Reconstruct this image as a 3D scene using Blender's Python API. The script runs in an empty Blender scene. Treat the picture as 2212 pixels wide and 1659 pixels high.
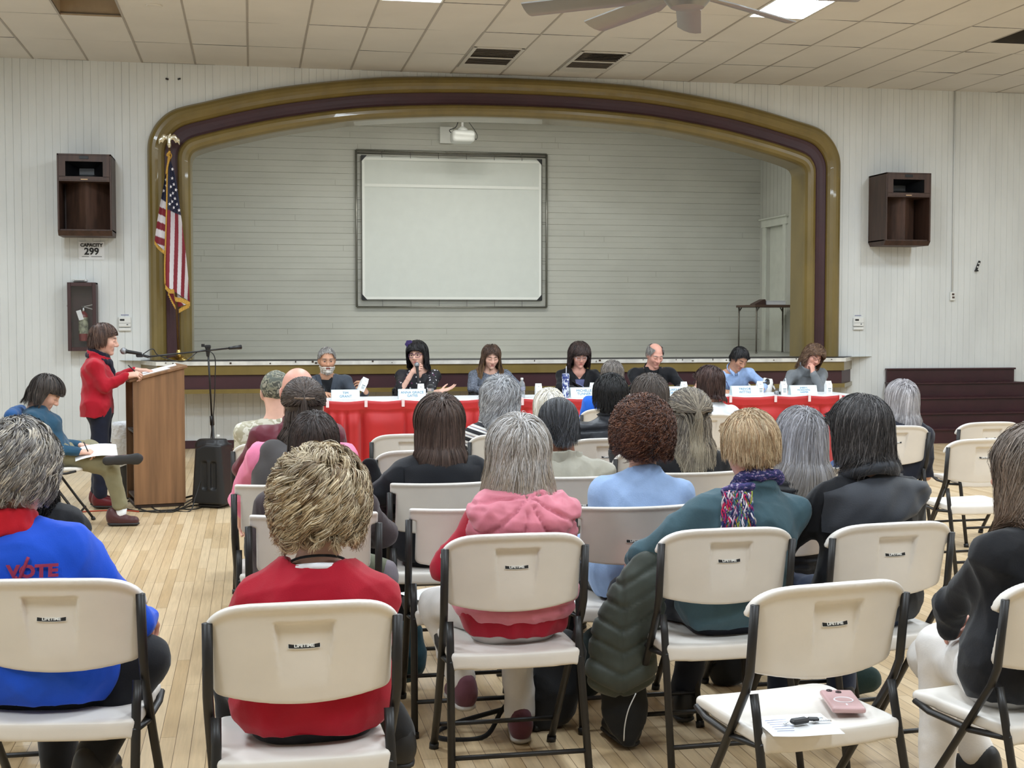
import bpy, math, random
import numpy as np
from mathutils import Vector, Matrix
SC = bpy.context.scene
COL = SC.collection
random.seed(4)
RNG = np.random.default_rng(4)
PI = math.pi
# ------------------------------------------------------------------ camera (eye height 1.53 m, hall axis = +Y)
CF, CYAW, CPITCH, CH = 2905.0, 0.1911, 0.0471, 1.53
_cy, _sy, _cp, _sp = math.cos(CYAW), math.sin(CYAW), math.cos(CPITCH), math.sin(CPITCH)
_F = np.array([_sy*_cp, _cy*_cp, -_sp]); _R = np.array([_cy, -_sy, 0.0]); _U = np.cross(_R, _F)
cam = bpy.data.cameras.new('camera'); camo = bpy.data.objects.new('camera', cam); COL.objects.link(camo)
cam.sensor_width = 36.0; cam.lens = 36.0*CF/2212; cam.clip_start = .05; cam.clip_end = 100
_m = Matrix((( _R[0], _U[0], -_F[0], 0), (_R[1], _U[1], -_F[1], 0), (_R[2], _U[2], -_F[2], CH), (0, 0, 0, 1)))
camo.matrix_world = _m
SC.camera = camo
SC.view_settings.view_transform = 'Standard'; SC.view_settings.look = 'None'
SC.view_settings.exposure = 0.0; SC.view_settings.gamma = 1.0; SC.view_settings.use_curve_mapping = False
SC.cycles.use_denoising = True
SC.cycles.max_bounces = 6; SC.cycles.diffuse_bounces = 4; SC.cycles.glossy_bounces = 3; SC.cycles.transmission_bounces = 6
SC.cycles.caustics_reflective = False; SC.cycles.caustics_refractive = False
W = bpy.data.worlds.new('world'); SC.world = W; W.use_nodes = True
W.node_tree.nodes['Background'].inputs[0].default_value = (.9, .95, 1, 1); W.node_tree.nodes['Background'].inputs[1].default_value = .02
LAMP = 52.0       # ceiling panel strength (the hall's fluorescent troffers)
STAGE_LAMP = 17.0  # lamps hidden behind the arch
def at(px, py, Y):          # the point of the hall plane Y seen at photo pixel px, py (used for reading sizes off the photo)
    d = _F + _R*(px-1106)/CF - _U*(py-829.5)/CF
    return np.array([0, 0, CH]) + d*(Y/d[1])
# ------------------------------------------------------------------ materials
def lin(c):
    c = np.array(c, float)/255
    return np.where(c <= .04045, c/12.92, ((c+.055)/1.055)**2.4)
_MC = {}
class NT:
    def __init__(s, m):
        s.t = m.node_tree; s.n = s.t.nodes; s.p = s.n['Principled BSDF']
    def new(s, ty, **k):
        n = s.n.new(ty)
        for a, v in k.items():
            if a.startswith('i_'): n.inputs[a[2:].replace('_', ' ')].default_value = v
            else: setattr(n, a, v)
        return n
    def link(s, a, b): s.t.links.new(a, b)
    def math(s, op, a, b=None, clamp=False):
        n = s.n.new('ShaderNodeMath'); n.operation = op; n.use_clamp = clamp
        for i, v in enumerate((a, b)):
            if v is None: continue
            if isinstance(v, (int, float)): n.inputs[i].default_value = v
            else: s.link(v, n.inputs[i])
        return n.outputs[0]
    def mix(s, f, a, b, mode='MIX'):
        n = s.n.new('ShaderNodeMix'); n.data_type = 'RGBA'; n.blend_type = mode
        for i, v in ((0, f), (6, a), (7, b)):
            if isinstance(v, (int, float)): n.inputs[i].default_value = v
            elif isinstance(v, (tuple, list, np.ndarray)): n.inputs[i].default_value = (*v[:3], 1)
            else: s.link(v, n.inputs[i])
        return n.outputs[2]
    def coord(s, scale=(1, 1, 1), rot=(0, 0, 0)):
        c = s.n.new('ShaderNodeTexCoord'); mp = s.n.new('ShaderNodeMapping')
        mp.inputs['Scale'].default_value = scale; mp.inputs['Rotation'].default_value = rot
        s.link(c.outputs['Object'], mp.inputs[0]); return mp.outputs[0]
    def noise(s, vec, scale, detail=3, rough=.55):
        n = s.n.new('ShaderNodeTexNoise'); n.inputs['Scale'].default_value = scale
        n.inputs['Detail'].default_value = detail; n.inputs['Roughness'].default_value = rough
        if vec is not None: s.link(vec, n.inputs['Vector'])
        return n.outputs['Fac']
    def ramp(s, fac, stops):
        n = s.n.new('ShaderNodeValToRGB'); e = n.color_ramp.elements
        while len(e) < len(stops): e.new(.5)
        for q, (p, c) in zip(e, stops): q.position = p; q.color = (*c[:3], 1) if not isinstance(c, (int, float)) else (c, c, c, 1)
        s.link(fac, n.inputs[0]); return n.outputs[0]
    def bump(s, h, strength=.3, dist=.01):
        n = s.n.new('ShaderNodeBump'); n.inputs['Strength'].default_value = strength; n.inputs['Distance'].default_value = dist
        s.link(h, n.inputs['Height']); s.link(n.outputs[0], s.p.inputs['Normal'])
def mat(name, col=(200, 200, 200), rough=.5, metal=0, spec=.5, var=.08, vs=6, vsc=(1, 1, 1), bump=0, bs=60, bsc=(1, 1, 1), bd=.004, attr=False, coat=0, sheen=0, fn=None, emit=0):
    if name in _MC: return _MC[name]
    m = bpy.data.materials.new(name); m.use_nodes = True; t = NT(m); p = t.p
    c = lin(col); p.inputs['Base Color'].default_value = (*c, 1)
    p.inputs['Roughness'].default_value = rough; p.inputs['Metallic'].default_value = metal
    p.inputs['Specular IOR Level'].default_value = spec; p.inputs['Coat Weight'].default_value = coat; p.inputs['Sheen Weight'].default_value = sheen
    base = None
    if attr:
        a = t.new('ShaderNodeAttribute', attribute_name='Col'); base = a.outputs['Color']
    if var:
        f = t.noise(t.coord(vsc), vs, 4)
        f2 = t.ramp(f, [(.25, 1-var*2), (.75, 1+var*1.2 if var < .5 else 1.3)])
        t_src = base if base is not None else tuple(c)
        base = t.mix(1.0, t_src, f2, 'MULTIPLY')
    if base is not None: t.link(base, p.inputs['Base Color'])
    if bump: t.bump(t.noise(t.coord(bsc), bs, 3), bump, bd)
    if emit: p.inputs['Emission Color'].default_value = (*c, 1); p.inputs['Emission Strength'].default_value = emit
    if fn: fn(t)
    _MC[name] = m; return m
# ------------------------------------------------------------------ objects and tags
def tag(o, label=None, cat=None, group=None, kind=None):
    if label: o['label'] = label
    if cat: o['category'] = cat
    if group: o['group'] = group
    if kind: o['kind'] = kind
    return o
def thing(name, label, cat, loc=(0, 0, 0), rz=0, group=None):
    o = bpy.data.objects.new(name, None); COL.objects.link(o); o.empty_display_size = .1
    o.location = [float(v) for v in loc]; o.rotation_euler = (0, 0, rz)
    return tag(o, label, cat, group)
def mk(name, V, F, m, parent=None, smooth=True, cols=None, fm=None, loc=None, rot=None, autos=None):
    """one mesh object from arrays: F is an (n,4) or (n,3) array or a list of index tuples"""
    me = bpy.data.meshes.new(name); V = np.asarray(V, np.float32).reshape(-1, 3)
    if isinstance(F, np.ndarray):
        k = F.shape[1]; lp = F.astype(np.int32).ravel(); st = np.arange(len(F), dtype=np.int32)*k
    else:
        ln = np.array([len(f) for f in F], np.int32); lp = np.array([i for f in F for i in f], np.int32); st = np.concatenate([[0], np.cumsum(ln)[:-1]]).astype(np.int32)
    me.vertices.add(len(V)); me.vertices.foreach_set('co', V.ravel())
    me.loops.add(len(lp)); me.loops.foreach_set('vertex_index', lp)
    me.polygons.add(len(st)); me.polygons.foreach_set('loop_start', st)
    if fm is not None: me.polygons.foreach_set('material_index', np.asarray(fm, np.int32))
    me.update(calc_edges=True)
    me.polygons.foreach_set('use_smooth', np.full(len(st), bool(smooth)))
    if autos is not None and smooth: me.set_sharp_from_angle(angle=autos)
    if cols is not None:
        a = me.color_attributes.new('Col', 'FLOAT_COLOR', 'POINT')
        c = np.ones((len(V), 4), np.float32); c[:, :3] = cols; a.data.foreach_set('color', c.ravel())
    for q in (m if isinstance(m, (list, tuple)) else [m]): me.materials.append(q)
    o = bpy.data.objects.new(name, me); COL.objects.link(o)
    if parent: o.parent = parent
    if loc is not None: o.location = [float(v) for v in loc]
    if rot is not None: o.rotation_euler = rot
    return o
def copy_tree(o, parent=None):
    c = o.copy(); COL.objects.link(c)
    if parent: c.parent = parent
    for ch in list(o.children): copy_tree(ch, c)
    return c
class MB:
    """collects shapes into ONE mesh"""
    def __init__(s): s.V = []; s.F = []; s.M = []; s.n = 0
    def add(s, V, F, mi=0):
        V = np.asarray(V, float).reshape(-1, 3); s.V.append(V)
        for f in F: s.F.append(tuple(int(i)+s.n for i in f)); s.M.append(mi)
        s.n += len(V); return s
    def box(s, c, d, rz=0, mi=0, b=0.0, R=None):
        x, y, z = [v/2 for v in d]; b = min(b, x*.9, y*.9, z*.9)
        if b > 0:
            P = []
            for sx in (-1, 1):
                for sy in (-1, 1):
                    for sz in (-1, 1):
                        P += [(sx*x, sy*(y-b), sz*(z-b)), (sx*(x-b), sy*y, sz*(z-b)), (sx*(x-b), sy*(y-b), sz*z)]
            P = np.array(P); I = lambda a, bb, cc, k: (a*4+bb*2+cc)*3+k
            F = [(I(a, 0, 0, 0), I(a, 1, 0, 0), I(a, 1, 1, 0), I(a, 0, 1, 0))[::(-1 if a == 0 else 1)] for a in (0, 1)]
            F += [(I(0, a, 0, 1), I(0, a, 1, 1), I(1, a, 1, 1), I(1, a, 0, 1))[::(-1 if a == 0 else 1)] for a in (0, 1)]
            F += [(I(0, 0, a, 2), I(1, 0, a, 2), I(1, 1, a, 2), I(0, 1, a, 2))[::(-1 if a == 0 else 1)] for a in (0, 1)]
            for a in (0, 1):
                for q in (0, 1):
                    F.append((I(a, q, 0, 0), I(a, q, 0, 1), I(a, q, 1, 1), I(a, q, 1, 0)))
                    F.append((I(a, 0, q, 0), I(a, 0, q, 2), I(a, 1, q, 2), I(a, 1, q, 0)))
                    F.append((I(0, a, q, 1), I(0, a, q, 2), I(1, a, q, 2), I(1, a, q, 1)))
                    for w in (0, 1): F.append((I(a, q, w, 0), I(a, q, w, 1), I(a, q, w, 2)))
            F2 = []
            for f in F:
                p = P[list(f)]; n = np.cross(p[1]-p[0], p[2]-p[0])
                F2.append(f if n.dot(p.mean(0)) > 0 else f[::-1])
            F = F2
        else:
            P = np.array([(a*x, bb*y, cc*z) for a in (-1, 1) for bb in (-1, 1) for cc in (-1, 1)])
            F = [(0, 1, 3, 2), (4, 6, 7, 5), (0, 4, 5, 1), (2, 3, 7, 6), (0, 2, 6, 4), (1, 5, 7, 3)]
        if rz: cc, ss = math.cos(rz), math.sin(rz); P = P @ np.array([[cc, ss, 0], [-ss, cc, 0], [0, 0, 1]])
        if R is not None: P = P @ np.array(R).T
        return s.add(P+np.array(c, float), F, mi)
    def tube(s, pts, r, n=8, mi=0, closed=False, cap=True, sq=None):
        P = np.array(pts, float); N = len(P); r = np.broadcast_to(np.asarray(r, float), (N,))
        T = np.gradient(P, axis=0) if not closed else np.roll(P, -1, 0)-np.roll(P, 1, 0)
        T /= np.linalg.norm(T, axis=1)[:, None]+1e-12
        u = np.array([0, 0, 1.0]) if abs(T[0][2]) < .9 else np.array([1.0, 0, 0])
        V = []
        for i in range(N):
            u = u-T[i]*u.dot(T[i]); u /= np.linalg.norm(u)+1e-12; w = np.cross(T[i], u)
            for k in range(n):
                a = 2*PI*k/n; V.append(P[i]+(u*math.cos(a)+w*math.sin(a)*(sq or 1))*r[i])
        F = []
        for i in range(N if closed else N-1):
            j = (i+1) % N
            for k in range(n): l = (k+1) % n; F.append((i*n+k, i*n+l, j*n+l, j*n+k))
        if cap and not closed: F += [tuple(range(n))[::-1], tuple((N-1)*n+k for k in range(n))]
        return s.add(V, F, mi)
    def lathe(s, prof, n=24, c=(0, 0, 0), mi=0, cap=True, R=None):
        V = []; F = []
        for (r, z) in prof:
            for k in range(n): a = 2*PI*k/n; V.append((r*math.cos(a), r*math.sin(a), z))
        for i in range(len(prof)-1):
            for k in range(n): l = (k+1) % n; F.append((i*n+k, i*n+l, (i+1)*n+l, (i+1)*n+k))
        if cap: F += [tuple(range(n))[::-1], tuple((len(prof)-1)*n+k for k in range(n))]
        V = np.array(V)
        if R is not None: V = V @ np.array(R).T
        return s.add(V+np.array(c, float), F, mi)
    def prism(s, poly, y0, y1, mi=0, axis='y'):
        """poly of (a,b) extruded: axis y -> points (a, y, b); axis z -> (a, b, z); axis x -> (x, a, b)"""
        n = len(poly); f = {'y': lambda a, b, t: (a, t, b), 'z': lambda a, b, t: (a, b, t), 'x': lambda a, b, t: (t, a, b)}[axis]
        V = [f(a, b, y0) for a, b in poly]+[f(a, b, y1) for a, b in poly]
        F = [tuple(range(n)), tuple(range(n, 2*n))[::-1]]+[(i, i+n, (i+1) % n+n, (i+1) % n) for i in range(n)]
        return s.add(V, F, mi)
    def grid(s, P, mi=0, flip=False):
        P = np.asarray(P, float); a, b = P.shape[:2]; F = []
        for i in range(a-1):
            for j in range(b-1):
                f = (i*b+j, (i+1)*b+j, (i+1)*b+j+1, i*b+j+1); F.append(f[::-1] if flip else f)
        return s.add(P.reshape(-1, 3), F, mi)
    def text(s, body, size, R, c, mi=0, ext=.0006, align='CENTER', bold=0.0, sx=1.0):
        V, F = text_mesh(body, size, ext, align, bold); V = V*np.array([sx, 1, 1])
        return s.add(V @ np.array(R).T+np.array(c, float), F, mi)
    def build(s, name, m, parent=None, smooth=False, autos=None, **k):
        return mk(name, np.concatenate(s.V), s.F, m, parent, smooth or autos is not None, fm=s.M, autos=autos, **k)
_TC = {}
def text_mesh(body, size, ext, align='CENTER', bold=0.0):
    key = (body, size, ext, align, bold)
    if key in _TC: return _TC[key]
    cu = bpy.data.curves.new('txt', 'FONT'); cu.body = body; cu.size = size; cu.extrude = ext; cu.align_x = align; cu.align_y = 'CENTER'
    cu.resolution_u = 3; cu.offset = bold; cu.space_line = .95
    o = bpy.data.objects.new('txt', cu); COL.objects.link(o)
    dg = bpy.context.evaluated_depsgraph_get(); me = bpy.data.meshes.new_from_object(o.evaluated_get(dg))
    V = np.array([v.co[:] for v in me.vertices]); F = [tuple(p.vertices) for p in me.polygons]
    bpy.data.objects.remove(o); bpy.data.curves.remove(cu); bpy.data.meshes.remove(me)
    _TC[key] = (V, F); return V, F
def rotz(a): c, s = math.cos(a), math.sin(a); return np.array([[c, -s, 0], [s, c, 0], [0, 0, 1.0]])
def rotx(a): c, s = math.cos(a), math.sin(a); return np.array([[1.0, 0, 0], [0, c, -s], [0, s, c]])
def roty(a): c, s = math.cos(a), math.sin(a); return np.array([[c, 0, s], [0, 1.0, 0], [-s, 0, c]])
FACE_Y = np.array([[1, 0, 0], [0, 0, -1], [0, 1, 0]], float)     # text lying in XY -> standing, read from -Y
def spline(P, n):
    """Catmull-Rom through P"""
    P = np.asarray(P, float); Q = np.vstack([2*P[0]-P[1], P, 2*P[-1]-P[-2]]); t = np.linspace(0, len(P)-1-1e-9, n); i = t.astype(int); u = (t-i)[:, None]
    a, b, c, d = Q[i], Q[i+1], Q[i+2], Q[i+3]
    return .5*(2*b+(c-a)*u+(2*a-5*b+4*c-d)*u*u+(3*b-a-3*c+d)*u**3)
# ------------------------------------------------------------------ distance-field modelling (one continuous surface per mesh)
class Vol:
    def __init__(s, lo, hi, cell, fine=()):
        s.ax = []
        for i in range(3):
            p = np.arange(lo[i], hi[i]+cell, cell)
            for (a, b, c) in fine:
                p = p[(p < a[i]-c*.5) | (p > b[i]+c*.5)]; p = np.concatenate([p, np.arange(a[i], b[i]+c, c)])
            s.ax.append(np.unique(np.round(p, 5)).astype(np.float32))
        s.f = np.full([len(a) for a in s.ax], .3, np.float32); s.mg = max(cell*2.5, .02)
    def _s(s, lo, hi):
        sl = []
        for i in range(3):
            a = np.searchsorted(s.ax[i], lo[i]-s.mg); b = np.searchsorted(s.ax[i], hi[i]+s.mg); sl.append(slice(a, max(b, a)))
        return tuple(sl), s.ax[0][sl[0]][:, None, None], s.ax[1][sl[1]][None, :, None], s.ax[2][sl[2]][None, None, :]
    def op(s, fn, lo, hi, k=.02, mode='+'):
        sl, X, Y, Z = s._s(np.array(lo)-k, np.array(hi)+k)
        f = s.f[sl]
        if f.size == 0: return s
        d = fn(X, Y, Z).astype(np.float32)
        if mode == '+':
            h = np.clip(.5+.5*(d-f)/k, 0, 1); s.f[sl] = d+(f-d)*h-k*h*(1-h)
        else:
            d = -d; h = np.clip(.5-.5*(d-f)/k, 0, 1); s.f[sl] = d+(f-d)*h+k*h*(1-h)
        return s
    def cap(s, a, b, ra, rb=None, k=.02, mode='+', sq=None):
        """tapered capsule; sq=(axis vector, factor) flattens it along that axis"""
        a = np.asarray(a, float); b = np.asarray(b, float); rb = ra if rb is None else rb; ba = b-a; L2 = max(ba.dot(ba), 1e-9); R = max(ra, rb)
        if sq is not None: n = np.asarray(sq[0], float); n = n/np.linalg.norm(n); q = 1/sq[1]-1; R *= max(1, sq[1])
        def fn(X, Y, Z):
            x, y, z = X-a[0], Y-a[1], Z-a[2]
            t = np.clip((x*ba[0]+y*ba[1]+z*ba[2])/L2, 0, 1)
            x, y, z = x-t*ba[0], y-t*ba[1], z-t*ba[2]
            if sq is not None:
                e = (x*n[0]+y*n[1]+z*n[2])*q; x, y, z = x+e*n[0], y+e*n[1], z+e*n[2]
            d = np.sqrt(x*x+y*y+z*z)-(ra+(rb-ra)*t)
            return d*min(1, sq[1]) if sq is not None else d
        return s.op(fn, np.minimum(a, b)-R, np.maximum(a, b)+R, k, mode)
    def ell(s, c, r, R=None, k=.02, mode='+'):
        c = np.asarray(c, float); r = np.asarray(r, float); mr = max(r)
        def fn(X, Y, Z):
            x, y, z = X-c[0], Y-c[1], Z-c[2]
            if R is not None: x, y, z = [R[0][i]*x+R[1][i]*y+R[2][i]*z for i in range(3)]
            k0 = np.sqrt((x/r[0])**2+(y/r[1])**2+(z/r[2])**2); k1 = np.sqrt((x/r[0]**2)**2+(y/r[1]**2)**2+(z/r[2]**2)**2)+1e-6
            return k0*(k0-1)/k1
        return s.op(fn, c-mr, c+mr, k, mode)
    def box(s, c, h, rd=.01, R=None, k=.01, mode='+'):
        c = np.asarray(c, float); mr = np.linalg.norm(h)
        def fn(X, Y, Z):
            x, y, z = X-c[0], Y-c[1], Z-c[2]
            if R is not None: x, y, z = [R[0][i]*x+R[1][i]*y+R[2][i]*z for i in range(3)]
            qx, qy, qz = np.abs(x)-h[0]+rd, np.abs(y)-h[1]+rd, np.abs(z)-h[2]+rd
            return np.sqrt(np.maximum(qx, 0)**2+np.maximum(qy, 0)**2+np.maximum(qz, 0)**2)+np.minimum(np.maximum(np.maximum(qx, qy), qz), 0)-rd
        return s.op(fn, c-mr, c+mr, k, mode)
    def path(s, P, r, k=.02, sq=None, mode='+'):
        P = np.asarray(P, float); r = np.broadcast_to(np.asarray(r, float), (len(P),))
        for i in range(len(P)-1): s.cap(P[i], P[i+1], r[i], r[i+1], k, mode, sq)
        return s
    def half(s, n, d, k=.004):
        """keep the side where n.p <= d"""
        X, Y, Z = s.ax[0][:, None, None], s.ax[1][None, :, None], s.ax[2][None, None, :]
        s.f = np.maximum(s.f, (n[0]*X+n[1]*Y+n[2]*Z-d).astype(np.float32)); return s
    def mesh(s, smooth=0):
        f = s.f; f[0] = f[-1] = .1; f[:, 0] = f[:, -1] = .1; f[:, :, 0] = f[:, :, -1] = .1
        ins = f < 0; nx, ny, nz = f.shape
        cnt = np.zeros((nx-1, ny-1, nz-1), np.int8); C = [(a, b, c) for a in (0, 1) for b in (0, 1) for c in (0, 1)]
        for a, b, c in C: cnt += ins[a:nx-1+a, b:ny-1+b, c:nz-1+c]
        I = np.argwhere((cnt > 0) & (cnt < 8)); idm = np.full(cnt.shape, -1, np.int32); idm[I[:, 0], I[:, 1], I[:, 2]] = np.arange(len(I))
        cv = {c: f[I[:, 0]+c[0], I[:, 1]+c[1], I[:, 2]+c[2]] for c in C}
        acc = np.zeros((len(I), 3)); n = np.zeros(len(I))
        for c in C:
            for ax in range(3):
                if c[ax]: continue
                e = list(c); e[ax] = 1; fa, fb = cv[c], cv[tuple(e)]; m = (fa < 0) != (fb < 0)
                t = fa[m]/(fa[m]-fb[m]); p = np.tile(np.array(c, float), (m.sum(), 1)); p[:, ax] = t; acc[m] += p; n[m] += 1
        P = I+acc/n[:, None]; V = np.stack([np.interp(P[:, i], np.arange(len(s.ax[i])), s.ax[i]) for i in range(3)], 1)
        Q = []
        for ax in range(3):
            o = [(1, 2), (2, 0), (0, 1)][ax]
            sa = [slice(1, -1)]*3; sa[ax] = slice(0, -1); sb = list(sa); sb[ax] = slice(1, None)
            A, B = ins[tuple(sa)], ins[tuple(sb)]; E = np.argwhere(A != B); fl = A[E[:, 0], E[:, 1], E[:, 2]]
            off = np.ones(3, int); off[ax] = 0; E = E+off
            def cell(d1, d2):
                e = E.copy(); e[:, o[0]] += d1; e[:, o[1]] += d2; return idm[e[:, 0], e[:, 1], e[:, 2]]
            q = np.stack([cell(-1, -1), cell(0, -1), cell(0, 0), cell(-1, 0)], 1); q[~fl] = q[~fl][:, ::-1]; Q.append(q)
        Q = np.concatenate(Q); Q = Q[(Q >= 0).all(1)]
        for _ in range(smooth):
            ac = np.zeros_like(V); c = np.zeros(len(V))
            for a, b in ((0, 1), (1, 2), (2, 3), (3, 0)):
                np.add.at(ac, Q[:, a], V[Q[:, b]]); np.add.at(c, Q[:, a], 1); np.add.at(ac, Q[:, b], V[Q[:, a]]); np.add.at(c, Q[:, b], 1)
            V = V*.4+.6*ac/np.maximum(c, 1)[:, None]
        return V, Q
def vnorm(V, Q):
    n = np.cross(V[Q[:, 2]]-V[Q[:, 0]], V[Q[:, 3]]-V[Q[:, 1]]); N = np.zeros_like(V)
    for i in range(4): np.add.at(N, Q[:, i], n)
    return N/(np.linalg.norm(N, axis=1)[:, None]+1e-12)
def fold(V, seed, fr=14., amp=1.0):
    r = np.random.default_rng(seed); out = np.zeros(len(V))
    for i in range(4):
        k = r.normal(size=3); k /= np.linalg.norm(k); k2 = r.normal(size=3)*fr*.45
        w = V @ k2+r.uniform(0, 6); out += (1-2*np.abs(np.sin(((V @ k)*fr*(1+.5*i)+1.7*np.sin(w)+r.uniform(0, 6))*.5))**.8)/(1+.4*i)
    return out*amp*.5
# ------------------------------------------------------------------ the hall
YW, CEIL, XL, XR, YB0 = 16.48, 4.556, -4.6, 12.6, -6.5       # stage wall, ceiling height, side walls, rear wall
TX0, TA, TB, TY1 = -2.4531, .6096, 1.2192, 15.2938             # ceiling grid
SF, YS, XSL, XSR = 1.06, 20.2, -1.6, 7.9                       # stage floor, stage back wall, stage side walls
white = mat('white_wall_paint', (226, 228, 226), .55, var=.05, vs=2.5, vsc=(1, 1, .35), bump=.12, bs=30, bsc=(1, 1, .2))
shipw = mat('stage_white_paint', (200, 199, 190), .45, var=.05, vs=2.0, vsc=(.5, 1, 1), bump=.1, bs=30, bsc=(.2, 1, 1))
gold = mat('gold_gloss_paint', (126, 107, 56), .3, spec=.5, var=.12, vs=2.5, vsc=(1, 1, .5), coat=.25, bump=.08, bs=9)
maroon = mat('maroon_paint', (62, 28, 34), .45, var=.1, vs=3, bump=.05, bs=20)
maroon_step = mat('maroon_step_paint', (58, 24, 31), .35, var=.15, vs=4, bump=.1, bs=18)
tilem = mat('ceiling_tile', (218, 213, 205), .95, spec=.1, var=.03, vs=1.2, bump=.25, bs=160, bd=.003)
tbar = mat('ceiling_grid_bar', (168, 160, 150), .6, var=.05)
dark = mat('dark_void', (22, 20, 20), .9, var=0)
def floor_fn(t):
    br = t.new('ShaderNodeTexBrick'); v = t.coord(rot=(0, 0, PI/2)); t.link(v, br.inputs['Vector'])
    for k, q in (('Scale', 1.0), ('Mortar Size', .0011), ('Mortar Smooth', .3), ('Bias', 0.0), ('Brick Width', 1.15), ('Row Height', .057)): br.inputs[k].default_value = q
    br.offset = .37; br.offset_frequency = 3; br.squash = 1.0
    br.inputs['Color1'].default_value = (*lin((212, 188, 152)), 1); br.inputs['Color2'].default_value = (*lin((190, 162, 122)), 1); br.inputs['Mortar'].default_value = (*lin((84, 62, 42)), 1)
    g = t.ramp(t.noise(t.coord((26, 1.2, 1)), 3, 5, .65), [(.3, .84), (.7, 1.08)])
    w = t.ramp(t.noise(t.coord((1, .5, 1)), .9, 4), [(.35, .9), (.65, 1.06)])
    c = t.mix(1, t.mix(1, br.outputs['Color'], g, 'MULTIPLY'), w, 'MULTIPLY'); t.link(c, t.p.inputs['Base Color'])
    t.link(t.ramp(t.noise(t.coord((1, .4, 1)), 3, 4), [(.3, .26), (.7, .42)]), t.p.inputs['Roughness'])
    t.bump(br.outputs['Fac'], -.25, .003)
floorm = mat('maple_floor', (210, 178, 136), .33, spec=.45, var=0, coat=0, fn=floor_fn)
b = MB(); b.box(((XL+XR)/2, (YB0+YW)/2, -.05), (XR-XL+.4, YW-YB0+.4, .1)); tag(b.build('floor', floorm), 'pale maple strip floor of the hall', kind='structure')
# --- stage wall: real tongue-and-groove boards around the arch
OUT = [(4.36, 1.0), (4.36, 1.7), (4.36, 2.4), (4.36, 3.0), (4.36, 3.28), (4.36, 3.40), (4.355, 3.60), (4.32, 3.73), (4.245, 3.86), (4.12, 3.98), (3.97, 4.05), (3.70, 4.12), (3.35, 4.21), (2.80, 4.325), (2.07, 4.43), (1.5, 4.487), (.74, 4.515), (0, 4.525)]
INN = [(3.86, 1.0), (3.86, 1.7), (3.86, 2.35), (3.86, 2.9), (3.86, 3.18), (3.86, 3.30), (3.86, 3.40), (3.855, 3.44), (3.84, 3.48), (3.81, 3.515), (3.75, 3.545), (3.60, 3.595), (3.30, 3.675), (2.75, 3.80), (2.05, 3.92), (1.5, 3.975), (.74, 4.02), (0, 4.03)]
AX = 3.17
def arch_z(dx):
    o = np.array(OUT)[::-1]; dx = abs(dx)
    return np.interp(dx, o[:, 0], o[:, 1])-.14 if dx < 4.30 else None
def boards(xs0, xs1, pitch, seed):
    r = np.random.default_rng(seed); x = xs0; out = []
    while x < xs1:
        w = .0035+.002*r.random(); d = .0025+.0045*r.random()
        out += [(x, 0), (x+pitch-w, 0), (x+pitch-w*.5, d)]; x += pitch
    out.append((x, 0)); return out
m = MB()
def strip(pts, zlo, zhi, y):
    V = []
    for (x, d) in pts: V += [(x, y+d, zlo(x)), (x, y+d, zhi(x))]
    F = [(2*i, 2*i+2, 2*i+3, 2*i+1) for i in range(len(pts)-1)]; m.add(V, F)
P = boards(XL, XR, .087, 3); top = lambda x: CEIL+.02
L = [p for p in P if p[0] < AX-4.12]; R = [p for p in P if p[0] > AX+4.12]; C = [p for p in P if L[-1][0] <= p[0] <= R[0][0]]
strip(L, lambda x: 0, top, YW); strip(R, lambda x: 0, top, YW)
strip(C, lambda x: 0, lambda x: .9, YW); strip(C, lambda x: arch_z(x-AX), top, YW)
tag(m.build('wall_front', white), 'white vertical tongue-and-groove wall around the stage opening', kind='structure')
m = MB(); m.box((XL/2-.55-.02, YW-.011, .048), (-1.1-XL+.1, .022, .095), b=.004); m.box((AX, YW-.011, .048), (8.6, .022, .095), b=.004); m.box(((7.4+8.2)/2, YW-.011, .048), (.8, .022, .095), b=.004); m.box((11.3, YW-.011, .048), (2.6, .022, .095), b=.004)
tag(m.build('baseboard_front', maroon), 'maroon baseboard under the stage front', kind='structure')
for n, c, d in (('wall_left', (XL-.05, (YB0+YW)/2, CEIL/2), (.1, YW-YB0, CEIL)), ('wall_right', (XR+.05, (YB0+YW)/2, CEIL/2), (.1, YW-YB0, CEIL)), ('wall_back', ((XL+XR)/2, YB0-.05, CEIL/2), (XR-XL+.2, .1, CEIL))):
    m = MB(); m.box(c, d); tag(m.build(n, white), kind='structure')
# --- proscenium arch
def both(path, n=150):
    p = spline(path, n); q = p[::-1].copy(); l = p.copy(); l[:, 0] = AX-l[:, 0]; q[:, 0] = AX+q[:, 0]; return np.vstack([l, q[1:]])
PO, PI_ = both(OUT), both(INN)
prof = [(0, 0), (.02, .05), (.06, .085), (.12, .105), (.19, .11), (.26, .10), (.33, .078), (.38, .052), (.40, .03), (.405, .018), (.48, .010), (.56, .008), (.64, .010), (.695, .018), (.70, .05), (.735, .078), (.80, .095), (.87, .095), (.94, .078), (.985, .045), (1.0, .0), (1.0, -.20), (1.0, -.40)]
G = []
for (t, p) in prof:
    q = PO*(1-t)+PI_*t; G.append(np.stack([q[:, 0], np.full(len(q), YW-p-.004), q[:, 1]], 1))
G = np.array(G)
m = MB()
for i in range(len(prof)-1):
    mi = 1 if 8 <= i <= 12 else 0; m.grid(G[i:i+2], mi)
tag(m.build('trim_1', [gold, maroon], smooth=True), 'gold and maroon moulded proscenium arch framing the stage', kind='structure')
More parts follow.
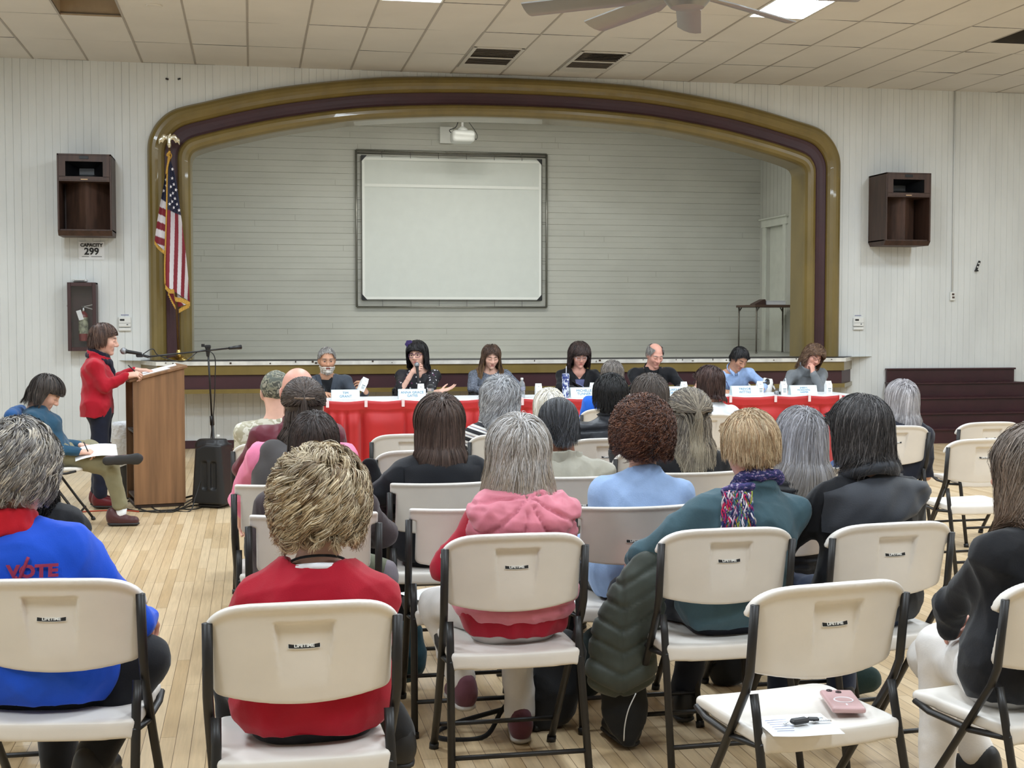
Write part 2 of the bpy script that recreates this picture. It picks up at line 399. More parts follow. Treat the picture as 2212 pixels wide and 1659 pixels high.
# --- stage box
m = MB(); m.add([(AX-3.98, 15.92, SF), (AX+3.98, 15.92, SF), (XSR+.3, 16.6, SF), (XSR+.3, YS, SF), (XSL-.1, YS, SF), (XSL-.1, 16.6, SF)], [(0, 1, 2, 3, 4, 5)])
tag(m.build('floor_stage', mat('stage_floor_paint', (176, 176, 168), .35, var=.08, vs=3)), 'grey painted stage floor', kind='structure')
m = MB(); r = np.random.default_rng(8); z = SF; pts = []
k = 0
while z < 4.75:
    w = .006 if k % 2 else .003; d = .007 if k % 2 else .003; w *= .8+.5*r.random()
    pts += [(z, 0), (z+.0885-w, 0), (z+.0885-w*.5, d)]; z += .0885; k += 1
V = []; F = []
for (zz, d) in pts: V += [(XSL-.1, YS+d, zz), (XSR, YS+d, zz)]
F = [(2*i, 2*i+1, 2*i+3, 2*i+2) for i in range(len(pts)-1)]; m.add(V, F)
for i in range(46):      # butt joints between boards
    kk = int(r.integers(0, 40)); x = r.uniform(XSL+.3, XSR-.2); zz = SF+kk*.0885; m.box((x, YS-.0003, zz+.042), (.003, .001, .08), mi=1)
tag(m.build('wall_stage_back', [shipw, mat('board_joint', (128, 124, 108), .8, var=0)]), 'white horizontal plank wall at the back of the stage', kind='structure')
DY0, DY1, DZ = 19.22, 19.93, 2.98
m = MB()
m.box((XSR+.05, (16.62+DY0)/2, 2.9), (.1, DY0-16.62, 3.7)); m.box((XSR+.05, (DY1+YS)/2+.1, 2.9), (.1, YS-DY1+.2, 3.7)); m.box((XSR+.05, (DY0+DY1)/2, (DZ+4.75)/2), (.1, DY1-DY0, 4.75-DZ))
for y in np.arange(16.5, YS, .15): m.box((XSR-.0006, y, 3.9), (.0012, .003, 1.6), mi=1)
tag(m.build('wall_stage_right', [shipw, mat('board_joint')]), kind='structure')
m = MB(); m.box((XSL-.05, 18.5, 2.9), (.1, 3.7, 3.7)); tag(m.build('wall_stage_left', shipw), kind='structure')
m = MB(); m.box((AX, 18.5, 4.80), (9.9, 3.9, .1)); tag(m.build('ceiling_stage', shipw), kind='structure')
m = MB()
for x0, x1 in ((XL, AX-4.3), (AX+4.3, XR)): pass
doorw = mat('door_white_paint', (220, 221, 210), .4, var=.04)
d1 = tag(bpy.data.objects.new('door_1', None), 'white panelled door in the right side wall of the stage', kind='structure'); COL.objects.link(d1); d1.location = (XSR, (DY0+DY1)/2, SF)
h = DZ-SF; w = DY1-DY0
m = MB(); m.box((.075, 0, h/2), (.035, w, h), b=.004)
for z0, z1 in ((.12, .46), (.54, .72), (.80, 1.14), (1.22, 1.52), (1.58, h-.08)):
    m.box((.062, 0, (z0+z1)/2), (.012, w-.22, z1-z0), b=.005); m.box((.0635, 0, (z0+z1)/2), (.014, w-.16, z1-z0+.05), b=.003)
m.build('door_panel', doorw, d1)
m = MB()
for s in (-1, 1): m.box((-.012, s*(w/2+.05), h/2), (.03, .11, h), b=.003)
m.box((-.014, 0, h+.06), (.034, w+.30, .12), b=.003); m.box((-.03, 0, h+.125), (.07, w+.36, .022), b=.003)
m.build('door_frame', doorw, d1)
# --- stage apron with chamfered ends
def apron(dy, z0, z1, m, mi, back=YW+.02):
    xf0, xf1, xb0, xb1 = -1.07, 7.37, -1.30, 7.745; y = 15.93-dy; e = dy*.6
    m.prism([(xf0-e, y), (xf1+e, y), (xb1+e, back), (xb0-e, back)], z0, z1, mi, axis='z')
m = MB(); apron(.02, 1.012, 1.058, m, 2); apron(0, .90, 1.012, m, 0); apron(-.03, .735, .90, m, 1); apron(.01, .685, .735, m, 0)
apron(-.004, 1.057, 1.064, m, 3)
rr = random.Random(5)
for i in range(26): m.box((rr.uniform(-1, 7.3), 15.908, rr.uniform(1.03, 1.05)), (rr.uniform(.008, .03), .005, rr.uniform(.006, .022)), mi=4)
tag(m.build('trim_2', [gold, maroon, mat('worn_white_nosing', (225, 222, 214), .5, var=.15, vs=7, vsc=(1, 1, 1)), mat('black_edge_strip', (30, 28, 34), .45, var=.05), mat('chipped_wood', (70, 55, 42), .8, var=.2)]), 'stage apron with white nosing, gold fascia and maroon band', kind='structure')
# --- ceiling: tiles dropped in a grid
HOLES = {}                    # (col,row) -> y range left open
LP_ROWS, LP_COLS = (2, 5, 8, 11), (-2, 0, 6, 12, 18, 22)
LPS = [(i, j) for j in LP_ROWS for i in (0, 6, 12, 18)]
m = MB(); rr = random.Random(2)
def tile(i, ya, yb):
    g = .0045; x0, x1 = TX0+i*TA+.011, TX0+(i+1)*TA-.011
    dz = [rr.uniform(-.002, .004) for _ in range(4)]
    m.add([(x0, ya+g, CEIL+dz[0]), (x1, ya+g, CEIL+dz[1]), (x1, yb-g, CEIL+dz[2]), (x0, yb-g, CEIL+dz[3])], [(0, 3, 2, 1)])
REC = {(1, 1): (TY1-2*TB, TY1-TB), (17, 1): (TY1-2*TB, TY1-TB-.52)}
for i in range(-4, 25):
    tile(i, TY1, YW+.004)
    for j in range(0, 18):
        if (i, j) in LPS: continue
        if (i, j) in REC:
            a, c = REC[(i, j)]
            if c < TY1-j*TB-.05: tile(i, c, TY1-j*TB)
            continue
        tile(i, TY1-(j+1)*TB, TY1-j*TB)
for i in range(-4, 26): m.box((TX0+i*TA, (YB0+YW)/2, CEIL+.004), (.022, YW-YB0, .012), mi=1)
for j in range(0, 19): m.box(((XL+XR)/2, TY1-j*TB, CEIL+.018), (XR-XL, .03, .008), mi=2)
m.box(((XL+XR)/2, YW-.004, CEIL+.012), (XR-XL, .02, .02), mi=2)
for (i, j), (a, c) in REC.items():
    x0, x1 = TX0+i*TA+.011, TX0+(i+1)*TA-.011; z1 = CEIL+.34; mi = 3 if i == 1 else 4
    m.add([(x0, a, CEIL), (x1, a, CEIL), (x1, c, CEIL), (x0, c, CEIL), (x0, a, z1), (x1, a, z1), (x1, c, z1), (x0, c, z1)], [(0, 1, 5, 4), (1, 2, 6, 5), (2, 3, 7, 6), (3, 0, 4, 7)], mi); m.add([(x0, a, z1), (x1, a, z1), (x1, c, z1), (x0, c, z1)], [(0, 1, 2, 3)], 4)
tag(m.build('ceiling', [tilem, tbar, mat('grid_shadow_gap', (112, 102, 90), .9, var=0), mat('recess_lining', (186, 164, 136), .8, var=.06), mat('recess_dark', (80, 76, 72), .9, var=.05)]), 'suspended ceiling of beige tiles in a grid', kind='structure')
# --- light panels (things): frame + glowing diffuser
def lamp_fn(t):
    t.p.inputs['Emission Color'].default_value = (.79, .90, 1.0, 1); t.p.inputs['Emission Strength'].default_value = LAMP
diff = mat('lit_diffuser', (240, 244, 246), .6, var=0, fn=lamp_fn)
lwhite = mat('white_enamel', (232, 232, 228), .35, var=.02)
NEAR = {(6, 2): 'lit ceiling light panel above the projection screen', (12, 2): 'lit ceiling light panel beside the ceiling fan blades'}
lp0 = None
for (i, j) in LPS:
    loc = (TX0+(i+.5)*TA, TY1-(j+.5)*TB, CEIL)
    lab = NEAR.get((i, j), 'lit ceiling light panel, %s from the stage wall, %s from the left wall' % ({2: 'first row', 5: 'second row', 8: 'third row', 11: 'fourth row'}[j], {0: 'first', 6: 'second', 12: 'third', 18: 'fourth'}[i]))
    if lp0 is None:
        lp0 = thing('ceiling_light', lab, 'ceiling light', loc, 0, 'light panels in the ceiling')
        f = MB()
        for sx in (-1, 1): f.box((sx*(TA/2-.018), 0, .0), (.022, TB-.02, .016), b=.003)
        for sy in (-1, 1): f.box((0, sy*(TB/2-.018), .0), (TA-.03, .022, .016), b=.003)
        f.box((0, 0, .06), (TA-.03, TB-.03, .01)); f.build('frame', lwhite, lp0)
        f = MB(); f.add([(-TA/2+.03, -TB/2+.03, .004), (TA/2-.03, -TB/2+.03, .004), (TA/2-.03, TB/2-.03, .004), (-TA/2+.03, TB/2-.03, .004)], [(0, 3, 2, 1)]); f.build('diffuser', diff, lp0)
    else:
        o = copy_tree(lp0); o.location = loc; o['label'] = lab
# --- lamps over the stage, behind the arch
sl = None
for x in (.7, 2.5, 3.6, 5.5):
    if sl is None:
        sl = thing('stage_light', 'first strip light from the left, hidden above and behind the arch', 'stage light', (x, 17.70, 4.60), 0, 'strip lights hidden behind the arch')
        f = MB(); f.box((0, 0, .06), (1.25, .16, .16), b=.01); f.build('housing', lwhite, sl)
        f = MB(); f.add([(-.6, -.06, -.025), (.6, -.06, -.025), (.6, .06, -.025), (-.6, .06, -.025)], [(0, 3, 2, 1)])
        def sl_fn(t): t.p.inputs['Emission Color'].default_value = (.97, 1.0, .95, 1); t.p.inputs['Emission Strength'].default_value = STAGE_LAMP*3
        f.build('diffuser', mat('lit_stage_tube', (240, 244, 240), .6, var=0, fn=sl_fn), sl)
    else: o = copy_tree(sl); o.location = (x, 17.70, 4.60); o['label'] = '%s strip light from the left, hidden above and behind the arch' % {2.5: 'second', 3.6: 'third', 5.5: 'fourth'}[x]
sp_ = thing('stage_spot', 'small bright stage lamp above the arch, in front of the projector', 'stage light', (2.73, 17.75, 4.66))
f = MB(); f.lathe([(.10, -.02), (.11, .0), (.10, .05)], 20); f.build('housing', lwhite, sp_, smooth=True, autos=.6)
def sp_fn(t): t.p.inputs['Emission Color'].default_value = (1.0, .97, .88, 1); t.p.inputs['Emission Strength'].default_value = STAGE_LAMP*30
f = MB(); f.lathe([(.002, -.024), (.085, -.024)], 20, cap=False); f.build('lens', mat('lit_stage_bulb', (240, 240, 236), .6, var=0, fn=sp_fn), sp_)
# --- vents
ventm = mat('vent_frame', (206, 202, 194), .5, var=.04); slatm = mat('vent_slat', (96, 88, 80), .6, var=.06)
def vent(i, lab):
    t = thing('ceiling_vent', lab, 'vent', (TX0+(i+.5)*TA, 15.42, CEIL), 0, 'air vents above the arch')
    w, l = TA-.03, TB-.02; f = MB()
    for sx in (-1, 1): f.box((sx*(w/2-.02), .0, -.008), (.04, l, .016), b=.003)
    for y in (-l/2+.02, l/2-.12, .0-.03): f.box((0, y, -.0075), (w-.001, .04 if y < .1 else .24, .0145), b=.003)
    f.build('frame', ventm, t)
    f = MB(); f.box((0, -.03, .004), (w-.06, l-.1, .004)); f.build('backing', dark, t)
    for y0, y1 in ((-l/2+.045, -.055), (-.005, l/2-.245)):
        f = MB()
        for k in range(6): f.box((0, y0+(k+.5)*(y1-y0)/6, -.006), (w-.08, .046, .005), R=rotx(.5))
        f.build('grille', slatm, t)
vent(8, 'ceiling air vent left of the other, above the top of the arch'); vent(10, 'ceiling air vent right of the other, nearer the fan blades')
# --- two round flush fittings
for k, (x, y) in enumerate((at(270, 14, 13.2)[:2], at(333, 20.5, 13.5)[:2])):
    f = MB(); f.lathe([(.050, -.002), (.062, -.008), (.075, -.008), (.08, 0)], 28, (0, 0, 0), cap=False); f.lathe([(.001, -.003), (.05, -.003)], 28, cap=False)
    o = f.build('ceiling_fitting', tilem, smooth=True); o.location = (x, y, CEIL)
    tag(o, ('small round flush ceiling fitting nearest the ceiling recess', 'small round flush ceiling fitting right of its twin')[k], 'ceiling fitting', 'round ceiling fittings')
# --- ceiling fan on a long rod
fx, fy, fz = at(1485, -17, 5.45)
fan = thing('ceiling_fan', 'large grey ceiling fan with many blades on a long rod', 'ceiling fan', (fx, fy, fz))
fanm = mat('fan_grey_metal', (140, 138, 134), .3, metal=.35, var=.03)
f = MB(); f.lathe([(.01, -.07), (.07, -.065), (.10, -.03), (.10, .05), (.05, .09), (.015, .1)], 24); f.build('hub', fanm, fan, smooth=True, autos=.6)
f = MB(); f.lathe([(.013, .08), (.013, CEIL-fz)], 10); f.lathe([(.07, CEIL-fz-.05), (.07, CEIL-fz)], 20); f.build('rod', fanm, fan, smooth=True, autos=.6)
for k in range(10):
    a = math.radians(15+36*k-14); f = MB(); G = []
    for s_ in np.linspace(.09, .745, 8):
        cw = .058 if s_ > .2 else .03; pit = math.radians(16)
        G.append([(s_, c*cw*math.cos(pit), c*cw*math.sin(pit)-.012*(1-c*c)) for c in np.linspace(-1, 1, 5)])
    G = np.array(G); f.grid(G); f.grid(G+np.array([0, 0, .006]), flip=True)
    for side in (0, -1): f.grid(np.stack([G[:, side], G[:, side]+np.array([0, 0, .006])]))
    f.grid(np.stack([G[-1], G[-1]+np.array([0, 0, .006])]))
    o = f.build('blade', fanm, fan, smooth=True); o.rotation_euler = (0, 0, -a)
# --- steps beside the stage
st = thing('stage_steps', 'maroon wooden steps against the wall right of the stage', 'steps', (8.19, YW-.02, 0))
sw_ = 1.86; m = MB(); n_ = MB()
for k in range(5):
    y0 = -1.04+.255*k if k < 4 else -.24; z = .18*(k+1)
    m.prism([(-1.06+.255*k, .18*k), (0, .18*k), (0, z-.02), (-1.06+.255*k, z-.02)], .012, sw_-.012, axis='x'); 
    n_.box((sw_/2, (-1.06+.255*k-.025)/2, z-.01), (sw_, 1.06-.255*k+.025, .022), b=.004)
m.build('riser', maroon_step, st); n_.build('tread', maroon_step, st)
# ------------------------------------------------------------------ things on the stage wall
wood = mat('speaker_wood', (72, 50, 40), .5, var=.25, vs=3, vsc=(6, 6, .6), bump=.1, bs=40, bsc=(3, 3, .4))
wood_dk = mat('speaker_wood_inside', (84, 60, 48), .6, var=.3, vs=3, vsc=(4, 4, .8))
black = mat('black_plastic', (22, 22, 24), .45, var=.05)
blackm = mat('black_steel', (34, 32, 31), .42, metal=.2, var=.06, vs=12)
chrome = mat('chrome', (200, 200, 200), .2, metal=1, var=.03)
steel = mat('galvanised_pipe', (150, 148, 140), .35, metal=.8, var=.08)
ink = mat('black_ink', (16, 15, 16), .6, var=0)
paper = mat('white_paper', (240, 241, 242), .7, var=.02)
def hall_speaker(x0, x1, z0, z1, lab):
    D = .50; w, h = x1-x0, z1-z0; t = .02
    o = thing('wall_speaker', lab, 'speaker', ((x0+x1)/2, YW, z0), 0, 'wooden loudspeakers beside the stage')
    hz = h*.655; m = MB()
    m.box((0, -D/2, h-t/2), (w, D, t), b=.003); m.box((0, -D/2+.02, t/2), (w, D-.04, t), b=.003)
    for s in (-1, 1): m.box((s*(w/2-t/2), -D/2, h/2), (t, D, h-.001), b=.003)
    m.box((0, -.02, h/2), (w-.01, t, h-.01)); m.box((0, -D/2, hz), (w-2*t, D-.01, t))
    m.prism([(-D, 0), (-D+.05, -.055), (-.06, -.055), (0, 0)], -w/2, w/2, axis='x')
    m.build('cabinet', wood, o)
    m = MB()                                   # folded bass bin: two boards meeting in a ridge
    for s in (-1, 1): m.add([(0, -D+.09, t), (s*(w/2-t-.03), -.14, t), (s*(w/2-t-.03), -.14, hz), (0, -D+.09, hz)], [(0, 1, 2, 3)])
    m.build('bass_baffle', wood_dk, o)
    a0, a1 = hz+.04, hz+.04+h*.2; hw = w*.345; m = MB(); y = -D+.006
    m.box((0, y, (hz+a0)/2+.004), (w-2*t, .016, a0-hz)); m.box((0, y, (a1+h-t)/2), (w-2*t, .016, h-t-a1))
    for s in (-1, 1): m.box((s*(hw+w/2-t)/2, y, (a0+a1)/2), (w/2-t-hw, .016, a1-a0))
    m.build('horn_panel', wood, o)
    m = MB(); q = [(-hw, a0), (hw, a0), (hw, a1), (-hw, a1)]; zc = (a0+a1)/2
    V = [(a, y, b_) for a, b_ in q]+[(a*.4, -.24, zc+(b_-zc)*.4) for a, b_ in q]
    m.add(V, [(i, (i+1) % 4, (i+1) % 4+4, i+4) for i in range(4)]+[(4, 5, 6, 7)]); m.build('horn', mat('horn_black', (14, 14, 17), .35, var=0), o)
    m = MB(); m.box((0, y-.010, a1+.045), (w*.17, .008, .036), b=.002); m.build('slot_plate', black, o)
    m = MB(); m.box((0, y-.010, a0-.028), (w*.13, .006, .010), b=.002); m.build('badge', mat('pale_badge', (226, 190, 150), .4, var=0), o)
p0, p1 = at(122, 331, YW-.5), at(242, 499, YW-.5); hall_speaker(p0[0], p1[0], p1[2], p0[2], 'brown wooden wall loudspeaker left of the stage, above the CAPACITY sign')
q0, q1 = at(1915, 370, YW-.5), at(2010, 521, YW-.5); hall_speaker(q0[0], q1[0], q1[2], q1[2]+p0[2]-p1[2], 'brown wooden wall loudspeaker right of the stage, above the steps')
# sign
a, c = at(170, 522, YW), at(226, 561, YW); w, h = c[0]-a[0], a[2]-c[2]
m = MB(); xs = np.linspace(-w/2, w/2, 9); zs = np.linspace(-h/2, h/2, 7)
m.grid([[(x, -.006-.012*max(0, (z/h)*2)**2*abs(2*x/w), z) for z in zs] for x in xs])
m.text('CAPACITY', .053, FACE_Y, (0, -.02, h*.30), 1, bold=.0022); m.text('299', .112, FACE_Y, (0, -.011, -.012), 1, bold=.003)
m.box((-.07, -.009, -h*.33), (.08, .001, .005), mi=1); m.box((.055, -.009, -h*.33), (.12, .001, .005), mi=1)
o = m.build('capacity_sign', [paper, ink]); o.location = (float((a[0]+c[0])/2), YW, float((a[2]+c[2])/2)); tag(o, 'white paper sign reading CAPACITY 299 under the left wall speaker', 'sign')
# fire extinguisher cabinet
a, c = at(145, 610, YW-.2), at(209, 758, YW-.2); w, h = c[0]-a[0], a[2]-c[2]
cab = thing('extinguisher_cabinet', 'dark maroon wooden fire extinguisher cabinet on the wall behind the speaking woman', 'cabinet', ((a[0]+c[0])/2, YW, c[2]))
cabm = mat('cabinet_dark_wood', (66, 40, 40), .45, var=.15, vs=4, vsc=(3, 3, .5))
m = MB(); t = .02
m.box((0, -.012, h/2), (w, .02, h)); m.box((0, -.1, h-t/2), (w, .2, t), b=.003); m.box((0, -.1, t/2), (w, .2, t), b=.003)
for s in (-1, 1): m.box((s*(w/2-t/2), -.1, h/2), (t, .2, h), b=.003)
m.build('body', cabm, cab)
m = MB()
for s in (-1, 1): m.box((s*(w/2-.02), -.209, h/2), (.04, .018, h), b=.003)
for z in (.022, h-.022): m.box((0, -.209, z), (w-.08, .018, .044), b=.003)
dr = m.build('door', cabm, cab)
def glass_fn(t):
    tr = t.new('ShaderNodeBsdfTransparent'); gl = t.new('ShaderNodeBsdfGlossy'); gl.inputs['Roughness'].default_value = .08
    mx = t.new('ShaderNodeMixShader'); mx.inputs[0].default_value = .08; t.link(tr.outputs[0], mx.inputs[1]); t.link(gl.outputs[0], mx.inputs[2]); t.link(mx.outputs[0], t.n['Material Output'].inputs[0])
gpane = mat('clear_pane', (240, 240, 240), .1, var=0, fn=glass_fn)
m = MB(); m.box((0, -.208, h/2), (w-.078, .004, h-.086)); m.build('glass', gpane, dr)
m = MB(); m.box((-w/2-.006, -.15, h*.66), (.016, .03, .02), b=.003); m.build('latch', chrome, cab)
ex = thing('fire_extinguisher', 'fire extinguisher with white tag inside the maroon wall cabinet', 'fire extinguisher', ((a[0]+c[0])/2+.005, YW-.11, c[2]+.30))
m = MB(); m.lathe([(.005, -.19), (.05, -.185), (.055, -.17), (.055, .10), (.048, .13), (.022, .155), (.018, .165)], 20); m.build('bottle', mat('extinguisher_red', (120, 30, 34), .3, coat=.4, var=.04), ex, smooth=True, autos=.7)
m = MB(); m.lathe([(.0565, -.10), (.0565, .09)], 20, cap=False); m.build('label_wrap', mat('extinguisher_label', (172, 176, 150), .5, var=.5, vs=24), ex, smooth=True)
m = MB(); m.lathe([(.02, .16), (.022, .175), (.02, .2), (.008, .21)], 14); m.box((.05, 0, .225), (.12, .014, .010), R=roty(-.22)); m.box((.05, 0, .20), (.13, .014, .010), R=roty(.25)); m.build('valve', chrome, ex, smooth=False)
m = MB(); m.box((-.03, -.066, .115), (.055, .003, .115), R=roty(-.3)); m.build('inspection_tag', paper, ex)
m = MB(); m.box((0, -.05, .02), (.16, .10, .030), b=.006); m.box((0, -.11, .025), (.12, .02, .02), b=.006)
o = m.build('wall_fixture', lwhite); p = at(174, 604, YW); o.location = (float(p[0]), YW, float(p[2])-.03); tag(o, 'small white fixture on the wall just above the extinguisher cabinet', 'fixture')
def thermo(px, py, lab, w=.145):
    p = at(px, py, YW); o = thing('thermostat', lab, 'thermostat', (p[0], YW, p[2]), 0, 'white wall thermostats')
    m = MB(); m.box((0, -.018, .035), (w, .036, .12), b=.008); m.build('body', lwhite, o)
    m = MB(); m.box((0, -.016, -.052), (w*.98, .032, .036), b=.005); m.build('lower_cover', lwhite, o)
    m = MB(); m.box((-.028, -.0365, .06), (w*.36, .002, .022)); m.build('display', ink, o)
    m = MB(); m.box((0, -.0365, .022), (w*.94, .0015, .003)); m.box((.03, -.037, .005), (.018, .002, .012)); m.build('marking', mat('grey_print', (90, 92, 96), .6, var=0), o)
    m = MB(); m.box((.0, -.002, .118), (.09, .003, .012)); m.build('name_strip', mat('print_label', (150, 152, 176), .6, var=0), o)
thermo(270, 702, 'white thermostat on the wall between extinguisher cabinet and arch'); thermo(1853, 701, 'white thermostat on the wall right of the arch')
p = at(2055.5, 640, YW); o = thing('wall_outlet', 'white electrical outlet box at the foot of the wall conduit', 'outlet', (p[0], YW, p[2]))
m = MB(); m.box((0, -.02, 0), (.07, .04, .115), b=.006); m.build('box', lwhite, o); m = MB(); m.box((0, -.041, .025), (.034, .003, .026)); m.box((.004, -.041, -.016), (.034, .003, .026)); m.build('socket', mat('outlet_brown', (84, 66, 56), .5, var=.2, vs=60), o)
m = MB(); m.tube([(p[0], YW-.014, p[2]+.05), (p[0], YW-.014, CEIL)], .011, 10); tag(m.build('conduit_pipe', white, smooth=True), 'white conduit running down the wall right of the right speaker', 'conduit')
p = at(2111, 575, YW); o = thing('wall_bracket', 'small black metal bracket with two holes high on the right wall', 'bracket', (p[0], YW, p[2]))
m = MB(); m.box((0, -.012, 0), (.032, .012, .15), b=.004, R=roty(.38)); m.box((-.027, -.03, -.062), (.034, .05, .018), b=.003); m.build('plate', black, o)
m = MB()
for s in (.035, -.01): m.lathe([(.0005, 0), (.011, 0)], 14, (s*.38, -.0185, s), R=rotx(PI/2), cap=False)
m.build('hole', lwhite, o)
for k, (px, py, lab) in enumerate(((361, 171, 'left end hook'), (387, 171, 'right end hook'))):
    p = at(px, py, YW); m = MB(); m.box((0, -.012, 0), (.035, .024, .018), b=.004, R=roty(.3 if k == 0 else -.3)); o = m.build('wall_hook', black); o.location = [float(v) for v in (p[0], YW, p[2])]
    tag(o, ('small dark hook on the wall high left of the arch, nearer the speaker', 'small dark hook on the wall high left, nearer the arch')[k], 'hook', 'wire hooks high on the wall')
# ------------------------------------------------------------------ on the stage
Yp = YS-.04; f0, f1 = at(769, 324, Yp), at(1180.5, 664, Yp)
scr = thing('projection_screen', 'large white laced projection screen in a pipe frame on the stage back wall', 'projection screen', ((f0[0]+f1[0])/2, Yp, f1[2]))
w, h = f1[0]-f0[0], f0[2]-f1[2]; m = MB(); r_ = .016
m.tube([(-w/2, 0, 0), (-w/2, 0, h)], r_, 10); m.tube([(w/2, 0, 0), (w/2, 0, h)], r_, 10); m.tube([(-w/2, 0, h), (w/2, 0, h)], r_, 10); m.tube([(-w/2, 0, 0), (w/2, 0, 0)], r_, 10)
m.tube([(-w/2, .03, h-.04), (w/2, .03, h-.04)], .012, 8)
for x in (-w*.36, -.1, w*.36): m.tube([(x, -.03, h+.0), (x, .06, h)], .012, 8)
m.build('pipe_frame', steel, scr, smooth=True)
g = .085; m = MB(); X0, X1, Z0, Z1 = -w/2+g, w/2-g, g+.03, h-g
xs = np.linspace(X0, X1, 41); zs = np.linspace(Z0, Z1, 25)
def wav(x, z): return .004*math.cos(x*2.2)
m.grid([[(x, wav(x, z), z+(.012*abs(math.sin((x-X0)/(X1-X0)*PI*6))-.012 if k == 24 else 0)) for k, z in enumerate(zs)] for x in xs])
fab = m.build('fabric', mat('screen_fabric', (230, 233, 228), .75, spec=.25, var=.015), scr, smooth=True)
m = MB(); hem = .038
for a_, b_, c_, d_ in ((X0, X0+hem, Z0, Z1), (X1-hem, X1, Z0, Z1), (X0, X1, Z0, Z0+hem), (X0, X1, Z1-hem-.02, Z1-.02)): m.box(((a_+b_)/2, -.009-.0005*(b_-a_ > 1), (c_+d_)/2), (b_-a_, .003, d_-c_))
m.box(((X0+X1)/2, -.0085, Z1-.43), (X1-X0-2*hem-.002, .003, .045)); m.build('hem', mat('screen_hem', (250, 251, 246), .6, var=0), fab)
m = MB()
for sx, x in ((1, X0), (-1, X1)):
    for sz, z in ((1, Z0), (-1, Z1)): m.prism([(x-sx*.012, z-sz*.012), (x+sx*.075, z-sz*.012), (x-sx*.012, z+sz*.085)], -.014, -.006)
m.build('corner_patch', black, fab)
m = MB()
for x in np.linspace(X0+.3, X1-.3, 6): m.tube([(x, -.006, Z1-.05), (x-.005, -.012, h-.02)], .004, 5); m.tube([(x, -.006, Z0+.02), (x, -.01, .0)], .003, 5)
for z in np.linspace(Z0+.3, Z1-.35, 6): m.tube([(X0+.02, -.006, z), (-w/2, -.01, z-.006)], .003, 5); m.tube([(X1-.02, -.006, z), (w/2, -.01, z-.006)], .003, 5)
m.tube([(X0-.012, -.004, Z0), (X0-.006, -.004, (Z0+Z1)/2), (X0-.016, -.004, Z1)], .006, 6); m.tube([(X1+.012, -.004, Z0), (X1+.008, -.004, Z1)], .006, 6); m.tube([(X0, -.004, Z0-.012), (X1, -.004, Z0-.012)], .006, 6)
m.build('lacing_cord', mat('lacing_grey', (96, 94, 88), .6, var=0), scr)
# projector on a drop pole
Yj = 19.25; p = at(999, 296, Yj); pr = thing('projector', 'white projector hanging on a pole above the projection screen', 'projector', (p[0], Yj, p[2]))
v = Vol((-.25, -.22, -.14), (.25, .22, .14), .009); v.box((0, 0, 0), (.165, .15, .085), .05); v.cap((-.11, -.14, .03), (.13, -.14, .02), .03, k=.03); V, Q = v.mesh(1); mk('housing', V, Q, lwhite, pr)
m = MB(); m.lathe([(.05, -.02), (.06, .0), (.05, .03)], 20, (.03, .14, .02), R=rotx(-PI/2)); m.build('lens', black, pr, smooth=True)
m = MB(); m.lathe([(.07, .09), (.075, .11), (.05, .13), (.02, .15)], 20); m.build('mount_plate', lwhite, pr, smooth=True, autos=.6)
m = MB(); m.tube([(0, 0, .1), (0, 0, 4.76-p[2])], .018, 10); m.build('drop_pole', lwhite, pr, smooth=True)
m = MB(); m.tube(spline([(-.14, .05, .05), (-.18, .05, .1), (-.08, .04, .16), (-.02, .03, .4)], 16), .006, 6); m.tube(spline([(.16, .0, .03), (.2, .02, -.03), (.21, .03, .06), (.04, .04, .3)], 16), .005, 6); m.build('cable', black, pr, smooth=True)
a, c = at(949, 274, YS), at(977, 311, YS); m = MB(); m.box((0, -.03, 0), (c[0]-a[0], .06, a[2]-c[2]), b=.006)
o = m.build('wall_plate', lwhite); o.location = [float(q) for q in ((a[0]+c[0])/2, YS, (a[2]+c[2])/2)]; tag(o, 'white square box on the back wall, left of the projector', 'box')
# card table with papers
tb = thing('card_table', 'brown topped square folding table at the right side of the stage', 'table', (7.46, 18.66, SF))
tw, td, th = .76, .78, .70
m = MB(); m.box((0, 0, th-.02), (tw, td, .035), b=.006); m.build('tabletop', mat('table_brown_edge', (84, 62, 50), .5, var=.1), tb)
for sx in (-1, 1):
    for sy in (-1, 1):
        m = MB(); x, y = sx*(tw/2-.035), sy*(td/2-.035); m.tube([(x, y, 0), (x, y, th-.03)], .0125, 10); m.tube([(x, y, th-.10), (x-sx*.04, y, th-.04)], .010, 8); m.lathe([(.014, 0), (.017, .012), (.014, .02)], 10, (x, y, 0)); m.build('leg', mat('grey_leg_steel', (122, 116, 106), .4, metal=.5, var=.05), tb, smooth=True)
m = MB(); m.box((0, 0, .028), (.30, .24, .056), b=.003); m.box((0, 0, .058), (.31, .25, .006), b=.001); o = m.build('paper_box', paper); o.location = (7.44, 18.5, SF+th-.0025); tag(o, 'white box of paper on the card table on stage', 'box')
m = MB(); m.prism([(-.08, 0), (.08, 0), (.08, .075), (.06, .08), (-.08, .012)], -.1, .1); o = m.build('wedge_block', mat('brown_wedge', (70, 48, 42), .5)); o.location = (7.19, 18.45, SF+th-.0025); tag(o, 'brown wedge shaped case lying on the card table on stage', 'case')
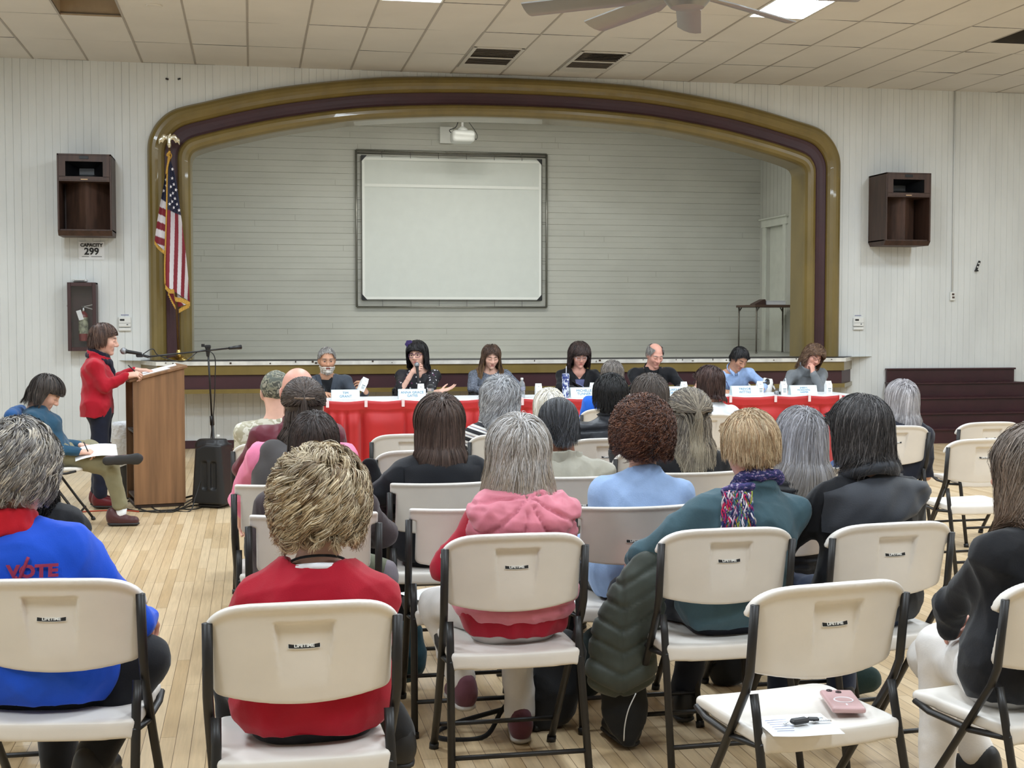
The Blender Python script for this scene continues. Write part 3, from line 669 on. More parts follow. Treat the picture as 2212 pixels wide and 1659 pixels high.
# flag
pb, pt = at(386, 776, 16.2), at(365.5, 318, 16.2)
fl = thing('flag', 'American flag with gold fringe and eagle topped pole at the left of the stage', 'flag', (pb[0], 16.2, SF))
O = np.array([pb[0], 16.2, SF]); brass = mat('polished_brass', (206, 178, 108), .18, metal=1, var=.05)
def fp(x, y, dy=0): return at(280+x/3.017, 250+y/3.017, 16.2)-O+np.array([0, dy, 0])
m = MB(); m.lathe([(.001, 0), (.15, .0), (.152, .012), (.12, .035), (.06, .055), (.03, .07), (.024, .12), (.018, .13)], 28); m.build('base', brass, fl, smooth=True, autos=.6)
top = pt-O; m = MB(); m.tube([(0, 0, .1), tuple(top)], .014, 12); m.build('pole', mat('flag_pole_wood', (96, 66, 36), .35, var=.15), fl, smooth=True)
v = Vol(top+np.array([-.17, -.06, -.12]), top+np.array([.17, .06, .18]), .006)
v.cap(top, top+[0, 0, .03], .016, .02, k=.01); v.cap(top+[0, 0, .03], top+[0, 0, .055], .025, .016, k=.008); v.cap(top+[0, 0, .055], top+[0, 0, .125], .022, .020, k=.01); v.cap(top+[0, -.005, .12], top+[.018, -.02, .15], .017, .008, k=.01)
for s in (-1, 1): v.path([top+[s*.01, 0, .10], top+[s*.055, .006, .125], top+[s*.10, .01, .085], top+[s*.115, .01, .035]], [.018, .022, .017, .008], sq=((0, 1, 0), .5), k=.012); v.path([top+[s*.05, .004, .11], top+[s*.075, .006, .055]], [.016, .008], sq=((0, 1, 0), .5), k=.01)
V, Q = v.mesh(1); mk('eagle_finial', V, Q, mat('silver_gilt', (222, 214, 190), .22, metal=.9, var=.05), fl)
NAVY, RED, WHT = lin((22, 26, 58)), lin((132, 22, 40)), lin((226, 220, 224))
def flagpanel(Lp, Rp, N, Mv, colf, foldf):
    L_, R_ = spline(Lp, Mv), spline(Rp, Mv); V = []; C = []
    for j in range(Mv):
        for i in range(N):
            u = i/(N-1); q = L_[j]*(1-u)+R_[j]*u; V.append(fp(q[0], q[1], foldf(u, j/(Mv-1)))); C.append(colf(u, j/(Mv-1), q))
    F = [(j*N+i, j*N+i+1, (j+1)*N+i+1, (j+1)*N+i) for j in range(Mv-1) for i in range(N-1)]
    return np.array(V), np.array(F), np.array(C)
def colR(u, v, q):
    yb = 612+40*u
    if q[1] < yb: return NAVY
    vv = (q[1]-yb)/(1150-yb); s_ = u*(3.75+2.7*vv)+.02*math.sin(9*v); return RED if int(s_) % 2 == 0 else WHT
def colL(u, v, q):
    s_ = (q[1]-25*u-545)/47.5
    if s_ < 0: return NAVY
    return WHT if int(s_) % 2 == 0 else RED
V1, F1, C1 = flagpanel([(262, 300), (247, 400), (246, 600), (240, 850), (236, 1108)], [(272, 300), (304, 420), (335, 640), (372, 930), (396, 1215)], 90, 150, colR, lambda u, v: -.05-.05*math.sin(u*PI*2.3+.4)*min(1, v*1.6)-.02*math.sin(u*9+v*3)*v)
V2, F2, C2 = flagpanel([(255, 320), (232, 400), (203, 560), (180, 700), (165, 822)], [(262, 330), (250, 410), (246, 590), (242, 740), (238, 890)], 40, 110, colL, lambda u, v: -.01-.05*(1-u)*v+.02*math.sin(u*5))
V3, F3, C3 = flagpanel([(240, 1100), (252, 1150), (300, 1252)], [(300, 1130), (330, 1180), (392, 1222)], 14, 14, lambda u, v, q: RED if (u < .55) else WHT, lambda u, v: .03)
clm = mat('flag_cloth', (255, 255, 255), .6, attr=True, var=.03, sheen=.2)
V = np.concatenate([V1, V2, V3]); F = np.concatenate([F1, F2+len(V1), F3+len(V1)+len(V2)]); C = np.concatenate([C1, C2, C3])
sv, sf = [], []; nb = len(V)
for (sx_, sy_) in ((281, 352), (238, 418), (279, 410), (241, 457), (290, 450), (270, 466), (222, 490), (304, 487), (283, 507), (268, 523), (297, 542), (312, 580), (264, 580), (288, 600), (278, 562), (325, 620)):
    ctr = fp(sx_, sy_); i = np.argmin(((V-ctr)[:, [0, 2]]**2).sum(1)); yy = V[i, 1]-.012; rr = random.Random(sx_).uniform(-.3, .3); b0 = nb+len(sv)
    sv.append((ctr[0], yy, ctr[2]))
    for k in range(10): ang = rr+PI/2+k*PI/5; R0 = .023 if k % 2 == 0 else .0092; sv.append((ctr[0]+R0*math.cos(ang)*.85, yy, ctr[2]+R0*math.sin(ang)))
    for k in range(10): sf.append((b0, b0+1+k, b0+1+(k+1) % 10, b0))
V = np.concatenate([V, np.array(sv)]); C = np.concatenate([C, np.tile(WHT*1.08, (len(sv), 1))])
F = [tuple(f) for f in F]+[f[:3] for f in sf]
mk('flag_cloth', V, F, clm, fl, cols=C)
m = MB(); fr = mat('gold_fringe', (206, 158, 66), .7, var=.25, vs=120, bump=.4, bs=200)
def fringe(P, wd):
    P = spline([(x, y) for x, y, _ in P], 40); a_ = [fp(x, y, -.105) for x, y in P]; b_ = [fp(x+3*math.sin(x), y+wd, -.10) for x, y in P]; m.grid(np.stack([a_, b_], 1))
fringe([(164, 812, 0), (190, 848, 0), (232, 885, 0)], 24); fringe([(234, 1100, 0), (262, 1130, 0), (292, 1135, 0), (300, 1180, 0), (345, 1190, 0), (396, 1215, 0)], 28); fringe([(256, 1150, 0), (280, 1200, 0), (302, 1240, 0)], 22); fringe([(322, 1262, 0), (350, 1245, 0), (390, 1225, 0)], 26)
m.tube([fp(x, y, -.085) for x, y in spline([(266, 240), (254, 290), (247, 400), (245, 560), (238, 800), (232, 980), (234, 1100)], 40)], .009, 6)
m.tube([fp(x, y, -.09) for x, y in spline([(266, 236), (248, 262), (262, 275), (250, 330), (243, 385)], 24)], .012, 6); m.tube([fp(x, y, -.05) for x, y in spline([(262, 240), (274, 262), (266, 285)], 12)], .008, 6)
m.build('gold_fringe', fr, fl, smooth=True)
# ------------------------------------------------------------------ panel table
TXA, TXB, TY, TD, TZ = .68, 6.30, 13.20, .76, .745
tabw = mat('white_table_plastic', (232, 234, 236), .4, var=.02, bump=.05, bs=150)
L3 = (TXB-TXA)/3
for k in range(3):
    t = thing('folding_table', ('left', 'middle', 'right')[k]+' white topped folding table of the three pushed together for the panel', 'table', (TXA+(k+.5)*L3, TY+TD/2+.012, 0), 0, 'panel tables')
    m = MB(); m.box((0, 0, TZ-.022), (L3-.002, TD-.02, .044), b=.010); m.build('tabletop', tabw, t)
    for sx in (-1, 1):
        for sy in (-1, 1): m = MB(); m.tube([(sx*(L3/2-.22), sy*(TD/2-.12), 0), (sx*(L3/2-.18), sy*(TD/2-.12), TZ-.04)], .014, 8); m.build('leg', steel, t, smooth=True)
CLX = [707, 790, 870, 956, 1042, 1127, 1213, 1299, 1384, 1468, 1576, 1673, 1746, 1813]
clips = [at(px, 862, TY)[0] for px in CLX]
ORD = 'first second third fourth fifth sixth seventh eighth ninth tenth eleventh twelfth thirteenth fourteenth fifteenth sixteenth'.split()
def skirt():
    path = [(TXA-.005, TY+TD)]+[(TXA-.005, y) for y in np.linspace(TY+TD-.01, TY+.004, 14)]+[(x, TY-.006) for x in np.linspace(TXA, TXB, 560)]+[(TXB+.005, y) for y in np.linspace(TY+.004, TY+TD, 60)]
    r = np.random.default_rng(3); P = np.array(path); S = np.concatenate([[0], np.cumsum(np.linalg.norm(np.diff(P, axis=0), axis=1))])
    ph = np.cumsum(.9+.5*np.sin(S*3.1)+.35*np.sin(S*7.7+1))*.0101*2*PI/.13
    N = np.zeros_like(P); T = np.gradient(P, axis=0); N[:, 0], N[:, 1] = T[:, 1], -T[:, 0]; N /= np.linalg.norm(N, axis=1)[:, None]+1e-9
    zz = np.concatenate([[TZ+.004], np.linspace(TZ-.004, TZ-.075, 4), [TZ-.082, TZ-.095], np.linspace(TZ-.13, .025, 16)])
    ca = np.array(clips); G = []
    for i in range(len(P)):
        d = np.min(np.abs(ca-P[i, 0])) if abs(P[i, 1]-TY) < .05 else .1
        sag = .012*min(1, d/.16)
        row = []
        for z in zz:
            k = np.clip((TZ-.08-z)/.12, 0, 1); pl = 2.2*abs(math.sin(ph[i]*.5))**.55-1.5+.25*math.sin(1.7*ph[i]+1.3); low = (TZ-z)/TZ
            off = .003+.036*k*pl+.018*k*low*math.sin(ph[i]*.31+.6)+(.012 if TZ-.082 <= z < TZ-.003 else 0)+.02*k
            row.append((P[i, 0]+N[i, 0]*off, P[i, 1]+N[i, 1]*off, z-sag*np.clip((z-.3)/.4, 0, 1)))
        G.append(row)
    m = MB(); m.grid(G, flip=True); return m.build('table_skirt', mat('red_skirt_fabric', (176, 14, 18), .5, var=.06, vs=5, sheen=.3, bump=.06, bs=90), smooth=True)
tag(skirt(), 'bright red pleated skirt around the front of the panel tables', 'table skirt')
c0 = None; clm_ = mat('clear_white_clip', (236, 214, 218), .3, var=0)
for x in clips:
    if c0 is None:
        m = MB(); m.box((0, 0, -.026), (.030, .007, .075), b=.003); m.box((0, .025, .010), (.030, .052, .006), b=.002); m.box((0, .045, -.05), (.03, .01, .006)); c0 = m.build('skirt_clip', clm_); c = c0
    else: c = c0.copy(); COL.objects.link(c)
    c.location = (float(x), TY-.034, TZ+.002); tag(c, 'pale plastic clip on the red skirt edge, %s from the table\'s left end' % ORD[clips.index(x)], 'clip', 'skirt clips along the table edge')
cblue = mat('card_print', (92, 132, 168), .6, var=0)
def card(px0, px1, py, lines, lab, Y=13.32):
    a, c = at(px0, py, Y), at(px1, py, Y); w = c[0]-a[0]; h = .105; o = thing('name_card', lab, 'name card', ((a[0]+c[0])/2, Y, TZ), 0, 'name cards on the panel table')
    m = MB(); s_ = .035
    m.box((0, 0, h/2), (w, .0025, h), R=rotx(-.32)); m.box((0, 2*s_-.004, h/2), (w, .0025, h), R=rotx(.32)); m.build('card', mat('name_card_stock', (226, 240, 242), .6, var=.01), o)
    if lines:
        m = MB(); R = rotx(-.32) @ FACE_Y; n = len(lines); sz = .036 if n == 2 else .026
        for i, t_ in enumerate(lines):
            dz = (n/2-.5-i)*sz*.95+.002; c_ = np.array([0, -.0022, 0])+rotx(-.32) @ np.array([0, -.0008, dz])+np.array([0, 0, h/2]); m.text(t_, sz, R, c_)
        m.build('lettering', cblue, o)
card(716, 777, 853, ['TIM', 'GRANT'], 'name card in front of the bearded man in the grey blazer'); card(861, 920, 851, ['ANNA GRACE', 'GATES'], 'name card in front of the woman speaking into a microphone')
card(1062, 1121, 849, None, 'name card mostly hidden behind the wavy silver hair'); card(1233, 1290, 848, ['MICHELLE', 'TUNNER'], 'name card beside the blue patterned tumbler')
card(1430, 1487, 845, ['GARY N.', 'TOFANELLI'], 'name card in front of the man in the black jacket'); card(1581, 1637, 843, ['TREVOR', 'WITTKE'], 'name card in front of the man in the light blue shirt'); card(1708, 1765, 840, ['SHERYL', 'MCKEOWN-', 'HARPER'], 'name card in front of the woman in the grey turtleneck')
cartw = mat('carton_white', (240, 242, 242), .45, var=.01)
def carton(loc, lab, R=None, name='water_carton'):
    o = thing(name, lab, 'carton', loc, 0, 'white drink cartons on the panel table'); w, h = .064, .10
    m = MB(); m.box((0, 0, h/2), (w, w, h)); m.prism([(-w/2, h), (w/2, h), (w*.06, h+.034), (w*.06, h+.044), (-w*.06, h+.044), (-w*.06, h+.034)], -w/2, w/2, axis='x'); b_ = m.build('box', cartw, o)
    m = MB(); m.lathe([(.0115, 0), (.0115, .012), (.001, .0125)], 14, (0, -.02, h+.018), R=rotx(.8)); m.build('cap', cartw, o)
    m = MB()
    for k, (ww, z) in enumerate(((.036, .064), (.030, .05), (.034, .043), (.028, .036), (.032, .029))): m.box((.002, -w/2-.0006, z), (ww, .001, .006 if k == 0 else .002))
    m.build('print', mat('carton_print', (70, 92, 98), .6, var=0), o)
    if R is not None: o.rotation_euler = R
    return o
for px, Yc, lab in ((1163, 13.42, 'white drink carton standing alone left of the blue tumbler'), (1281, 13.50, 'white drink carton behind the name card by the blue tumbler'), (1477, 13.52, 'white drink carton behind the name card of the man in the black jacket'), (1641, 13.5, 'white drink carton right of the name card of the man in blue'), (1692, 13.40, 'white drink carton left of the name card of the woman in the turtleneck'), (1789, 13.42, 'rightmost white drink carton, near the table end'), (909, 13.60, 'white drink carton behind the name card of the woman with the microphone')):
    p = at(px, 850, Yc); carton((p[0], Yc, TZ), lab)
def water_bottle(px, Y):
    p = at(px, 850, Y); o = thing('water_bottle', 'clear plastic water bottle on the panel table, beside the woman in the tweed jacket', 'bottle', (p[0], Y, TZ))
    def pf(t):
        t.p.inputs['Transmission Weight'].default_value = .75; t.p.inputs['IOR'].default_value = 1.15
    pet = mat('clear_bottle_plastic', (226, 230, 234), .12, var=0, fn=pf)
    m = MB(); m.lathe([(.02, 0), (.031, .004), (.032, .05), (.029, .07), (.032, .09), (.032, .125), (.028, .15), (.014, .172), (.0125, .185)], 20); m.build('body', pet, o, smooth=True, autos=.8)
    m = MB(); m.lathe([(.0328, .075), (.0328, .115)], 20, cap=False); m.build('label', mat('bottle_label', (150, 150, 168), .5, var=.3, vs=60), o, smooth=True)
    m = MB(); m.lathe([(.0145, .184), (.0145, .2), (.012, .203)], 16); m.build('cap', lwhite, o, smooth=True, autos=.6)
water_bottle(1127.5, 13.42)
p = at(1222, 850, 13.36); tm = thing('tumbler', 'blue and white patterned tumbler with a straw beside a name card', 'tumbler', (p[0], 13.36, TZ))
def tum_fn(t):
    f = t.noise(t.coord((1, 1, .7)), 26, 2, .5); t.link(t.ramp(f, [(.44, lin((216, 222, 236))), (.5, lin((40, 60, 130))), (.58, lin((36, 52, 120))), (.64, lin((222, 226, 240)))]), t.p.inputs['Base Color'])
m = MB(); m.lathe([(.028, 0), (.034, .006), (.038, .19), (.038, .232), (.034, .238)], 24); m.build('cup', mat('tumbler_print', (60, 80, 150), .3, var=0, fn=tum_fn), tm, smooth=True, autos=.6)
m = MB(); m.tube([(.004, 0, .2), (.006, .0, .32)], .004, 8); m.build('straw', mat('straw_pale', (216, 214, 222), .4, var=0), tm, smooth=True)
m = MB(); m.lathe([(.036, .238), (.036, .246), (.01, .248)], 20); m.build('lid', mat('tumbler_lid', (150, 160, 190), .35, var=0), tm, smooth=True, autos=.6)
p = at(930, 850, 13.44); gb = thing('glass_bottle', 'clear drinking bottle with dark lid beside the woman with the microphone', 'bottle', (p[0], 13.44, TZ))
m = MB(); m.lathe([(.03, 0), (.033, .006), (.033, .09), (.028, .105)], 20); m.build('body', mat('clear_bottle_plastic'), gb, smooth=True, autos=.7)
m = MB(); m.lathe([(.029, .104), (.031, .112), (.031, .135), (.012, .145)], 18); m.build('lid', mat('dark_lid', (46, 48, 52), .4), gb, smooth=True, autos=.7)
m = MB(); m.lathe([(.0336, .02), (.0336, .075)], 20, cap=False); m.build('label', mat('kraft_label', (150, 140, 120), .6, var=.2, vs=60), gb, smooth=True)
def mic_mesh(parent, a, b, head_at=1.0):
    """handheld microphone from grip end a to head b"""
    a, b = np.array(a, float), np.array(b, float); d = (b-a)/np.linalg.norm(b-a); L = np.linalg.norm(b-a)
    m = MB(); m.tube([a, a+d*(L-.055)], [.012, .0155], 14); m.tube([a+d*(L-.056), a+d*(L-.044)], [.0175, .022], 14); m.build('grip', black, parent, smooth=True, autos=.6)
    m = MB(); q = [a+d*(L-.046+t) for t in np.linspace(0, .046, 9)]; rr = [.021, .0245, .0265, .0272, .0268, .0245, .0205, .0145, .003]; m.tube(q, rr, 16); m.build('grille', mat('mic_grille', (150, 152, 156), .35, metal=.8, var=.2, vs=200, bump=.5, bs=600), parent, smooth=True)
p = at(1683, 846, 13.36); hm = thing('microphone', 'microphone lying on the panel table beside the white carton', 'microphone', (p[0], 13.36, TZ+.026)); mic_mesh(hm, (.10, .12, -.008), (-.05, -.02, .0))
# ------------------------------------------------------------------ lectern and sound gear
lam = mat('lectern_oak', (140, 102, 70), .45, var=.22, vs=2.2, vsc=(9, 9, .5), bump=.05, bs=30, bsc=(6, 6, .3))
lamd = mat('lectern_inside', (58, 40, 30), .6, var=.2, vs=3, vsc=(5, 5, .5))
lp = at(346, 1094, 11.33); lec = thing('lectern', 'oak veneered lectern with slanted top in front of the standing woman', 'lectern', (lp[0], 11.33, 0), .2)
lw, ld = .41, .50
m = MB()
prof_ = [(-lw/2, .03), (lw/2, .03), (lw/2, 1.135), (-lw/2, 1.035)]
m.prism(prof_, -.012, .012); m.prism(prof_, ld-.012, ld+.012); m.build('side_panel', lam, lec)
m = MB(); m.box((lw/2-.012, ld/2, .58), (.02, ld, 1.09)); m.build('front_panel', lam, lec)
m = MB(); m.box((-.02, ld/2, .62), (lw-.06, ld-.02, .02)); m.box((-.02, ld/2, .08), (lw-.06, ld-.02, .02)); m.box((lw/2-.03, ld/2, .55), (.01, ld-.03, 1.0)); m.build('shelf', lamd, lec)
m = MB(); sl_ = math.atan2(.10, lw); m.box((-.005, ld/2, 1.098), (lw+.07, ld+.06, .024), b=.004, R=roty(-sl_)); m.build('slanted_top', lam, lec)
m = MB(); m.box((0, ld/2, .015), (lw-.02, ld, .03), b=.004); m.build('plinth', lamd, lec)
m = MB(); sheet = [((-.02), .17, 0.0), (.03, .36, .004)]
for k, (x, y, r_) in enumerate(((-.04, .15, .05), (.05, .33, -.1))): m.box((0, 0, 0), (.28, .216, .004), R=roty(-sl_) @ rotz(r_)); m.V[-1] = m.V[-1]+np.array([x, y, 1.1135+x*.244+.001*k])
o = m.build('lectern_papers', paper); o.location = lec.location; o.rotation_euler = (0, 0, .2); tag(o, 'white sheets of paper lying on the slanted lectern top', 'papers')
stnd = at(459, 968, 11.62); mb0 = at(449, 752, 11.55)
ms = thing('microphone_stand', 'black boom microphone stand between lectern and floor loudspeaker', 'microphone stand', (stnd[0]+.03, 11.62, 0)); O = np.array([stnd[0]+.03, 11.62, 0])
m = MB(); tp = mb0-O
m.tube([(0, 0, .05), tuple(tp*.55)], .0125, 12); m.tube([tuple(tp*.53), tuple(tp)], .008, 10); m.tube([tuple(tp*.50), tuple(tp*.56)], .018, 12); m.build('pole', blackm, ms, smooth=True)
for k in range(3): m = MB(); a = .5+k*2*PI/3; m.tube([(0, 0, .1), (.32*math.cos(a), .32*math.sin(a), .012)], .009, 8); m.build('leg', blackm, ms, smooth=True)
bl, brr = at(318, 771, 11.35)-O, at(497, 752, 11.62)-O
m = MB(); m.tube([tuple(bl), tuple(brr)], .0075, 10); m.build('boom', blackm, ms, smooth=True)
m = MB(); d_ = (brr-bl)/np.linalg.norm(brr-bl); m.tube([tuple(brr-d_*.01), tuple(brr+d_*.10)], [.012, .019], 12); m.build('counterweight', black, ms, smooth=True)
m = MB(); m.tube([tuple(tp-[0, 0, .07]), tuple(tp+[0, 0, .0])], [.012, .022], 12); m.box(tp+[0, 0, .012], (.05, .035, .03), b=.006); m.tube([tuple(tp+[-.04, 0, .01]), tuple(tp+[-.04, 0, .035])], .014, 10); m.build('clutch', black, ms, smooth=True, autos=.6)
m = MB(); mh, mg = at(259, 757, 11.33)-O, at(302, 766, 11.35)-O
m.tube([tuple(mg), tuple(bl+d_*.01)], .011, 8); m.box(mg+[.0, 0, -.008], (.06, .03, .028), b=.008); m.build('mic_clip', black, ms)
lm = thing('microphone', 'silver headed microphone on the boom stand in front of the standing woman', 'microphone', O); mic_mesh(lm, mg+[.015, 0, .006], mh)
m = MB(); m.tube(spline([mg+[.02, 0, .0], mg+[.10, .01, .045], (bl+d_*.1)+[0, 0, .0], bl+d_*.30+[0, -.01, -.07], tp+[-.06, -.02, -.02], tp+[.05, -.02, -.06], tp*.8+[.045, -.02, 0], tp*.6+[.02, -.02, 0], tp*.35+[-.03, -.02, 0], (-.06, -.03, .15), (-.1, -.06, .01), (-.02, -.2, .008)], 90), .0042, 6)
o = m.build('microphone_cable', black, smooth=True); o.location = [float(v) for v in O]; tag(o, 'thin black cable looping down the boom microphone stand', 'cable')
# floor loudspeaker
sp = at(463, 1098, 11.18); pa = thing('floor_loudspeaker', 'black plastic loudspeaker standing on the floor right of the lectern', 'speaker', (sp[0], 11.28, 0), -.5)
v = Vol((-.2, -.2, 0), (.2, .2, .56), .009)
def pafn(X, Y, Z):
    zz = Z-.27; w = .135-.02*np.clip(zz/.25, -1, 1); d = np.sqrt(np.maximum(np.abs(X)-w+.04, 0)**2+np.maximum(np.abs(Y)-.125+.04, 0)**2)-.04+np.minimum(np.maximum(np.abs(X)-w, np.abs(Y)-.125)+.04, 0)*0
    tp = zz-.245+np.maximum(0, -X-.02)*.38
    return np.maximum(np.maximum(d, tp), -zz-.235)
v.op(pafn, (-.2, -.2, 0), (.2, .2, .56), k=.005); v.box((.02, -.128, .27), (.065, .02, .11), .01, mode='-', k=.01); v.box((.02, -.115, .27), (.016, .016, .12), .008, k=.01)
v.cap((-.1, 0, .505), (.05, 0, .525), .06, k=.03, sq=((0, 1, 0), 1.5)); V, Q = v.mesh(1); mk('cabinet', V, Q, black, pa)
m = MB(); m.box((0, 0, .02), (.2, .2, .03), b=.01); m.build('foot', black, pa)
m = MB(); m.lathe([(.001, .0), (.014, .0), (.014, .012), (.001, .014)], 14, (.05, -.02, .583)); m.build('socket_cap', lwhite, pa)
# cables on the floor
def cable(P, r_, m_, lab, n=120):
    m = MB(); m.tube(spline([(x, y, max(z, r_)) for x, y, z in P], n), r_, 6); tag(m.build('floor_cable', m_, smooth=True), lab, 'cable')
cb = mat('cable_black', (20, 20, 20), .5, var=0)
g = lambda px, py: tuple(at_floor(px, py))
def at_floor(px, py, z=.006):
    d = _F+_R*(px-1106)/CF-_U*(py-829.5)/CF; return np.array([0, 0, CH])+d*((z-CH)/d[2])
def fl_(L_): return [tuple(at_floor(a, b_)) for a, b_ in L_]
cable(fl_([(268, 1098), (300, 1104), (340, 1103), (385, 1100), (415, 1092), (440, 1090)]), .006, cb, 'black cable along the floor below the lectern, to the loudspeaker')
cable([(-.62, 11.06, .006), (-.5, 11.0, .006), (-.46, 11.1, .10), (-.42, 11.2, .22), (-.40, 11.25, .26), (-.36, 11.26, .28)], .005, cb, 'black cable rising from the floor into the loudspeaker', 60)
cable(fl_([(300, 1100), (318, 1085), (335, 1100), (370, 1106), (395, 1096), (420, 1082), (436, 1094), (415, 1100), (380, 1098)]), .005, cb, 'coiled black cable on the floor between lectern and loudspeaker')
cable(fl_([(265, 1092), (280, 1082), (296, 1096), (330, 1106), (372, 1103), (400, 1086), (425, 1075), (440, 1086)]), .005, cb, 'second loop of black cable at the lectern foot')
cable(fl_([(120, 1110), (200, 1104), (260, 1102), (300, 1105)]), .0055, mat('cable_orange', (176, 66, 38), .5, var=0), 'orange extension cord on the floor near the seated note taker')
# waste bin with a white liner behind the lectern
bp = at(284, 1000, 12.0); bn = thing('waste_bin', 'black waste bin with white liner bag behind the lectern', 'bin', (bp[0]+.02, 12.0, 0))
m = MB(); m.lathe([(.11, 0), (.155, .5), (.165, .62)], 24, cap=False); m.lathe([(.001, .004), (.11, .004)], 24, cap=False); m.build('bin', black, bn, smooth=True)
m = MB(); G = []
for k in range(33):
    a = 2*PI*k/32; row = []
    for r_, z in ((.148, .40), (.160, .635), (.172, .655), (.181, .63), (.178, .5), (.172, .38), (.160, .29)):
        q = r_*(1+.045*math.sin(5*a+z*9)*(z < .6)); row.append((q*math.cos(a), q*math.sin(a), z+.02*math.sin(3*a)*(z < .4)))
    G.append(row)
m.grid(G); m.build('liner_bag', mat('white_liner', (222, 222, 224), .35, var=.05, bump=.8, bs=16, bd=.03), bn, smooth=True)
# ------------------------------------------------------------------ folding chairs
chw = mat('chair_white_plastic', (222, 216, 208), .42, spec=.45, var=.04, vs=5, bump=.05, bs=220, bd=.002)
chb = mat('chair_black_plastic', (30, 30, 32), .45, var=.05)
def sstep(x): x = np.clip(x, 0, 1); return x*x*(3-2*x)
def smax(a, b, k): h = np.clip(.5-.5*(b-a)/k, 0, 1); return b+(a-b)*h+k*h*(1-h)
def back_y(kind, X, Z): return -.235+(.84-Z)*.24+(1.0 if kind == 'A' else 1.15)*X*X
def recess(a, Z):      # moulded panel pressed into the back: sharp ledge at the top, fading out below
    w = .056+.013*np.clip((Z-.62)/.17, 0, 1); return .017*np.clip((Z-.615)/.16, 0, 1)**1.2*sstep((w-a)/.007+.5)*sstep((.790-Z)/.010+.3)
def backrest(kind):
    v = Vol((-.26, -.29, .54), (.26, -.06, .88), .0045)
    def fn(X, Y, Z):
        yc = back_y(kind, X, Z); a = np.abs(X)
        if kind == 'A':
            zt = .842-.012*(a/.235)**2-.052*(a/.235)**7; zb = .572+.028*(a/.215)**2; hw = .213+.022*sstep((Z-.745)/.012); kk = .022
            th = .0095+.0075*sstep((Z-zt+.032)/.02)
        else:
            zt = .832+0*a; zb = .602+.02*(a/.215)**2; hw = .198+.024*sstep((Z-.782)/.008); kk = .010; th = .0095+.006*sstep((Z-zt+.022)/.014)
        d2 = smax(smax(a-hw, Z-zt, kk), zb-Z, .022)
        if kind == 'A': yc = yc+recess(a, Z)
        return smax(d2, np.abs(Y-yc)-th, .008)
    v.op(fn, (-.26, -.29, .54), (.26, -.06, .88), k=.002); return v.mesh(1)
def seat():
    v = Vol((-.25, -.25, .37), (.25, .25, .5), .007)
    def fn(X, Y, Z):
        a = np.abs(X); yf = np.maximum(Y-.10, 0)
        zt = .448-.010*np.exp(-(X/.13)**2-((Y+.02)/.13)**2)-.9*yf*yf+.006*np.clip(a/.2, 0, 1)**4+.02*np.clip(Y, -.2, .2)
        lip = .026+.028*sstep((-Y-.165)/.03)+.012*sstep((a-.185)/.02)
        hw = .212-.010*np.clip((Y+.2)/.4, 0, 1)
        d2 = smax(smax(a-hw, Y-.205, .05), -Y-.205, .03)
        return smax(smax(d2, Z-zt, .014), zt-lip-Z, .008)
    v.op(fn, (-.25, -.25, .37), (.25, .25, .5), k=.002); return v.mesh(1)
PROTO = {}
def chair_proto(kind, wm=None, key=None):
    o = bpy.data.objects.new('folding_chair', None)
    V, Q = backrest(kind); b_ = mk('backrest', V, Q, wm or chw, o)
    if wm is None:
        z = .727 if kind == 'A' else .70; th = .0095-(.0118 if kind == 'A' else 0); y = back_y(kind, 0, z)-th-.0012
        m = MB(); n = 16; xs = np.linspace(-.037, .037, n); hh = .0068*(1-.28*(xs/.037)**2)
        R = rotx(-.235) @ FACE_Y; lens = np.array([(x, h_, 0) for x, h_ in zip(xs, hh)]+[(x, -h_, 0) for x, h_ in zip(xs[::-1], hh[::-1])])
        m.add(lens @ R.T+np.array([0, y, z]), [tuple(range(2*n))[::-1]]); m.add(lens*np.array([1.03, 1.16, 1]) @ R.T+np.array([0, y+.0004, z]), [tuple(range(2*n))[::-1]], 1)
        m.text('LIFETIME', .0112, R, (0, y-.0008, z), 1, ext=.0002, bold=.0004, sx=1.12); m.build('logo_plate', [black, lwhite], b_)
    V, Q = seat(); mk('seat', V, Q, wm or chw, o)
    sl = MB()
    for s in (-1, 1):
        m = MB(); m.tube([(s*.224, back_y(kind, .2, .80)-.006, .79), (s*.224, -.168, .60), (s*.222, -.145, .55), (s*.214, -.02, .37), (s*.208, .12, .17), (s*.206, .235, .012)], .0128, 10, sq=.75); m.tube([(s*.206, .228, .022), (s*.206, .237, 0)], .0165, 10); m.build('front_leg', blackm, o, smooth=True)
        m = MB(); m.tube([(s*.206, -.158, .545), (s*.206, -.175, .48), (s*.218, -.295, .012)], .0125, 10, sq=.75); m.tube([(s*.218, -.29, .022), (s*.2185, -.297, 0)], .016, 10); m.build('rear_leg', blackm, o, smooth=True)
        m = MB(); m.tube([(s*.2, -.2, .415), (s*.208, -.06, .402), (s*.206, .10, .41), (s*.2, .165, .425)], .009, 8, sq=1.5); m.build('seat_bracket', blackm, o, smooth=True)
    m = MB(); m.tube([(-.208, .175, .105), (.208, .175, .105)], .0085, 8); m.build('front_stretcher', blackm, o, smooth=True)
    m = MB(); m.tube([(-.214, -.265, .125), (.214, -.265, .125)], .0085, 8); m.build('rear_stretcher', blackm, o, smooth=True)
    return o
def chair(kind, x, yb, rz, label, loc=None, group='white folding chairs set out in rows', wm=None):
    key = (kind, wm.name if wm else '')
    if key not in PROTO:
        o = PROTO[key] = chair_proto(kind, wm); COL.objects.link(o)
    else: o = copy_tree(PROTO[key])
    o.location = loc if loc else (x-.235*-math.sin(rz)*-1, yb+.235*math.cos(rz), 0); o.rotation_euler = (0, 0, rz)
    return tag(o, label, 'chair', group)
def cx(px, py, Y): return float(at(px, py, Y)[0])
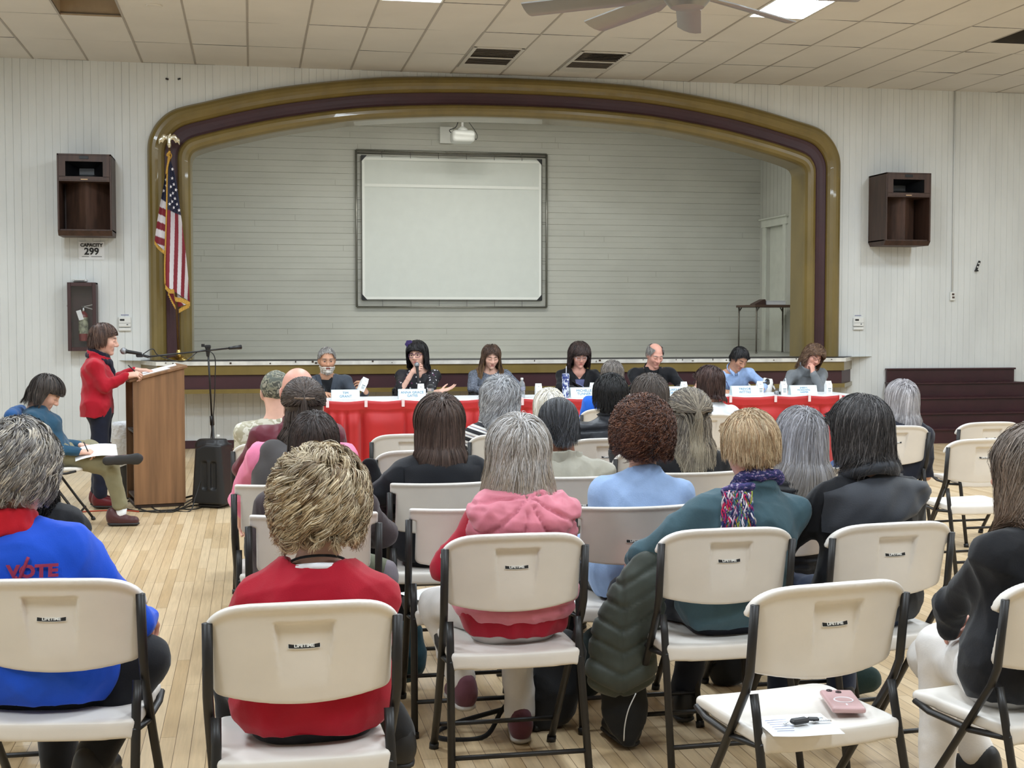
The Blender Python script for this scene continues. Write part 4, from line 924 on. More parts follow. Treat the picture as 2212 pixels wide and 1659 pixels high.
CH_ = {}       # who sits where: key -> (x, y of chair origin, rz)
def seatrow(key, kind, px, Y, rz, label, py=1000):
    if py > 1: q = at_floor(px, py, .842 if kind == 'A' else .832); x, Y = float(q[0]), float(q[1])       # top edge of the backrest read off the photo
    else: x = cx(px, 950, Y)
    o = chair(kind, x, Y, rz, label); o.scale = (1.045, 1, 1); CH_[key] = (float(o.location[0]), float(o.location[1]), rz)
seatrow('red', 'A', 658, 3.12, .02, 'white folding chair in the front of the photo under the woman in the red sweater', 1300)
seatrow('vote', 'A', 103, 3.19, -.14, 'white folding chair at the left edge under the person in the blue VOTE shirt', 1250)
seatrow('phone', 'A', 1818, 3.44, .16, 'empty white folding chair with a pink phone and keys on its seat', 1258)
seatrow('cardigan', 'A', 2338, 3.45, .26, 'white folding chair cut by the right edge under the woman in the black cardigan', 1244)
seatrow('pink', 'A', 1120, 4.32, 0, 'white folding chair under the woman in the pink puffer vest', 1152)
seatrow('teal', 'A', 1583, 4.48, .03, 'white folding chair under the person in the teal fleece, a puffer jacket hanging beside it', 1140)
seatrow('black', 'A', 1945, 4.62, .10, 'white folding chair under the person in the black jacket, behind the phone chair', 1128)
seatrow('hoodie', 'B', 680, 4.97, 0, 'white straight topped folding chair under the person in the dark brown hoodie', 1113)
seatrow('empty3', 'B', 1022, 5.12, 0, 'empty white straight topped folding chair half hidden behind the pink vest', 1099)
seatrow('lightblue', 'B', 1379, 5.2, 0, 'white straight topped folding chair under the woman in the light blue sweater', 1095)
seatrow('quilt', 'B', 1726, 5.32, 0, 'white straight topped folding chair under the woman in the black quilted jacket', 1081)
seatrow('pinkhood', 'B', 626, 5.98, 0, 'white straight topped folding chair under the person with pink sleeves', 1047)
seatrow('blackcoat', 'B', 962, 5.98, 0, 'white straight topped folding chair under the woman with long brown hair and black coat', 1044)
seatrow('khaki', 'B', 1258, 5.93, 0, 'white straight topped folding chair under the man in the pale khaki jacket', 1030)
seatrow('halfup', 'B', 1500, 6.2, 0, 'white straight topped folding chair under the woman with half tied blonde grey hair', 1021)
seatrow('bald', 'B', 640, 6.72, 0, 'white folding chair under the bald man in the maroon jacket', 0)
seatrow('camo', 'A', 594, 7.7, 0, 'white folding chair under the man in the camouflage cap', 0)
seatrow('brownlong', 'A', 1426, 7.1, 0, 'white folding chair under the woman with long brown hair behind the curly head', 971)
seatrow('gap1', 'A', 908, 7.16, 0, 'empty white folding chair left of the long brown hair, nearer of two', 972)
seatrow('gap2', 'A', 887, 8.2, 0, 'empty white folding chair left of the long brown hair, farther of two', 937)
seatrow('stripe', 'A', 1099, 8.2, 0, 'white folding chair under the woman with wavy silver hair and striped top', 937)
seatrow('vest', 'A', 1316, 7.77, 0, 'white folding chair under the man in the black puffer vest', 946)
seatrow('blond', 'A', 1190, 9.0, 0, 'white folding chair under the person with short white blond hair', 0)
seatrow('bluefleece', 'A', 1322, 10.2, 0, 'white folding chair under the grey haired man in the bright blue fleece', 0)
seatrow('whiteshirt', 'A', 1530, 9.87, 0, 'white folding chair under the woman with short brown hair and white shirt', 894)
seatrow('navy', 'A', 1940, 8.8, -.06, 'white folding chair under the silver bobbed woman near the maroon steps', 919)
seatrow('right1', 'A', 2135, 7.83, .04, 'empty white folding chair near the steps, nearer of two at right', 947)
seatrow('right2', 'A', 2146, 9.1, .04, 'empty white folding chair nearest the maroon steps, farther of two at right', 911)
NTX, NTY = -1.44, 10.48
chair('A', 0, 0, -PI/2, 'white folding chair turned sideways under the note taker by the lectern', loc=(NTX, NTY, 0)); CH_['notes'] = (NTX, NTY, -PI/2)
PANEL = {'tim': 712, 'anna': 898, 'tweed': 1064, 'mich': 1252, 'gary': 1412, 'trev': 1592, 'cher': 1752}
for k, lab, wm in (('tim', 'black folding chair under the bearded panelist', chb), ('anna', 'black folding chair under the panelist with the microphone', chb), ('tweed', 'black folding chair under the panelist in the tweed jacket', chb), ('mich', 'black folding chair under the panelist by the blue tumbler', chb), ('gary', 'black folding chair under the panelist in the black jacket', chb), ('trev', 'white folding chair under the panelist in the light blue shirt', None), ('cher', 'white folding chair under the panelist in the grey turtleneck', None)):
    x = cx(PANEL[k], 800, 14.40); chair('A', 0, 0, PI, lab, loc=(x, 14.42, 0), wm=wm, group='chairs behind the panel tables'); CH_[k] = (x, 14.42, PI)
# ------------------------------------------------------------------ people: engine
skin_m = mat('skin', (255, 255, 255), .5, spec=.35, attr=True, var=.05, vs=20)
hair_m = mat('hair_strands', (255, 255, 255), .5, spec=.4, attr=True, var=0)
SKIN = {'fair': (222, 176, 156), 'pink': (216, 160, 142), 'tan': (194, 146, 118), 'olive': (186, 138, 112), 'brown': (150, 102, 78)}
SC_C, SC_R = np.array([0, -.012, .035]), np.array([.079, .098, .088])
def euler_head(yaw, pitch, roll):      # yaw>0 turns to the person's left, pitch>0 looks down, roll>0 tips towards the right shoulder
    return rotz(yaw) @ rotx(-pitch) @ roty(roll)
def head_mesh(hc, Rh, hs, N, shL, shR, fine, face, female=True, lip=(176, 96, 92), skin='fair', brow=(70, 50, 40), eyes='down', nose=1.0, jaw=1.0, bust=True, up=None, fw=None):
    tl = lambda p: Rh.T @ (np.asarray(p)-hc)/hs
    n, a, b = tl(N), tl(shL), tl(shR)
    lo = np.array([-.20, -.17, -.34]); hi = np.array([.20, .17, .14]); 
    v = Vol(lo, hi, .012, [((-.095, -.125, -.125), (.095, .125, .13), fine)])
    v.ell((0, -.012, .035), (.0755, .0945, .084), k=.03); v.ell((0, .026, -.028), (.062*jaw, .062, .078), k=.03)
    v.cap((0, .02, -.055), (0, .062, -.098), .046*jaw, .022*jaw, k=.03)
    if face:
        for s in (-1, 1):
            v.ell((s*.038, .058, -.022), (.026, .026, .026), k=.025); v.cap((s*.008, .084, .026), (s*.042, .07, .024), .010, .009, k=.02)
            v.ell((s*.031, .096, .005), (.019, .017, .013), k=.014, mode='-'); v.ell((s*.031, .0755, .004), (.0165, .013, .0125), k=.004)
            v.ell((s*.013, .094, -.034), (.0095*nose, .011, .0085), k=.008)
        v.cap((0, .086, .014), (0, .108+.006*(nose-1), -.027), .0085, .0125*nose, k=.014); v.ell((0, .106, -.031), (.0105, .010, .0095), k=.008)
        v.cap((-.019, .078, -.0605), (.019, .078, -.0605), .0085, k=.012); v.cap((-.016, .079, -.0715), (.016, .079, -.0715), .009, k=.01)
        v.cap((-.02, .094, -.0655), (.02, .094, -.0655), .0028, k=.003, mode='-'); v.ell((0, .077, -.098), (.016, .014, .014), k=.016)
    for s in (-1, 1):
        R = rotz(s*.35) @ roty(s*.12); v.ell((s*.079, -.012, -.006), (.010, .019, .033), R=R, k=.006); v.ell((s*.089, -.006, -.002), (.006, .011, .02), R=R, k=.005, mode='-')
    v.cap((0, -.022, -.05), n+(Rh.T @ up*.012 if up is not None else 0), .053 if female else .059, .052 if female else .058, k=.03)
    if bust and up is not None:
        ul, fl_ = Rh.T @ up, Rh.T @ fw
        for q in (a, b): v.cap(n-ul*.02+fl_*.008, n+(q-n)*.78, .044, .036, k=.05)
        v.cap(n-ul*.06+fl_*.012, n-ul*.16+fl_*.03, .062, .066, k=.05, sq=(fl_, .75))
    V, Q = v.mesh(1)
    C = np.tile(lin(SKIN[skin] if isinstance(skin, str) else skin), (len(V), 1))
    if face:
        g = lambda c, r: np.exp(-(((V-np.array(c))/np.array(r))**2).sum(1))
        w = np.clip(g((0, .088, -.066), (.022, .03, .012))*1.3, 0, 1)[:, None]*.85; C = C*(1-w)+lin(lip)*w
        for s in (-1, 1):
            w = np.clip(g((s*.034, .085, .027), (.022, .03, .0052))*1.6, 0, 1)[:, None]*.9; C = C*(1-w)+lin(brow)*w
            w = (g((s*.043, .062, -.025), (.022, .03, .02))*.25)[:, None]; C = C*(1-w)+lin((206, 110, 98))*w
            if eyes == 'down': w = np.clip(g((s*.031, .09, -.003), (.017, .02, .0035))*1.5, 0, 1)[:, None]*.85; C = C*(1-w)+lin((52, 36, 32))*w
            else:
                w = np.clip(g((s*.031, .09, .003), (.0125, .02, .0045))*1.4, 0, 1)[:, None]*.85; C = C*(1-w)+lin((196, 184, 178))*w
                w = np.clip(g((s*.031, .09, .003), (.0062, .02, .0052))*2, 0, 1)[:, None]; C = C*(1-w)+lin((44, 34, 30))*w
                w = np.clip(g((s*.031, .09, .0105), (.018, .02, .003))*1.5, 0, 1)[:, None]*.8; C = C*(1-w)+lin((56, 40, 36))*w
        w = (g((0, .112, -.03), (.014, .02, .012))*.22)[:, None]; C = C*(1-w)+lin((204, 110, 98))*w
    return V*hs, Q, C
def hand_mesh(wrist, elbow, fdir, back, side, curl=.5, spread=.12, thumb=.5, skin='fair', size=1.0, stub=.09, curls=None):
    """palm, five jointed fingers; fdir = finger direction, back = direction the back of the hand faces, side=+1 right hand"""
    y = np.array(fdir, float); y /= np.linalg.norm(y); z = np.array(back, float); z = z-y*z.dot(y); z /= np.linalg.norm(z); x = np.cross(y, z)*(-side)   # x -> thumb side
    B = np.stack([x, y, z], 1); el = B.T @ (np.asarray(elbow)-np.asarray(wrist))/size; el = el/np.linalg.norm(el)
    v = Vol((-.10, -.12, -.12), (.12, .20, .07), .0042)
    v.cap((0, 0, 0), el*stub, .0235, .030, k=.015)
    kn = [(.029, .088, 0), (.010, .093, .003), (-.010, .088, .002), (-.028, .078, -.003)]
    for k in kn: v.cap((k[0]*.5, .012, 0), k, .0165, .0115, k=.016, sq=((0, 0, 1), .8))
    ln = [(.040, .026, .020), (.045, .029, .021), (.041, .027, .020), (.032, .021, .018)]
    for i, (k, l) in enumerate(zip(kn, ln)):
        c = (curls[i] if curls else curl*(1+.12*i)); p = np.array(k); a = 0.0; sp = (1.2-i*.8)*spread; r_ = .0094-.0006*(i == 3)
        for j, (s_, amt) in enumerate(zip(l, (.95, 1.25, .8))):
            a += amt*c; d = np.array([math.sin(sp)*math.cos(a), math.cos(sp)*math.cos(a), -math.sin(a)]); q = p+d*s_; v.cap(p, q, r_, r_-.001, k=.0035); p = q; r_ -= .001
    p = np.array([.018, .022, -.008]); t0 = np.array([.75, .62, -.25-.5*thumb]); r_ = .0125
    for j, s_ in enumerate((.040, .032, .026)):
        d = t0/np.linalg.norm(t0); q = p+d*s_; v.cap(p, q, r_, r_-.0018, k=.008 if j == 0 else .004); p = q; r_ -= .0018; t0 = t0+np.array([-.35*thumb-.1, .28, -.25*thumb])
    V, Q = v.mesh(1); V = V*size @ B.T+np.asarray(wrist)
    if side > 0 and np.linalg.det(B) < 0 or side < 0 and np.linalg.det(B) < 0: Q = Q[:, ::-1]
    C = np.tile(lin(SKIN[skin] if isinstance(skin, str) else skin), (len(V), 1)); return V, Q, C
def merge(parts):
    V, Q, C, n = [], [], [], 0
    for v, q, c in parts: V.append(v); Q.append(q+n); C.append(c); n += len(v)
    return np.concatenate(V), np.concatenate(Q), np.concatenate(C)
# ---- hair: combed strands over the scalp
def hairline(d, back=-.72, front=.60, side=-.05):
    ph = np.abs(np.arctan2(d[:, 0], d[:, 1]))
    return d[:, 2] > np.interp(ph, [0, .5, .85, 1.15, 1.4, 1.75, 2.2, PI], [front, front-.07, .28, side, side-.02, -.33, back+.12, back])
def unit(a): return a/(np.linalg.norm(a, axis=-1, keepdims=True)+1e-9)
def hair_mesh(hc, Rh, hs, h, N_, shL, shR, seed, dens=1.0):
    r = np.random.default_rng(seed); g = lambda k, d: h.get(k, d)
    n = int(g('n', 2200)*dens); N = 13
    i = np.arange(n*3)+.5; ph = np.arccos(1-2*i/(n*3)); th = PI*(1+5**.5)*i
    d = np.stack([np.cos(th)*np.sin(ph), np.sin(th)*np.sin(ph), np.cos(ph)], 1)+r.normal(size=(n*3, 3))*.03; d = unit(d)
    mask = hairline(d, g('back', -.72), g('front', .60), g('side', -.05))
    if g('bald', 0): mask &= ~((d[:, 2] > g('bald', 0)) & (d[:, 1] > -.75))
    d = d[mask]; n = len(d)
    vol = g('vol', .012); L = g('len', .2)*(1+g('lenvar', .12)*r.normal(size=n)); 
    if 'toplen' in h: L = L*(1+(g('toplen', 1)-1)*np.clip(d[:, 2], 0, 1))
    if g('nape', 0): L = L*np.interp(d[:, 2], [-.9, .25], [g('nape', 1), 1.0])
    L = np.maximum(L, .012)
    dn = Rh.T @ np.array([0, 0, -1.0]); cen = SC_C
    off = r.uniform(.15, 1, n)*vol+.002
    p = cen+d*(SC_R+.001)
    px = g('part', 0); side = np.tanh((d[:, 0]-px+r.normal(size=n)*.05)/.10); crown = unit(np.array(g('crown', (0, -.45, .9))))
    F = unit(d-crown[None])*g('wC', 1.0)+np.stack([side, 0*side, 0*side], 1)*g('wS', 0)*np.clip(d[:, 2], 0, 1)[:, None]+np.array([0, -1, 0])*g('wB', 0)+dn[None]*g('wD', .3)+np.array([1.0, 0, 0])*g('wX', 0)+np.array([0, 1, 0])*g('wF', 0)*(d[:, 1] > .1)[:, None]
    F = F+r.normal(size=(n, 3))*1.3*np.exp(-(np.linalg.norm(d-crown[None], axis=1)/.28)**2)[:, None]
    nrm = unit(d/SC_R); t = unit(F-nrm*(F*nrm).sum(1)[:, None]); dr = unit(t+nrm*g('lift', .25)+r.normal(size=(n, 3))*g('mess', .06))
    tlc = lambda q: Rh.T @ (np.asarray(q)-hc)/hs
    nk, a_, b_ = tlc(N_), tlc(shL), tlc(shR); ns = np.array([0, -.022, -.05])
    caps = [(ns, nk, .058), (nk+(0, -.0, -.03), a_, .066), (nk+(0, -.0, -.03), b_, .066), (nk, nk+(0, -.02, -.3), .11)]
    p0x = d[:, 0]-g('part', 0); rnd = r.random(n)
    P = np.zeros((n, N, 3)); P[:, 0] = p; G = g('grav', .28); ci = g('tuck', 0.0); ds = L/(N-1)
    tie = g('tie', None)
    if tie is not None: tied = d[:, 2] > g('tie_z', .05)
    for k in range(1, N):
        u = k/(N-1)
        if tie is not None and u <= .5:
            w = min(1, u/.5); td = unit(np.array(tie)); dd = unit(d*(1-w)+td*w*1.001); q = cen+dd*(SC_R+.004+off[:, None]*(1-.5*w)+.006*w)+r.normal(size=(n, 3))*.0015*(1 if w < 1 else .4)
            p = np.where(tied[:, None], q, p+dr*ds[:, None])
        else:
            p = p+dr*ds[:, None]
        mo = vol*1.05+.002; zc_ = np.clip((p[:, 2]-cen[2])/(SC_R[2]+mo), -1, 1); ro = np.where(zc_ > -.25, np.sqrt(np.maximum(1-np.clip(zc_, 0, 1)**2, 0)), 1)  # outer silhouette
        flare = (1+g('flare', 0)*np.clip(-(p[:, 2]-.0)/.2, 0, 2)); ex, ey = p[:, 0]/((SC_R[0]+mo)*flare), (p[:, 1]-cen[1])/((SC_R[1]+mo)*flare); qq = np.sqrt(ex*ex+ey*ey)+1e-9; w_ = np.maximum(ro, .02)/qq
        m_ = (qq > ro)*1.0; f_ = np.where(m_ > 0, np.minimum(w_*1.0, 1), 1); low = p[:, 2] < cen[2]
        p[:, 0] = np.where(low, p[:, 0]*f_, p[:, 0]); p[:, 1] = np.where(low, cen[1]+(p[:, 1]-cen[1])*f_, p[:, 1])
        e2 = (p-cen)/(SC_R+mo); q2 = np.linalg.norm(e2, axis=1); m2 = (q2 > 1) & ~low; p[m2] = cen+e2[m2]/q2[m2, None]*(SC_R+mo)
        o_ = (off+g('grow', 0)*u*vol)[:, None]; e = (p-cen)/(SC_R+o_); q = np.linalg.norm(e, axis=1); m_ = (q < 1)
        p[m_] = cen+e[m_]/q[m_, None]*(SC_R+o_[m_])
        if L.mean() > .09:
            for A, B, R in caps:
                ba = B-A; tt = np.clip(((p-A) @ ba)/ba.dot(ba), 0, 1)[:, None]; c = A+tt*ba; w = p-c; q = np.linalg.norm(w, axis=1); m_ = q < R+off*.6
                p[m_] = c[m_]+w[m_]/(q[m_, None]+1e-9)*(R+off[m_, None]*.6)
        fz = g('fringe', .072); inf = (p[:, 1] > np.where(p[:, 2] < -.10, -.03, .025)) & (p[:, 2] < fz+.012*np.sin(d[:, 0]*40)) & (np.abs(p[:, 0]) < g('facew', .060))     # keep the face clear
        sg = np.where(p0x >= 0, 1.0, -1.0); p[inf, 0] = sg[inf]*(g('facew', .060)+.006*rnd[inf]); p[inf, 1] -= .004; ck_ = (p[:, 2] < min(fz, .04)) & (p[:, 1] > g('cheek', .045)+.006*rnd); p[ck_, 1] = g('cheek', .045)+.006*rnd[ck_]
        P[:, k] = p; nd = unit(p-P[:, k-1])
        tk = unit(np.array([0, -.02, 0])*1.0-p*np.array([1, 1, 0])) if ci else 0
        dr = unit(nd+dn*G+(tk*ci*(u > .55) if ci else 0)+r.normal(size=(n, 3))*g('mess', .06)*.6)
        if tie is not None and abs(u-.5) < .05: dr[tied] = unit(dr[tied]*0+dn+r.normal(size=(tied.sum(), 3))*.12+np.array([0, -.25, 0]))
    cl = g('clump', .5)
    if cl:
        K = max(8, int(n/g('per', 16))); gi = r.choice(n, K, replace=False); best = np.zeros(n, int); bd = np.full(n, 9.)
        for j0 in range(0, K, 64):
            dd = ((d[:, None]-d[gi[j0:j0+64]][None])**2).sum(2); b2 = dd.argmin(1); m_ = dd[np.arange(n), b2] < bd; bd[m_] = dd[np.arange(n), b2][m_]; best[m_] = gi[j0+b2[m_]]
        u = np.linspace(0, 1, N)[None, :, None]; jit = r.normal(size=(n, 1, 3))*g('jit', .004)
        uu = cl*u**g('cpow', 1.0); P = P*(1-uu)+(P[best]+jit)*uu; phc = r.uniform(0, 6.3, n)[best]
    else: phc = r.uniform(0, 6.3, n)
    amp, wl = g('amp', 0), g('wl', .06)
    if amp:
        S = np.concatenate([np.zeros((n, 1)), np.cumsum(np.linalg.norm(np.diff(P, axis=1), axis=2), 1)], 1); T = unit(np.gradient(P, axis=1)); up = unit(P-cen); E1 = unit(up-T*(up*T).sum(2, keepdims=True)); E2 = np.cross(T, E1)
        f_ = (S*2*PI/wl+phc[:, None])[..., None]; en = np.clip(S/.03, 0, 1)[..., None]; A = amp*r.uniform(.6, 1.2, (n, 1, 1))
        P = P+en*A*(E2*np.sin(f_)+g('helix', 1.0)*E1*(np.cos(f_)*.8+.3))
        if g('helix', 1.0) > .3:      # finer sampling for ringlets
            M2 = 22; tt = np.linspace(0, N-1-1e-6, M2); i0 = tt.astype(int); w = (tt-i0)[None, :, None]; base = P-0
            P0 = P-en*A*(E2*np.sin(f_)+g('helix', 1.0)*E1*(np.cos(f_)*.8+.3)); lr = lambda a: a[:, i0]*(1-w)+a[:, np.minimum(i0+1, N-1)]*w
            S2 = lr(S[..., None]); f2 = S2*2*PI/wl+phc[:, None, None]; en2 = np.clip(S2/.03, 0, 1); P = lr(P0)+en2*A*(lr(E2)*np.sin(f2)+g('helix', 1.0)*lr(E1)*(np.cos(f2)*.8+.3)); N = M2
    rad = g('r', .0016)/max(dens, .25)**.5*r.uniform(.7, 1.3, n)[:, None]*np.clip(1.15-np.linspace(0, 1, N)**3*.85, .2, 1)[None]
    T = unit(np.gradient(P, axis=1)); up = unit(P-cen); E1 = unit(up-T*(up*T).sum(2, keepdims=True)); E2 = np.cross(T, E1)
    ta = r.normal(size=(n, 1, 1))*.5; wv = (E2*np.cos(ta)+E1*np.sin(ta))*rad[..., None]*1.25
    V = np.stack([P-wv, P+wv], 2).reshape(-1, 3); idx = np.arange(n*N*2).reshape(n, N, 2)
    F = np.stack([idx[:, :-1, 0], idx[:, :-1, 1], idx[:, 1:, 1], idx[:, 1:, 0]], -1).reshape(-1, 4)
    cols = np.array([lin(c) for c in h['cols']]); ck = r.integers(0, len(cols), n); ck = np.where(r.random(n) < .6, ck[best], ck) if cl else ck; lowf = .5+.5*np.sin(d[:, 0]*9+seed)*np.sin(d[:, 1]*7+d[:, 2]*5); c = cols[ck]*.65+cols[(lowf*(len(cols)-.01)).astype(int)]*.35; c = c*r.uniform(.88, 1.12, (n, 1)); c = c*(np.random.default_rng(seed+1).uniform(.72, 1.22, n)[best] if cl else 1.0)[:, None] if cl else c*r.uniform(.75, 1.2, (n, 1))
    CC = np.repeat(c[:, None], N, 1)
    if 'tips' in h: u = np.clip((np.linspace(0, 1, N)-.35)/.5, 0, 1)[None, :, None]; CC = CC*(1-u*.8)+lin(h['tips'])*u*.8
    C = np.repeat(CC[:, :, None], 2, 2).reshape(-1, 3)
    # scalp cover under the strands
    a, b = 40, 28; G = []; th = np.linspace(-PI, PI, a); zz = np.linspace(-.8, 1, b)
    D = np.array([[(math.sin(t_)*math.sqrt(max(0, 1-z*z)), math.cos(t_)*math.sqrt(max(0, 1-z*z)), z) for z in zz] for t_ in th]); mk_ = hairline(D.reshape(-1, 3), g('back', -.72)+.03, g('front', .60)+.06, g('side', -.05)+.06).reshape(a, b)
    if g('bald', 0): mk_ &= ~((D[..., 2] > g('bald', 0)-.02) & (D[..., 1] > -.75))
    VV = (cen+D*(SC_R+.002+vol*g('under', .35))).reshape(-1, 3); FF = [(i_*b+j_, (i_+1)*b+j_, (i_+1)*b+j_+1, i_*b+j_+1)[::-1] for i_ in range(a-1) for j_ in range(b-1) if mk_[i_, j_] and mk_[i_+1, j_] and mk_[i_, j_+1] and mk_[i_+1, j_+1]]
    if FF:
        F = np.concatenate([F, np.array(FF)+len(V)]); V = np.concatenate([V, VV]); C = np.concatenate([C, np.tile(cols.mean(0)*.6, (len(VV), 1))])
    return V*hs @ Rh.T+hc, F, C
def glasses(parent, hc, Rh, hs, m_, w=.026, h=.017, r_=.0016):
    m = MB()
    for s in (-1, 1):
        q = [(s*.032+w*abs(math.cos(a))**.7*np.sign(math.cos(a)), .101-.006*abs(math.cos(a))*(s*math.cos(a) > 0), .002+h*abs(math.sin(a))**.8*np.sign(math.sin(a))) for a in np.linspace(0, 2*PI, 21)[:-1]]
        m.tube(np.array(q)*hs @ Rh.T+hc, r_*1.1, 6, closed=True); m.tube(np.array([(s*(.032+w), .095, .008), (s*.078, .02, .006), (s*.083, -.012, .0)])*hs @ Rh.T+hc, r_, 6)
    m.tube(np.array([(-.008, .102, .006), (0, .106, .008), (.008, .102, .006)])*hs @ Rh.T+hc, r_, 6); return m.build('glasses', m_, parent, smooth=True)
def surf_y(V, x, z, sgn=-1):
    d = (V[:, 0]-x)**2+(V[:, 2]-z)**2; m = d < .0006
    if not m.any(): m = d <= d.min()+1e-9
    return (V[m, 1]*sgn).max()*sgn
def shoe(v0, v1, parent, m_up, m_sole, lift=0):
    """shoe from heel v0 to toe v1 (floor points)"""
    v0, v1 = np.array(v0, float), np.array(v1, float); d = unit(v1-v0); up = np.array([0, 0, 1.0])
    lo = np.minimum(v0, v1)-.09; hi = np.maximum(v0, v1)+.09; hi[2] += .08
    v = Vol(lo, hi, .0085); a, b = v0+d*.035+up*.045, v1-d*.045+up*.036
    v.cap(a, b, .038, .036, k=.02); v.cap(a+up*.03, a+up*.06, .038, .036, k=.02); v.cap(a+up*.03, (a+b)/2+up*.012, .036, .034, k=.03)
    V, Q = v.mesh(1); u_ = mk('shoe', V, Q, m_up, parent)
    v = Vol(lo, hi, .0085); v.cap(v0+d*.04+up*.016, v1-d*.045+up*.016, .041, .040, k=.01, sq=((0, 0, 1), .4)); V, Q = v.mesh(1); mk('sole', V, Q, m_sole, u_)
def cloth(name, c, **k): return mat('cloth_'+name, c, k.pop('rough', .8), spec=.25, var=k.pop('var', .07), vs=k.pop('vs', 9), bump=k.pop('bump', .25), bs=k.pop('bs', 190), bd=.002, sheen=k.pop('sheen', .15), **k)
shoe_black = mat('shoe_black', (24, 23, 24), .5, var=.05); sole_dark = mat('sole_dark', (36, 34, 34), .6, var=0); sole_pale = mat('sole_pale', (196, 192, 186), .6, var=.03)
GN = dict(red='sweater', vote='shirt', pink='long_sleeved_shirt', teal='fleece_jacket', black='jacket', cardigan='cardigan', lightblue='sweater', hoodie='hoodie', pinkhood='fleece_sweater', bald='jacket', camo='jacket', blackcoat='coat', stripe='striped_sweater', khaki='jacket', vest='puffer_vest', bluefleece='fleece_jacket', brownlong='jacket', halfup='sweater', quilt='quilted_jacket', navy='jacket', denim='denim_jacket', darkcurl='jacket', tim='blazer', anna='floral_blouse', tweed='tweed_jacket', mich='blazer', gary='jacket', cher='turtleneck_sweater', speaker='jacket')
P_OBJ = {}

